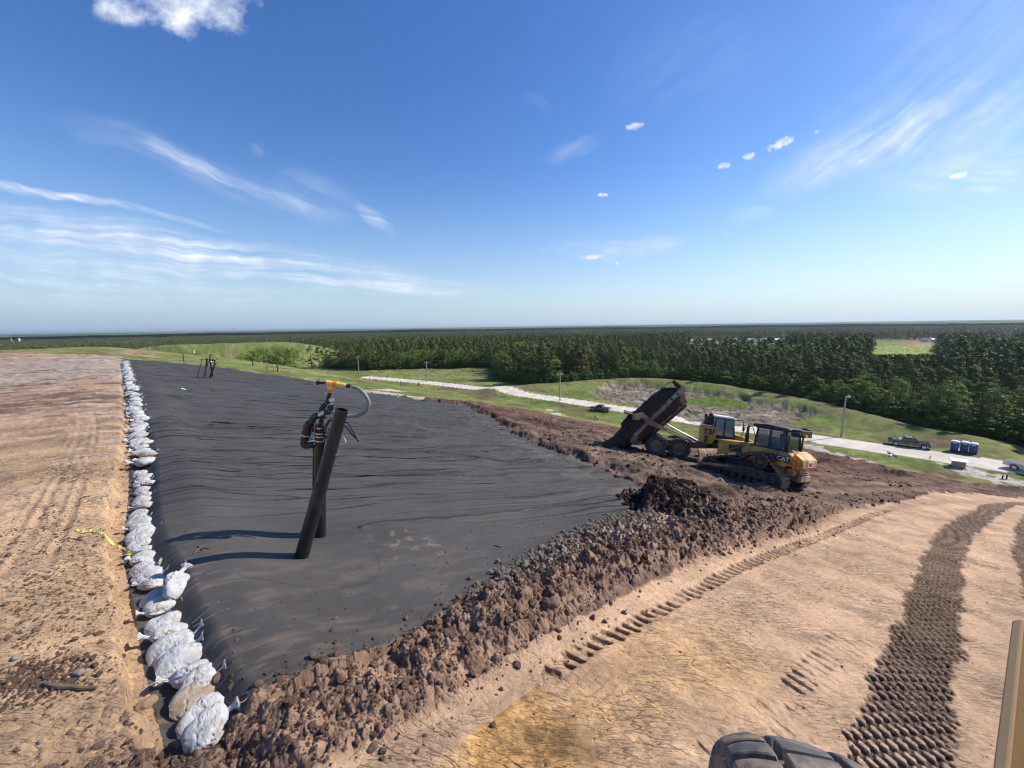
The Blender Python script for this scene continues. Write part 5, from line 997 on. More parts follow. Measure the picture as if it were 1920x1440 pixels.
# loose strings near the bags
for nm, P, lb in (('string', [(360,1168,.1),(385,1148,.35),(410,1128,.45)], 'curved white string rising from the sandbags over the black sheet'), ('string', [(362,1176,.1),(390,1158,.28),(426,1141,.36)], 'straight white string leaning out over the black sheet below the curved one'), ('string', [(340,1120,.2),(345,1135,.12),(352,1142,.02)], 'short white strip hanging off the round upright sandbag')):
    Q = []; b0 = on(P[0][0], P[0][1])
    for px, py, h in P: d = pdir(px, py); t = (b0.y+.0+h*.25)/d[1]; Q.append((d[0]*t, d[1]*t, d[2]*t))
    m = MB(); m.tube(smooth_line(Q, 6), .0055, 5); tag(m.build(nm, M['bag'], None, smooth=True), lb, 'string', 'loose strings on the sandbags')
# yellow ribbon
M['ribbon'] = mat('yellow_caution_tape', (.72, .68, .16), .5)
m = MB(); Q = [on(*q) for q in [(143,997),(156,1001),(172,999),(190,1003),(208,1001),(222,1006),(236,1012),(244,1020)]]
V = []; 
for i, q in enumerate(smooth_line([tuple(a) for a in Q], 4)):
    w = .020*(.5+.6*abs(math.sin(i*1.3))); V += [(q[0], q[1]-w, q[2]+.02+.02*math.sin(i*2.1)), (q[0]+.01, q[1]+w, q[2]+.045+.02*math.cos(i*1.7))]
m.add(V, [(i*2, i*2+1, i*2+3, i*2+2) for i in range(len(V)//2-1)]); q = Q[-1]
for k in range(7): a = k*.9; m.add([(q.x, q.y, q.z+.05), (q.x+.12*math.cos(a), q.y+.10*math.sin(a), q.z+.04+.03*(k % 3)), (q.x+.10*math.cos(a+.6), q.y+.12*math.sin(a+.6), q.z+.12), (q.x+.02, q.y, q.z+.12)], [(0, 1, 2, 3)])
tag(m.build('caution_tape', M['ribbon'], None), 'strip of yellow caution tape lying on tan dirt against the sandbags', 'tape')
# ------------------------------------------------------------------ the gas well standing in the sheet
M['hdpe'] = mat('black_plastic_pipe', (.012, .012, .014), .38, var=.25, scale=3, dirt=(.045, .04, .036), dirt_amt=.15, dscale=2.5)
M['hose'] = mat('grey_ribbed_hose', (.20, .205, .21), .38, var=.1, bump=.002, bscale=120)
M['ypipe'] = mat('yellow_plastic_pipe', (.80, .55, .12), .35)
def at(px, py, Yd): d = pdir(px, py); return Vector(d*(Yd/d[1]))
bA = on(598, 1006); bB = on(566, 1045); YA = bA.y; YB = bB.y
YT = YA-.10
w = thing('gas_well', 'gas wellhead of black pipes, silver couplings and yellow pipe rising from the black sheet', 'gas well', bA)
def wp(name, m, mm, par=w, smooth=True): o = m.build(name, mm, None, smooth=smooth); o.parent = par; o.matrix_parent_inverse = Matrix.Translation(-bA) if par is w else Matrix(); return o
def sm(P, n=6): return [Vector(q) for q in smooth_line([tuple(p) for p in P], n)]
kx = YA/F_PX*1.0    # metres a photo pixel spans here
m = MB(); m.tube([bA-V3(0, 0, .3), at(600, 920, YA-.02), at(601, 825, YA-.04)], 11.0*kx, 20); csg = wp('well_casing', m, M['hdpe'])
m = MB(); m.tube([at(600, 826, YA-.04), at(601, 812, YA-.05), at(602, 797, YA-.05)], 9.2*kx, 20); m.tube([at(601, 818, YA-.04), at(601, 808, YA-.05)], 10.6*kx, 20); wp('rubber_coupling', m, M['blk'])
for py in (801, 811, 817, 825):
    m = MB(); m.tube([at(600.7, py+1.0, YA-.05), at(600.8, py-1.0, YA-.05)], (10.9 if py > 806 else 9.8)*kx, 20); wp('hose_clamp', m, M['chrome'])
m = MB(); m.tube([at(602, 798, YA-.05), at(603, 784, YA-.05), at(606, 776, YA-.05), at(608, 766, YA-.05)], [5.2*kx, 3.6*kx, 5.2*kx, 4.4*kx], 14); m.lathe([(.01, -.012), (6.6*kx, -.012), (6.6*kx, .012), (.01, .012)], tuple(at(606, 783, YA-.05)), 'Z', 18); wp('riser_pipe', m, M['blk'])
m = MB(); m.tube([at(597, 779, YA-.07), at(606, 774, YA-.07), at(609, 773, YA-.07)], 5.6*kx, 16); wp('silver_tee', m, M['chrome'])
m = MB(); m.tube(sm([at(598, 778, YA-.07), at(589, 782, YA-.09), at(584, 790, YA-.10), at(580, 797, YA-.10)]), 6.2*kx, 14); wp('pipe_elbow', m, M['hose' if False else 'blk'])
m = MB(); m.tube([at(580.5, 792, YA-.10), at(577, 800, YA-.10), at(575, 812, YA-.10)], [7*kx, 8.4*kx, 7*kx], 14); m.tube([at(582, 789, YA-.11), at(578, 791, YA-.11)], 3*kx, 8); wp('ball_valve', m, M['blk'])
m = MB(); m.box((0, 0, 0), (.014, .10, .17), (.2, .25, 0)); o = wp('valve_handle', m, M['red'], smooth=False); o.location = at(586.5, 804, YA-.16)
m = MB(); m.tube([at(574.5, 809, YA-.10), at(573.5, 818, YA-.10)], 8.6*kx, 16); m.tube(sm([at(573, 817, YA-.10), at(571, 828, YA-.10), at(573, 834, YA-.10), at(582, 833, YA-.10), at(588, 832, YA-.09)]), 7.6*kx, 14); lo = wp('lower_elbow', m, M['blk'])
m = MB(); m.tube([at(574.3, 814.5, YA-.10), at(573.9, 816.5, YA-.10)], 9.2*kx, 16); wp('hose_clamp', m, M['chrome'])
m = MB(); m.tube([at(579, 828, YA-.11), at(592, 825, YA-.10)], 3.8*kx, 14); m.tube([at(588, 832, YA-.09), at(597, 829, YA-.08)], 4.2*kx, 12); wp('steel_nipple', m, M['chrome'])
m = MB(); m.tube([at(601, 772, YA-.05), at(606, 762, YA-.05), at(614, 754, YA-.05), at(618, 751, YA-.05)], [5*kx, 5*kx, 4.4*kx, 4*kx], 12); m.lathe([(.01, -.02), (6.2*kx, -.02), (6.2*kx, .02), (.01, .02)], tuple(at(620, 765, YA-.12)), 'Y', 18); wp('angled_valve', m, M['blk'])
m = MB(); m.lathe([(.005, -.04), (3.6*kx, -.035), (5*kx, -.01), (5*kx, .02), (3*kx, .045), (.005, .05)], tuple(at(622, 750, YA-.1)), 'Z', 18); m.tube([at(616, 760, YA-.12), at(624, 756, YA-.12)], 1.2*kx, 6); wp('white_cap', m, M['white'])
m = MB(); m.tube([at(603, 752, YA-.1), at(607, 752, YA-.1), at(616, 763, YA-.13)], .8*kx, 5); wp('lanyard', m, M['chrome'])
m = MB(); m.tube([at(614, 752, YA-.02), at(616, 744, YA-.02), at(619, 735, YA-.02)], 3.4*kx, 12); wp('upper_riser', m, M['hdpe'])
m = MB(); m.tube([at(618.5, 736, YA-.02), at(619, 729.5, YA-.02)], 5.0*kx, 14); wp('orange_band', m, M['org'])
m = MB(); m.tube([at(619, 730, YA-.02), at(619.5, 722, YA-.02)], 5.4*kx, 14); m.tube([at(613, 718, YA-.02), at(633, 720.5, YA-.02), at(650, 723.5, YA-.02)], [5.6*kx, 4.9*kx, 4.1*kx], 14); wp('yellow_tee', m, M['ypipe'])
m = MB(); m.tube([at(625, 719.6, YA-.02), at(632, 720.5, YA-.02)], 5.5*kx, 14); wp('orange_band', m, M['org'])
m = MB(); m.tube([at(598, 717.6, YA-.02), at(613, 718, YA-.02)], 2.4*kx, 12); m.tube([at(594.5, 717.5, YA-.02), at(597.5, 717.6, YA-.02)], 4.6*kx, 14); m.tube([at(611.5, 717.9, YA-.02), at(613, 718, YA-.02)], 4.4*kx, 14); wp('end_valve', m, M['blk'])
m = MB(); m.tube([at(634, 718, YA-.02), at(634.5, 714, YA-.02)], 1.0*kx, 6); m.box(at(612, 737, YA-.06), (.03, .03, .03)); wp('test_port', m, M['white'])
m = MB(); m.tube([at(650, 723.5, YA-.02), at(658, 725, YA-.02)], 4.0*kx, 14); wp('black_coupler', m, M['blk'])
m = MB(); m.tube([at(658.4, 725.2, YA-.02), at(660, 725.6, YA-.02)], 4.0*kx, 14); wp('hose_clamp', m, M['chrome'])
m = MB(); m.tube(sm([at(659, 725, YA-.02), at(670, 728, YA-.02), at(682, 737, YA-.02), at(690, 750, YA-.02), at(691, 760, YA-.02), at(685, 771, YA-.02), at(673, 778, YA-.02), at(655, 780, YA-.02), at(638, 776, YA-.05), at(622, 772, YA-.05), at(612, 773, YA-.06)], 8), 3.8*kx, 14); wp('grey_hose', m, M['hose'])
m = MB(); m.tube([at(610, 773.4, YA-.06), at(617, 773, YA-.06)], 4.6*kx, 14); m.tube([at(619, 772.5, YA-.06), at(621, 772.3, YA-.06)], 4.0*kx, 14); wp('black_coupler', m, M['blk'])
m = MB(); m.tube([bA+V3(-.17, .05, -.2), at(589, 920, YA+.05), at(590, 835, YA+.05)], 3.4*kx, 12); m.tube([at(588, 845, YA+.02), at(590, 838, YA+.02), at(595, 836, YA)], 2.4*kx, 8); wp('side_pipe', m, M['hdpe'])
m = MB(); m.tube([at(591.5, 817, YA-.02), at(592, 790, YA-.04)], .9*kx, 6); m.tube([at(605, 880, YA-.22), at(607, 850, YA-.22), at(612, 820, YA-.16), at(614, 795, YA-.12)], .9*kx, 6); m.tube([at(610, 800, YA-.1), at(616, 789, YA-.14), at(627, 791, YA-.16), at(624, 800, YA-.16)], 1.0*kx, 6); wp('steel_rod', m, M['galv'])
m = MB(); m.tube(sm([at(612, 812, YA-.1), at(613, 798, YA-.12), at(619, 788, YA-.14), at(630, 786, YA-.14)]), 2.2*kx, 8); m.tube([at(613, 812, YA-.12), at(614, 822, YA-.12)], 4.5*kx, 10); m.tube([at(617, 806, YA-.14), at(621, 804, YA-.14)], 3*kx, 10); m.tube([at(610, 822, YA-.1), at(611, 845, YA-.12)], 2*kx, 8); wp('pump_line', m, M['blk'])
m = MB(); m.lathe([(.004, -.02), (2.6*kx, -.015), (2.6*kx, .02), (.004, .025)], tuple(at(621, 806, YA-.2)), 'Y', 12); m.lathe([(.004, -.02), (2.2*kx, -.015), (2.2*kx, .02), (.004, .025)], tuple(at(625.5, 790.5, YA-.2)), 'Y', 12); m.lathe([(.004, -.01), (2.2*kx, -.01), (2.2*kx, .01), (.004, .01)], tuple(at(612, 815, YA-.2)), 'Z', 12); wp('pressure_gauge', m, M['chrome'])
for P in ([(636, 797), (650, 792), (660, 806), (672, 828)], [(634, 800), (648, 800), (660, 815), (674, 827)]):
    m = MB(); m.tube(sm([at(a, b, YA-.05+.03*i) for i, (a, b) in enumerate(P)]), 1.5*kx, 8); wp('black_hose', m, M['hdpe'])
m = MB(); m.tube(sm([at(636, 815, YA-.05), at(643, 818, YA-.05), at(648, 827, YA-.05), at(646, 831, YA-.05), at(635, 834, YA-.05)]), .9*kx, 8); wp('white_cable', m, M['white'])
# big leaning pipe in front
topP = at(641, 768, YB+.02); lp = thing('leaning_pipe', 'thick black plastic pipe leaning across the front of the wellhead', 'pipe', bB)
ax = (topP-bB); axn = ax.normalized(); rP = 12.0*YB/F_PX
m = MB(); a = bB-axn*.3; s1 = axn.orthogonal().normalized(); s2 = axn.cross(s1); n = 26; Pq = []
for (c, r0) in ((a, rP*1.12), (bB+ax*.5, rP*1.10), (bB+ax*.52, rP), (topP, rP), (topP, rP*.84), (bB+ax*.8, rP*.84)): Pq += [c+(s1*math.cos(k*6.28318/n)+s2*math.sin(k*6.28318/n))*r0 for k in range(n)]
m.add(Pq, [(i*n+k, i*n+(k+1) % n, (i+1)*n+(k+1) % n, (i+1)*n+k) for i in range(5) for k in range(n)]); o = m.build('pipe_wall', M['hdpe'], None, smooth=True); o.parent = lp; o.matrix_parent_inverse = Matrix.Translation(-bB)
for f, rr_ in ((.515, 1.14), (.40, 1.11), (.70, 1.02)):
    m = MB(); c = bB+ax*f; Pq = [c+axn*h+(s1*math.cos(k*6.28318/n)+s2*math.sin(k*6.28318/n))*rP*r_ for (h, r_) in ((-.006, rr_), (-.006, rr_+.03), (.006, rr_+.03), (.006, rr_)) for k in range(n)]; m.add(Pq, [(i*n+k, i*n+(k+1) % n, (i+1)*n+(k+1) % n, (i+1)*n+k) for i in range(3) for k in range(n)]); o = m.build('weld_bead', M['hdpe'], None, smooth=True); o.parent = lp; o.matrix_parent_inverse = Matrix.Translation(-bB)
m = MB(); c = bB+ax*.70; to = (Vector((0, 0, 0))-c).normalized(); r_ = axn.cross(to).normalized()*-1
for sgn in (1,):
    q = c+r_*-rP*.75+to*rP*.75; m.add([q, q+r_*-.03+axn*.03, q+r_*-.08+axn*.10+to*.01, q+r_*-.04+axn*.02], [(0, 1, 2, 3)])
o = m.build('white_sticker', M['white'], None); o.parent = lp; o.matrix_parent_inverse = Matrix.Translation(-bB)
# ------------------------------------------------------------------ the farther wells
M['yhose'] = mat('yellow_hose', (.62, .42, .10), .5)
b2 = on(388, 710); Y2 = b2.y; k2 = Y2/F_PX
w2 = thing('gas_well', 'distant gas well of leaning black poles with a yellow hose arching on top', 'gas well', b2)
def w2p(name, m, mm): o = m.build(name, mm, None, smooth=True); o.parent = w2; o.matrix_parent_inverse = Matrix.Translation(-b2); return o
for x0, y0, x1, y1, r_ in ((367,709,379,674,.55),(378,710,393,674,.6),(384,711,388,672,1.5),(391,709,402,681,.9),(399,708,393,672,1.3),(391,711,406,679,.6)):
    m = MB(); m.tube([on(x0, y0)-V3(0, 0, .3), at(x1, y1, Y2)], r_*k2, 8); w2p('pole', m, M['hdpe'])
m = MB(); m.tube([at(375, 673.5, Y2), at(395, 673.5, Y2)], .5*k2, 6); w2p('cross_bar', m, M['hdpe'])
m = MB(); m.tube([at(395, 682, Y2), at(395, 676, Y2), at(401, 674, Y2)], 1.6*k2, 8); m.tube([at(394, 671, Y2), at(394, 664, Y2)], .9*k2, 8); m.tube([at(394, 676, Y2), at(403, 676, Y2), at(402, 684, Y2)], 1.1*k2, 8); w2p('valve_cluster', m, M['blk'])
m = MB(); m.lathe([(.01, -.1), (1.3*k2, -.1), (1.3*k2, .1), (.01, .1)], tuple(at(395.5, 678, Y2-.3)), 'Y', 10); w2p('white_cap', m, M['white'])
m = MB(); m.tube(sm([at(394, 664, Y2), at(400, 664, Y2), at(406, 667, Y2), at(409, 671, Y2), at(406, 674, Y2), at(404, 675, Y2)]), .8*k2, 8); w2p('yellow_hose', m, M['yhose'])
b3 = on(30, 648); Y3 = max(80, b3.y); k3 = Y3/F_PX
w3 = thing('gas_well', 'small gas well with white post and tan hose arc on the grassy crest', 'gas well', b3)
def w3p(name, m, mm): o = m.build(name, mm, None, smooth=True); o.parent = w3; o.matrix_parent_inverse = Matrix.Translation(-b3); return o
m = MB(); m.tube([at(37.5, 650, Y3), at(35.5, 635, Y3)], 1.3*k3, 8); m.tube([at(33, 634.5, Y3), at(37, 634.5, Y3)], .7*k3, 6); w3p('white_post', m, M['white'])
m = MB(); m.tube(sm([at(33, 627, Y3), at(27, 628, Y3), at(22, 632, Y3), at(21, 637, Y3), at(24, 640, Y3), at(27, 642, Y3)]), .6*k3, 8); w3p('tan_hose', m, M['yhose'])
m = MB(); m.tube([at(25, 648, Y3), at(25.5, 641, Y3)], .9*k3, 8); m.tube([at(31, 648, Y3), at(32, 634, Y3)], .7*k3, 8); m.tube([at(26, 643, Y3), at(33, 645, Y3)], .6*k3, 6); w3p('valve_cluster', m, M['blk'])
# ------------------------------------------------------------------ marker posts on the grass
M['tanpost'] = mat('weathered_wood_post', (.36, .29, .20), .85)
def post(px, py, hpx, wpx, mm, label, top=None, lean=0., name='marker_post', cat='post', grp='marker posts on the grass'):
    p = on(px, py); k = p.y/F_PX; h = hpx*k; r_ = max(wpx*k/2, .03); m = MB(); m.cyl((0, 0, -.3), (lean*h, 0, h), r_, r_*.92, 10); m.cyl((lean*h*.98, 0, h*.97), (lean*h*1.02, 0, h*1.03), r_*1.25, r_*1.1, 10); m.cyl((0, 0, -.1), (0, 0, h*.08), r_*1.5, r_*1.3, 10)
    o = m.build(name, mm, None); o.location = p; tag(o, label, cat, grp)
    if top: q = MB(); q.cyl((lean*h, 0, h*.78), (lean*h*1.04, 0, h*1.05), r_*1.3, r_*1.3, 10); c = q.build('cap', top, o)
    return o
post(61, 644, 8, 3.0, M['hdpe'], 'first of two stubby black posts near the white-post well', lean=.1); post(77, 644, 8, 2.6, M['hdpe'], 'second stubby black post, farther from the white-post well')
post(237, 645.5, 4, 1.3, M['hdpe'], 'tiny black post above the patch of dry reddish weeds')
post(345, 679, 15, 1.4, M['hdpe'], 'slim black post with broad foot behind the sheet near the leaning poles'); post(364, 661, 6, 2.0, M['white'], 'short white post on the grassy shoulder', top=M['galv'])
post(474, 684, 11, 2.0, M['hdpe'], 'black post beside the clump of leafy trees'); post(479, 685, 5, 1.4, M['tanpost'], 'tiny tan stub right beside a black post'); post(490, 687, 8, 1.4, M['tanpost'], 'thin tan post with pale cap below the leafy trees', top=M['white'])
post(514, 696, 13, 2.0, M['tanpost'], 'pale yellow-topped post next to a black one', top=M['ypipe']); post(520.5, 696.5, 13, 1.8, M['hdpe'], 'black post between two pale posts'); post(523.5, 697, 11, 1.8, M['tanpost'], 'tan post touching the black post')
o = post(500.5, 695, 8, 1.2, M['hdpe'], 'kinked thin black post below the leafy trees'); p = o.location; k = p.y/F_PX; m = MB(); m.tube([(0, 0, 7*k), (1*k, 0, 9*k), (4*k, 0, 13*k)], .04, 6); m.build('bent_rod', M['hdpe'], o)
post(693, 711, 5, 1.0, M['galv'], 'small post where the gravel road disappears', top=M['white']); post(752, 723, 8, 1.6, M['hdpe'], 'dark arched stub on the grass above the gravel road'); post(785, 723, 7, 1.5, M['hdpe'], 'dark leaning stub on the verge of the gravel road', lean=.15)
post(911, 745, 6, 1.2, M['hdpe'], 'dark post with white tip on the road verge', top=M['white']); post(1114, 791, 10, 1.4, M['hdpe'], 'black stake on the edge of the grass by the truck', lean=.25); post(1119.5, 791, 9, 1.4, M['hdpe'], 'stake with a pale flag on the edge of the grass by the truck', top=M['ypipe'])
post(1743, 863, 6, 1.6, M['tanpost'], 'short tan post on the near verge of the road'); post(1695, 839, 7, 1.2, M['white'], 'white stake between the road and the pickup truck')
post(1879, 899, 8, 2.4, M['hdpe'], 'first black stub in the dark soil beside the road'); post(1887, 899, 9, 2.4, M['hdpe'], 'second black stub in the dark soil beside the road')
# ------------------------------------------------------------------ utility poles and lamp
M['polew'] = mat('grey_pole_wood', (.38, .34, .29), .85, var=.2, scale=3)
poles = []
for px, py, ty, lb in ((673, 701, 668, 'utility pole with short crossarm where the road fades out'), (801, 716, 679, 'utility pole with crossarm in front of the open grass field'), (1050, 753, 700, 'utility pole with crossarm beside the gravel road near the woods')):
    p = on(px, py); k = p.y/F_PX; h = (py-ty)*k*1.01; t = thing('utility_pole', lb, 'utility pole', p, 'utility poles along the gravel road')
    m = MB(); m.cyl((0, 0, -.3), (0, 0, h), .22, .15, 10); m.build('pole', M['polew'], t); m = MB(); m.b2((-.95, -.06, h-.45), (.95, .06, h-.30)); m.build('crossarm', M['polew'], t)
    for q in (-.85, .0, .85): m = MB(); m.cyl((q, 0, h-.32), (q, 0, h-.05 if q else h+.25), .07, .05, 8); m.build('insulator', M['white'], t)
    for sy in (-1, 1): m = MB(); m.box((sy*.6, -.1, h-.42), (.45, .2, .14), (.3, 0, 0)); m.build('flood_lamp', M['white'], t)
    poles.append((p, h))
p = on(1577, 821); k = p.y/F_PX; h = 80*k; t = thing('lamp_post', 'tall grey lamp post with a white head beside the grass and road', 'lamp post', p)
m = MB(); m.cyl((0, 0, -.3), (0, 0, h), .20, .13, 12); m.build('pole', M['polew'], t); m = MB(); m.tube([(0, 0, h-.5), (.5, -.2, h-.2)], .04, 6); m.cyl((.1, 0, h-.9), (.1, 0, h-.5), .14, n=8); m.build('bracket', M['galv'], t); m = MB(); m.lathe([(.02, .25), (.20, .22), (.30, .05), (.26, -.12), (.02, -.16)], (.45, -.2, h-.1), 'Z', 14); m.build('lamp_head', M['white'], t, smooth=True)
poles.append((p, h))
m = MB()
def wire(a, b, sag, r_=.018):
    P = [a.lerp(b, i/16)-V3(0, 0, sag*4*(i/16)*(1-i/16)) for i in range(17)]; return MB().tube(P, r_, 4)
far_p = on(1577, 821)+Vector((60, -48, h-1.0)); lbw = 'thin overhead wire crossing in front of the dark trees'
for dz_, dx_ in ((-.4, -.8), (-.4, .8)):
    for (pa, ha), (pb, hb) in zip(poles[:-1], poles[1:]):
        tag(wire(pa+V3(dx_, 0, ha+dz_), pb+V3(dx_*.3, 0, hb+dz_-.3), 1.6).build('overhead_wire', M['hdpe'], None), lbw, 'wire', 'overhead wires between the poles')
    tag(wire(poles[-1][0]+V3(dx_*.3, 0, poles[-1][1]+dz_-.3), far_p+V3(dx_, 0, dz_*1.0), .9).build('overhead_wire', M['hdpe'], None), lbw, 'wire', 'overhead wires between the poles')
# ------------------------------------------------------------------ pickup trucks
M['navy'] = mat('dark_blue_car_paint', (.022, .032, .055), .22, var=.05, coat=.7, dirt=(.16, .13, .10), dirt_amt=.2, dscale=1.2)
M['gpaint'] = mat('grey_car_paint', (.13, .135, .145), .25, var=.05, coat=.6, dirt=(.2, .17, .14), dirt_amt=.25)
M['wpaint'] = mat('white_car_paint', (.62, .62, .60), .3, coat=.5)
def pickup(mw, paint, label, bed_load=False):
    t = thing('pickup_truck', label, 'pickup truck', mw=mw)
    m = MB(); m.prism([(-2.85, .55), (-2.85, 1.12), (-.95, 1.14), (-.92, 1.10), (1.12, 1.10), (1.35, 1.18), (2.55, 1.12), (2.85, .98), (2.88, .48), (2.45, .42), (2.40, .70), (2.15, .92), (1.75, .92), (1.52, .70), (1.45, .42), (-1.25, .42), (-1.32, .70), (-1.55, .92), (-1.95, .92), (-2.2, .70), (-2.28, .45)], -.96, .96); m.build('body', paint, t, bevel=.05, seg=2)
    m = MB(); m.prism([(-.95, 1.10), (-.85, 1.78), (-.6, 1.85), (.35, 1.85), (.62, 1.78), (1.30, 1.12)], -.84, .84); cb = m.build('cab', paint, t, bevel=.06, seg=2)
    for sy in (-1, 1):
        m = MB(); m.prism([(-.80, 1.16), (-.74, 1.70), (-.12, 1.74), (-.12, 1.16)], sy*.842, sy*.852); m.build('side_window', M['glass'], cb); m = MB(); m.prism([(-.02, 1.16), (-.02, 1.74), (.42, 1.72), (1.0, 1.18)], sy*.842, sy*.852); m.build('side_window', M['glass'], cb)
        m = MB(); m.box((.85, sy*1.08, 1.22), (.12, .18, .2)); m.build('wing_mirror', M['blk'], t)
        m = MB(); m.box((2.80, sy*.72, .92), (.12, .36, .2)); m.build('headlight', M['white'], t); m = MB(); m.box((-2.86, sy*.86, .88), (.05, .14, .36)); m.build('tail_light', M['red'], t)
    m = MB(); m.add([(.68, -.76, 1.75), (.68, .76, 1.75), (1.27, .80, 1.17), (1.27, -.80, 1.17), (.70, -.76, 1.77), (.70, .76, 1.77), (1.29, .80, 1.19), (1.29, -.80, 1.19)], [(3, 2, 1, 0), (4, 5, 6, 7), (0, 1, 5, 4), (1, 2, 6, 5), (2, 3, 7, 6), (3, 0, 4, 7)]); m.build('windscreen', M['glass'], cb)
    m = MB(); m.b2((-2.75, -.80, 1.10), (-1.0, .80, 1.145)); m.build('bed_floor', M['blk'], t); m = MB(); m.b2((2.80, -.95, .42), (2.98, .95, .66)); m.build('front_bumper', M['chrome'], t, bevel=.03); m = MB(); m.b2((-2.98, -.9, .48), (-2.84, .9, .66)); m.build('rear_bumper', M['chrome'], t, bevel=.03)
    m = MB(); m.b2((2.86, -.5, .68), (2.90, .5, 1.0)); m.build('grille', M['blk'], t)
    if bed_load: m = MB(); m.b2((-1.5, -.7, 1.14), (-1.05, .7, 1.42)); m.build('tool_box', M['chrome'], t, bevel=.02); m = MB(); m.b2((-2.7, -.5, 1.14), (-2.3, .3, 1.36)); m.build('cargo', M['blk'], t, bevel=.03)
    for x in (-1.75, 1.95):
        for sy in (-1, 1): wheel(t, (x, sy*.84, .40), r=.40, w=.26, side=sy, hubm='chrome')
    return t
p = unproj(1703, 839); pickup(frame_on(p[0], p[1], (.72, -.69), 1.05), M['navy'], 'dark blue pickup truck parked on the grass near the blue toilets', True)
p = unproj(1124, 771); pickup(frame_on(p[0]+.3, p[1], (-.80, .60), 1.0), M['gpaint'], 'small grey pickup truck driving on the pale gravel road')
p = unproj(1925, 890); pickup(frame_on(p[0]+1.0, p[1]-.4, (.2, -.98), 1.15), M['wpaint'], 'pale truck cut off by the edge of the picture on the gravel road')
# ------------------------------------------------------------------ portable toilets
M['tblue'] = mat('blue_toilet_plastic', (.022, .060, .20), .5, var=.08); M['twhite'] = mat('white_toilet_roof', (.70, .74, .78), .45)
def toilet(mw, lb):
    t = thing('portable_toilet', lb, 'portable toilet', mw=mw, group='portable toilets beside the road')
    m = MB(); m.b2((-.55, -.55, .12), (.55, .55, 2.02)); b = m.build('cabin', M['tblue'], t, bevel=.05, seg=2)
    m = MB(); m.b2((-.6, -.6, 0), (.6, .6, .12)); m.build('skid_base', M['blk'], t)
    m = MB(); m.prism([(-.60, 2.02), (-.58, 2.14), (-.3, 2.28), (.3, 2.28), (.58, 2.14), (.60, 2.02)], -.6, .6); m.build('roof', M['twhite'], t, bevel=.05, seg=2)
    m = MB(); m.b2((-.42, -.575, .2), (.42, -.555, 1.72)); dr = m.build('door', M['tblue'], t, bevel=.01); m = MB(); m.b2((-.28, -.572, 1.78), (.28, -.556, 1.93)); m.build('vent_panel', M['twhite'], t); m = MB(); m.b2((.28, -.60, .95), (.34, -.577, 1.1)); m.build('door_latch', M['white'], dr)
    m = MB(); m.cyl((.4, .4, .2), (.4, .4, 2.5), .05, n=8); m.build('vent_pipe', M['white'], t); return t
for px, py, lb in ((1788, 849, 'blue portable toilet standing a little apart from the other two'), (1806, 851, 'blue portable toilet in the middle of the group of three'), (1823, 854, 'blue portable toilet at the end away from the pickup truck')):
    p = unproj(px, py); toilet(frame_on(p[0], p[1], (.63, -.77), .92, flat=True), lb)
p = on(1796, 877); t = thing('kiosk', 'small tan box with an overhanging flat white lid beside the gravel road', 'utility box', p); k = p.y/F_PX
m = MB(); m.b2((-.72, -.6, -.3), (.72, .6, .95)); m.build('box_wall', M['tanpost'], t, bevel=.03); m = MB(); m.box((0, 0, 1.12), (2.1, 1.7, .09), (.08, 0, 0)); m.build('flat_lid', M['white'], t, bevel=.02); m = MB(); m.b2((-.66, -.54, .95), (.66, .54, 1.08)); m.build('gap_shade_block', M['blk'], t); t.rotation_euler.z = R(-38)  # black block under the lid stands in for the shade in the gap
for P, lb in (([(1664,851),(1683,860)], 'long white board lying on the road verge'), ([(1668,858),(1671,856)], 'short white scrap beside the long board'), ([(1829,850),(1833,851)], 'small pale block beside the toilets')):
    a, b = on(*P[0]), on(*P[1]); m = MB(); m.tube([a+V3(0, 0, .15), b+V3(0, 0, .15)], .16, 4); tag(m.build('board', M['white'], None), lb, 'board')
# ------------------------------------------------------------------ houses far off among the trees
M['siding'] = mat('pale_house_siding', (.70, .69, .66), .7); M['hroof'] = mat('grey_shingle_roof', (.22, .21, .21), .9); M['hroof2'] = mat('white_metal_roof', (.45, .45, .45), .6)
hl = ['white house with grey roof', 'pale house with a light roof']
for i, (px, d_) in enumerate([(1297,660),(1322,680),(1330,640),(1372,670),(1378,640),(1408,690),(1420,660),(1428,640),(1436,690),(1446,650),(1452,675),(1458,640),(1466,690),(1735,655),(1753,650)]):
    q = pdir(px, 620); x, y = q[0]/q[1]*d_, d_; z = float(Z0(x, y)); s = rng.uniform(.75, 1.05)*.9
    t = thing('house', ['white gabled house', 'pale gabled house', 'white house with light roof'][i % 3]+' among trees '+('at the far side of the wood' if i < 13 else 'beyond the brown field'), 'house', (x, y, z), 'distant houses among the trees'); t.rotation_euler.z = rng.uniform(-.6, .6); t.scale = (s, s, s)
    m = MB(); m.b2((-6, -4.5, 0), (6, 4.5, 5.4)); wl = m.build('wall', M['siding'], t); m = MB(); m.add([(-6.5, -5, 5.3), (6.5, -5, 5.3), (6.5, 5, 5.3), (-6.5, 5, 5.3), (-6.5, 0, 8.6), (6.5, 0, 8.6)], [(0, 1, 5, 4), (2, 3, 4, 5), (0, 4, 3), (1, 2, 5), (3, 2, 1, 0)]); m.build('roof', M['hroof'] if i % 3 != 2 else M['hroof2'], t)
    for wx in (-3.8, 0, 3.8): m = MB(); m.b2((wx-.6, -4.56, 1.2), (wx+.6, -4.50, 2.8)); m.build('window', M['glass'], t)
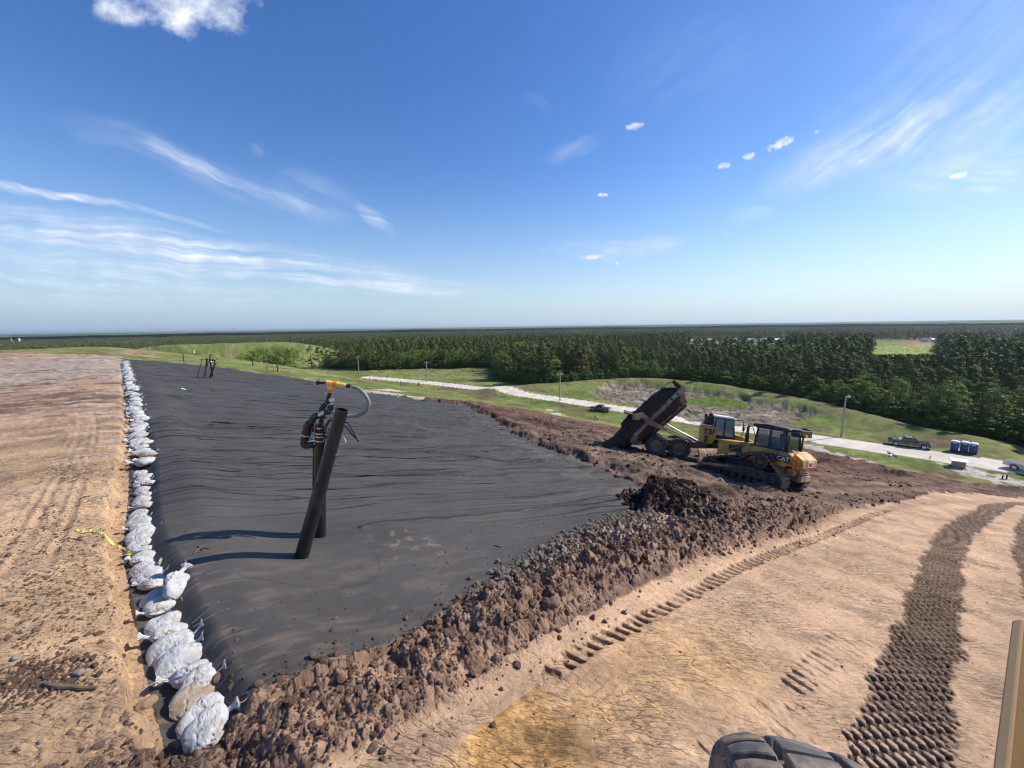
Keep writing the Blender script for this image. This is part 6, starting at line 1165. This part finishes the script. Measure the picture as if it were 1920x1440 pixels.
# far radio mast
q = pdir(436, 615); m = MB(); Yd = 1050
m.cyl((0, 0, 0), (0, 0, 61), .35, .2, 6)
for k in range(3): a = k*2.094; m.cyl((math.cos(a)*18, math.sin(a)*18, 0), (0, 0, 52), .06, n=4)
o = m.build('radio_mast', M['galv'], None); o.location = (q[0]/q[1]*Yd, Yd, -38); tag(o, 'thin radio mast rising above the horizon over the far woods', 'radio mast')
# ------------------------------------------------------------------ sticks and stones on the ground
M['stick'] = mat('dry_branch', (.14, .095, .065), .9, var=.3, scale=8); M['stone'] = mat('grey_stone', (.30, .27, .24), .9, var=.25, bump=.01, bscale=20)
def stick(P, r_, lb, nm='stick', mm='stick'):
    Q = [on(*q)+V3(0, 0, r_) for q in P]; m = MB(); m.tube(smooth_line([tuple(q) for q in Q], 4), [r_*(1.2-.5*abs(i/((len(P)-1)*4)-.3)) for i in range((len(P)-1)*4+1)], 7); o = m.build(nm, M[mm], None, smooth=True); return tag(o, lb, nm)
stick([(84,1288),(105,1292),(135,1290),(150,1293),(182,1290)], .024, 'long brown branch lying on tan dirt below the dark crumbly patch')
stick([(15,1023),(30,1020),(48,1017)], .012, 'thin twig on tan dirt above the yellow tape level', 'twig'); stick([(112,1014),(135,1012),(155,1016)], .010, 'dark twig just under the yellow tape', 'twig'); stick([(365,1049),(378,1040),(395,1041)], .012, 'small dark twig lying on the black sheet beside the pipe shadow', 'twig'); stick([(372,1047),(383,1045),(372,1036)], .010, 'second dark twig crossing the first on the black sheet', 'twig')
stick([(928,1022),(938,1025),(948,1022)], .014, 'tiny root fragment on the black sheet near the soil berm', 'twig')
def stone(px, py, s, lb, mm='stone', up=.3):
    p = on(px, py); bm = bmesh.new(); bmesh.ops.create_icosphere(bm, subdivisions=3, radius=1)
    sd_ = px*.37+py
    for v in bm.verts:
        n_ = vnoise(np.array([v.co.x*1.3+sd_]), np.array([v.co.y*1.3+v.co.z*1.1]))[0]+.5*vnoise(np.array([v.co.x*3+sd_]), np.array([v.co.y*3+v.co.z*2.7]))[0]; v.co *= 1+.5*n_
    me = bpy.data.meshes.new('stone'); bm.to_mesh(me); bm.free(); me.polygons.foreach_set('use_smooth', [True]*len(me.polygons)); me.materials.append(M[mm]); o = bpy.data.objects.new('stone' if mm == 'stone' else 'clod', me); COL.objects.link(o); o.location = p+V3(0, 0, s*up); o.scale = (s, s*.8, s*.7); o.rotation_euler.z = px; return tag(o, lb, 'stone' if mm == 'stone' else 'clod')
M['clodm'] = mat('brown_clod', (.20, .135, .10), .95, var=.3, scale=6, bump=.03, bscale=9); M['clodt'] = mat('tan_clod', (.40, .26, .15), .95, var=.25, scale=6, bump=.03, bscale=9)
stone(74, 1128, .045, 'grey stone on tan dirt above the dark crumbly patch'); stone(148, 1268, .055, 'dark angular stone right above the long branch'); stone(30, 1236, .05, 'pale stone in the dark crumbly patch'); stone(75, 1390, .03, 'small white pebble at the bottom of the tan dirt'); stone(186, 1405, .05, 'brown lump on tan dirt near the soil heap', 'clodm')
stone(404, 1262, .075, 'brown clod wedged beside the tan sandbag on the sheet', 'clodm'); stone(268, 1282, .10, 'large tan clod on the dirt edge by the fabric', 'clodt'); stone(762, 1163, .055, 'dark clod resting on the sheet above the berm', 'clodm'); stone(487, 1303, .06, 'tan clod at the foot of the berm by the sandbags', 'clodm'); stone(1034, 1163, .12, 'rounded clod sticking out of the near face of the berm', 'clodm'); stone(632, 1163, .02, 'white pebble lying on the black sheet')
stone(698, 1405, .06, 'loose clod on the smooth near edge of the berm', 'clodm'); stone(860, 1130, .07, 'upright brown clod on the ridge of the berm', 'clodm', .8); stone(590, 1258, .06, 'reddish upright clod on the berm ridge', 'clodm', .8)
# white scraps on the far fabric
for P, r_, lb in (([(340,730),(350,730.5),(361,730)], .05, 'pale strip lying on the far part of the black sheet'), ([(741,745),(747,746)], .12, 'white scrap on the upper edge of the black sheet')):
    Q = [on(*q)+V3(0, 0, .03) for q in P]; m = MB(); m.tube(Q, r_, 5); tag(m.build('scrap', M['white'], None), lb, 'scrap')
# ------------------------------------------------------------------ the machine the picture is taken from: tyre and panel
M['tyrefg'] = mat('worn_tyre_rubber', (.085, .085, .088), .72, var=.22, scale=5, dirt=(.26, .18, .12), dirt_amt=.4, dscale=6, bump=.003, bscale=60)
tc_ = Vector(pdir(1480, 1388))*2.95; Rt_, Wt = .80, .76; cz_ = tc_.z-Rt_+.02
mc = thing('parked_machine', 'worn chunky tyre and yellow panel of a parked machine on the haul road', 'machine', (tc_.x, tc_.y-.35, 0))
yaw = R(-16); c_ = Vector((tc_.x, tc_.y-.38, cz_))
def lugtyre():
    m = MB(); r = Rt_; w = Wt; pr = []
    for i in range(13): a = -1+2*i/12; pr.append((r*(.935-.11*abs(a)**3.2), a*w*.5))
    pr = [(r*.55, -w*.44), (r*.72, -w*.5)]+pr+[(r*.72, w*.5), (r*.55, w*.44)]
    m.lathe([(q[0], q[1]) for q in pr], (0, 0, 0), 'X', 72)
    return m
def lugs():
    """raised tread blocks, three staggered rows, each bent over the rounded crown"""
    m = MB(); r = Rt_; w = Wt; N_ = 30
    def P(u, a, up):     # u across -1..1, a angle round
        rr_ = r*(.935-.11*abs(u)**3.2)+up; return (u*w*.5, rr_*math.cos(a), rr_*math.sin(a))
    for k in range(N_):
        for row, (u0, u1, sh, sk) in enumerate(((-.98, -.42, 0, .35), (-.34, .34, .5, -.25), (.42, .98, 0, .35))):
            a0 = 6.28318*(k+sh)/N_; da = 6.28318/N_; g = .40
            nx_ = 5; base = []; top = []
            for i in range(nx_+1):
                f = i/nx_; u = u0+(u1-u0)*f
                for j in range(4): 
                    t = -g+2*g*j/3; a = a0+da*(t+sk*(f-.5)); base.append(P(u, a, -.005)); ed = (i in (0, nx_)) or (j in (0, 3)); ui = u+(.025 if i == 0 else (-.025 if i == nx_ else 0)); ai = a+(da*.05 if j == 0 else (-da*.05 if j == 3 else 0)); top.append(P(ui, ai, .052 if ed else .058))
            nb = len(base); V = base+top; F = []
            for i in range(nx_):
                for j in range(3): F.append((nb+i*4+j, nb+i*4+j+1, nb+(i+1)*4+j+1, nb+(i+1)*4+j))
                F.append((i*4, (i+1)*4, nb+(i+1)*4, nb+i*4)); F.append((i*4+3, (i+1)*4+3, nb+(i+1)*4+3, nb+i*4+3))
            for j in range(3): F.append((j, j+1, nb+j+1, nb+j)); F.append((nx_*4+j, nx_*4+j+1, nb+nx_*4+j+1, nb+nx_*4+j))
            m.add(V, F)
    return m
whl = lugtyre().build('tyre', M['tyrefg'], mc, smooth=True); whl.location = (0, 0, 0); 
mc.location = (c_.x, c_.y, c_.z); whl.rotation_euler.z = yaw
lg = lugs().build('tread_blocks', M['tyrefg'], whl, bevel=.006, smooth=True)
m = MB(); m.lathe([(.01, -.1), (.2, -.12), (.45, -.25), (.52, -.38), (.52, .38), (.45, .25), (.2, .12), (.01, .1)], (0, 0, 0), 'X', 30); hb3 = m.build('hub', M['yel'], whl, smooth=True)
def wq(px, py, t): return Vector(pdir(px, py))*t
A0, A1 = wq(1903, 1166, 2.15), wq(1866, 1470, 1.55); B0 = wq(2200, 1130, 2.15); B1 = wq(2250, 1600, 1.35)
dep = (wq(1920, 1172, 2.15)-A0).normalized()
nrm = (A1-A0).cross(B0-A0).normalized()
if nrm.dot(A0) > 0: nrm = -nrm
inv = Matrix.Translation(-mc.location)
m = MB(); th = .012; q4 = [A0, A1, B1, B0]; m.add([inv @ q for q in q4]+[inv @ (q-nrm*th) for q in q4], [(3, 2, 1, 0), (4, 5, 6, 7), (0, 1, 5, 4), (1, 2, 6, 5), (2, 3, 7, 6), (3, 0, 4, 7)]); M['fgyel'] = mat('deep_yellow_machine_panel', (.30, .15, .02), .4, var=.15, scale=1.5); fp = m.build('body_panel', M['fgyel'], mc, bevel=.004, seg=2)
M['rim'] = mat('dusty_rubber_edging', (.26, .17, .09), .9, var=.2, scale=5)
sx = (B0-A0).normalized()*.022
m = MB(); e4 = [A0-sx*.2+nrm*.006, A1-sx*.2+nrm*.006, A1+sx+nrm*.006, A0+sx+nrm*.006]; m.add([inv @ q for q in e4]+[inv @ (q-nrm*.018) for q in e4], [(3, 2, 1, 0), (4, 5, 6, 7), (0, 1, 5, 4), (1, 2, 6, 5), (2, 3, 7, 6), (3, 0, 4, 7)]); m.build('edge_trim', M['rim'], mc, bevel=.005, seg=2)
m = MB(); ce = (A1+B1)/2; m.tube([(.2, 0, 0), (.7, -.2, .1), tuple(inv @ (ce-nrm*.1))], .09, 10); m.build('axle_strut', M['blk'], mc)
# ------------------------------------------------------------------ loose clods and pebbles (countless)
def clod_np(seed, jag=.5):
    bm = bmesh.new(); bmesh.ops.create_icosphere(bm, subdivisions=2, radius=1); c = np.array([tuple(v.co) for v in bm.verts])
    n = fbm(c[:, 0]*1.1+c[:, 2]*.7+seed, c[:, 1]*1.2+c[:, 2]*.8, seed, 3); n2 = vnoise(c[:, 0]*2.6+seed*3, c[:, 1]*2.7+c[:, 2]*2.1, seed+2)
    c = c*(1+n*jag+n2*jag*.6)[:, None]*np.array([1, .8, .7])
    for v, p in zip(bm.verts, c): v.co = p
    me = bpy.data.meshes.new('clod'); bm.to_mesh(me); bm.free(); return me
def scatter(name, X_, Y_, Zs, sz, mm, label_kind, seed, dz=.25):
    cl = bpy.data.collections.new(name+'_set')
    for i in range(5):
        me = clod_np(seed+i*3); me.materials.append(mm); o = bpy.data.objects.new(f'{name}_{i}', me); cl.objects.link(o)
    n = len(X_); me = bpy.data.meshes.new(name); me.vertices.add(n); me.vertices.foreach_set('co', np.stack([X_, Y_, Zs+sz*dz], 1).astype(np.float32).ravel())
    rg = np.random.default_rng(seed)
    for an, ty, val in (('vi', 'INT', rg.integers(0, 5, n).astype(np.int32)), ('sc', 'FLOAT', sz.astype(np.float32))): at_ = me.attributes.new(an, ty, 'POINT'); at_.data.foreach_set('value', val)
    at_ = me.attributes.new('rot', 'FLOAT_VECTOR', 'POINT'); at_.data.foreach_set('vector', rg.uniform(0, 6.28, (n, 3)).astype(np.float32).ravel())
    g = bpy.data.node_groups.new(name, 'GeometryNodeTree'); g.interface.new_socket('Geometry', in_out='INPUT', socket_type='NodeSocketGeometry'); g.interface.new_socket('Geometry', in_out='OUTPUT', socket_type='NodeSocketGeometry')
    A = g.nodes.new; K = g.links.new; gi = A('NodeGroupInput'); go = A('NodeGroupOutput')
    def na(nm, ty): q = A('GeometryNodeInputNamedAttribute'); q.data_type = ty; q.inputs['Name'].default_value = nm; return q.outputs['Attribute']
    ci = A('GeometryNodeCollectionInfo'); ci.inputs['Collection'].default_value = cl; ci.inputs['Separate Children'].default_value = True
    ip = A('GeometryNodeInstanceOnPoints'); K(gi.outputs[0], ip.inputs['Points']); K(ci.outputs[0], ip.inputs['Instance']); ip.inputs['Pick Instance'].default_value = True
    K(na('vi', 'INT'), ip.inputs['Instance Index']); K(na('rot', 'FLOAT_VECTOR'), ip.inputs['Rotation']); K(na('sc', 'FLOAT'), ip.inputs['Scale']); K(ip.outputs[0], go.inputs[0])
    o = bpy.data.objects.new(name, me); COL.objects.link(o); o.modifiers.new('scatter', 'NODES').node_group = g
    return tag(o, kind='stuff')
def soilmat(name, c, v=.35):
    m, n, b = newmat(name); N = n.nodes.new; L = n.links.new; oi = N('ShaderNodeObjectInfo'); t = N('ShaderNodeTexCoord'); nz = N('ShaderNodeTexNoise'); nz.inputs['Scale'].default_value = 2.2; nz.inputs['Detail'].default_value = 6; L(t.outputs['Object'], nz.inputs['Vector'])
    a = N('ShaderNodeMath'); a.operation = 'MULTIPLY_ADD'; a.use_clamp = True; L(oi.outputs['Random'], a.inputs[0]); a.inputs[1].default_value = .6; L(nz.outputs[0], a.inputs[2])
    mx = N('ShaderNodeMix'); mx.data_type = 'RGBA'; mx.inputs[6].default_value = (*[q*(1-v) for q in c], 1); mx.inputs[7].default_value = (*[q*(1+v) for q in c], 1); L(a.outputs[0], mx.inputs[0]); L(mx.outputs[2], b.inputs['Base Color']); b.inputs['Roughness'].default_value = .95; b.inputs['Specular IOR Level'].default_value = .1
    nb = N('ShaderNodeTexNoise'); nb.inputs['Scale'].default_value = 5; nb.inputs['Detail'].default_value = 5; L(t.outputs['Object'], nb.inputs['Vector']); bp = N('ShaderNodeBump'); bp.inputs['Distance'].default_value = .25; L(nb.outputs[0], bp.inputs['Height']); L(bp.outputs[0], b.inputs['Normal']); return m
M['cl_br'] = soilmat('brown_clods', (.29, .19, .14)); M['cl_gr'] = soilmat('dry_grey_clods', (.46, .37, .29), .3); M['cl_dk'] = soilmat('dark_clods', (.085, .055, .042)); M['cl_tan'] = soilmat('tan_crumbs', (.40, .27, .17), .3)
rg = np.random.default_rng(77)
def along(L_, n, spread, w0, bias=0.):
    L_ = np.asarray(L_)[:, :2]; seg = np.hypot(*np.diff(L_, axis=0).T); ac = np.concatenate([[0], np.cumsum(seg)]); 
    s = rg.uniform(0, 1, n)**1.35*ac[-1]; x = np.interp(s, ac, L_[:, 0]); y = np.interp(s, ac, L_[:, 1]); x2 = np.interp(s+.2, ac, L_[:, 0]); y2 = np.interp(s+.2, ac, L_[:, 1]); tx, ty = x2-x, y2-y; l = np.hypot(tx, ty)+1e-6
    w = w0*(1+.045*s)*(rg.normal(size=n)*spread+bias); return x+ty/l*w, y-tx/l*w
# berm body
x, y = along(bermL[:75], 19000, .62, .62, -.10); r = np.hypot(x, y); sz = np.exp(rg.normal(size=len(x))*.72)*.0125*np.clip(r/6, .8, 1.5); sz = np.clip(sz, .005, .085); keep = (r > 2.9) & (r < 22) & (rg.random(len(x)) < sst(21, 14, r)+.06)
scatter('soil_clods', x[keep], y[keep], zq(x[keep], y[keep]), sz[keep], M['cl_br'], '', 5, .15)
# dry pale lumps on the far flank of the berm and crumbs strewn on the sheet
P = np.array(G([(905,1130),(960,1092),(1020,1052),(1090,1010),(1150,985),(1200,965)])); x, y = along(P, 2600, .5, .42); r = np.hypot(x, y); sz = np.clip(np.exp(rg.normal(size=len(x))*.6)*.024, .008, .085)
scatter('dry_lumps', x, y, zq(x, y), sz, M['cl_gr'], '', 25, .2)
x, y = along(bermL[:60], 1500, 1.0, .9, -1.3); r = np.hypot(x, y); f = inpoly(x, y, fab_poly); sz = np.clip(np.exp(rg.normal(size=len(x))*.5)*.007*np.clip(r/6, .8, 2), .003, .03)
scatter('crumbs_on_sheet', x[f], y[f], zq(x[f], y[f]), sz[f], M['cl_tan'], '', 35, .3)
# working face right of the sheet, the dark heap, and the truck's spill
gx = rg.uniform(2, 40, 60000); gy = rg.uniform(8, 48, 60000); f = inpoly(gx, gy, dirt_poly) & ~inpoly(gx, gy, haul_poly) & ~inpoly(gx, gy, fab_poly); gx, gy = gx[f], gy[f]; dn = fbm(gx/2.2, gy/2.2, 501, 4); pd = np.hypot(gx-pile_c[0], gy-pile_c[1])
hp_, _, _ = pline(gx, gy, np.array(list(haul_poly)[:12])); k = ((dn > .04) | (hp_ < 1.6)) & (rg.random(len(gx)) < np.where(hp_ < 1.6, .12, .26)); gx2, gy2 = gx[k], gy[k]; r = np.hypot(gx2, gy2); sz = np.clip(np.exp(rg.normal(size=len(gx2))*.55)*.030, .010, .11)
scatter('dark_clods', gx2, gy2, zq(gx2, gy2), sz, M['cl_dk'], '', 45, .15)
a = rg.uniform(0, 6.28, 2600); q = rg.uniform(0, 1, 2600)**.6*2.1; x = pile_c[0]+q*np.cos(a); y = pile_c[1]+q*np.sin(a)*.9; sz = np.clip(np.exp(rg.normal(size=2600)*.5)*.036, .012, .10)
scatter('heap_clods', x, y, zq(x, y), sz, M['cl_dk'], '', 55, .2)
# tan crumbs on the left ground, thicker by the cut edge
cr2 = crest[:40]; x, y = along(cr2, 5000, .35, 1.0, -1.05); r = np.hypot(x, y); k = (fbm(x/1.1, y/1.1, 511, 3) > -.05) & (r > 3) & ~inpoly(x, y, fab_poly); sz = np.clip(np.exp(rg.normal(size=len(x))*.55)*.011, .004, .05)
x2, y2 = rg.uniform(-14, -1.5, 9000), rg.uniform(1.5, 14, 9000); k2 = (fbm(x2/1.4, y2/1.4, 512, 4) > .10) & inpoly(x2, y2, dirt_poly) & ~inpoly(x2, y2, fab_poly); s2 = np.clip(np.exp(rg.normal(size=len(x2))*.5)*.008, .003, .03)
X_, Y_, S_ = np.concatenate([x[k], x2[k2]]), np.concatenate([y[k], y2[k2]]), np.concatenate([sz[k], s2[k2]])
scatter('tan_crumbs', X_, Y_, zq(X_, Y_), S_, M['cl_tan'], '', 65, .25)
a = rg.normal(size=(900, 2))*np.array([.34, .2]); x = pp0[0]+a[:, 0]; y = pp0[1]+a[:, 1]; sz = np.clip(np.exp(rg.normal(size=900)*.5)*.012, .005, .04); scatter('dark_crumbs', x, y, zq(x, y), sz, M['cl_br'], '', 75, .2)
# a few specks on the haul road
x, y = rg.uniform(0, 14, 5000), rg.uniform(2.5, 16, 5000); k = inpoly(x, y, haul_poly) & (fbm(x/.9, y/.9, 521, 4) > .14); sz = np.clip(np.exp(rg.normal(size=len(x))*.5)*.008, .003, .025); scatter('road_crumbs', x[k], y[k], zq(x[k], y[k]), sz[k], M['cl_br'], '', 85, .25)
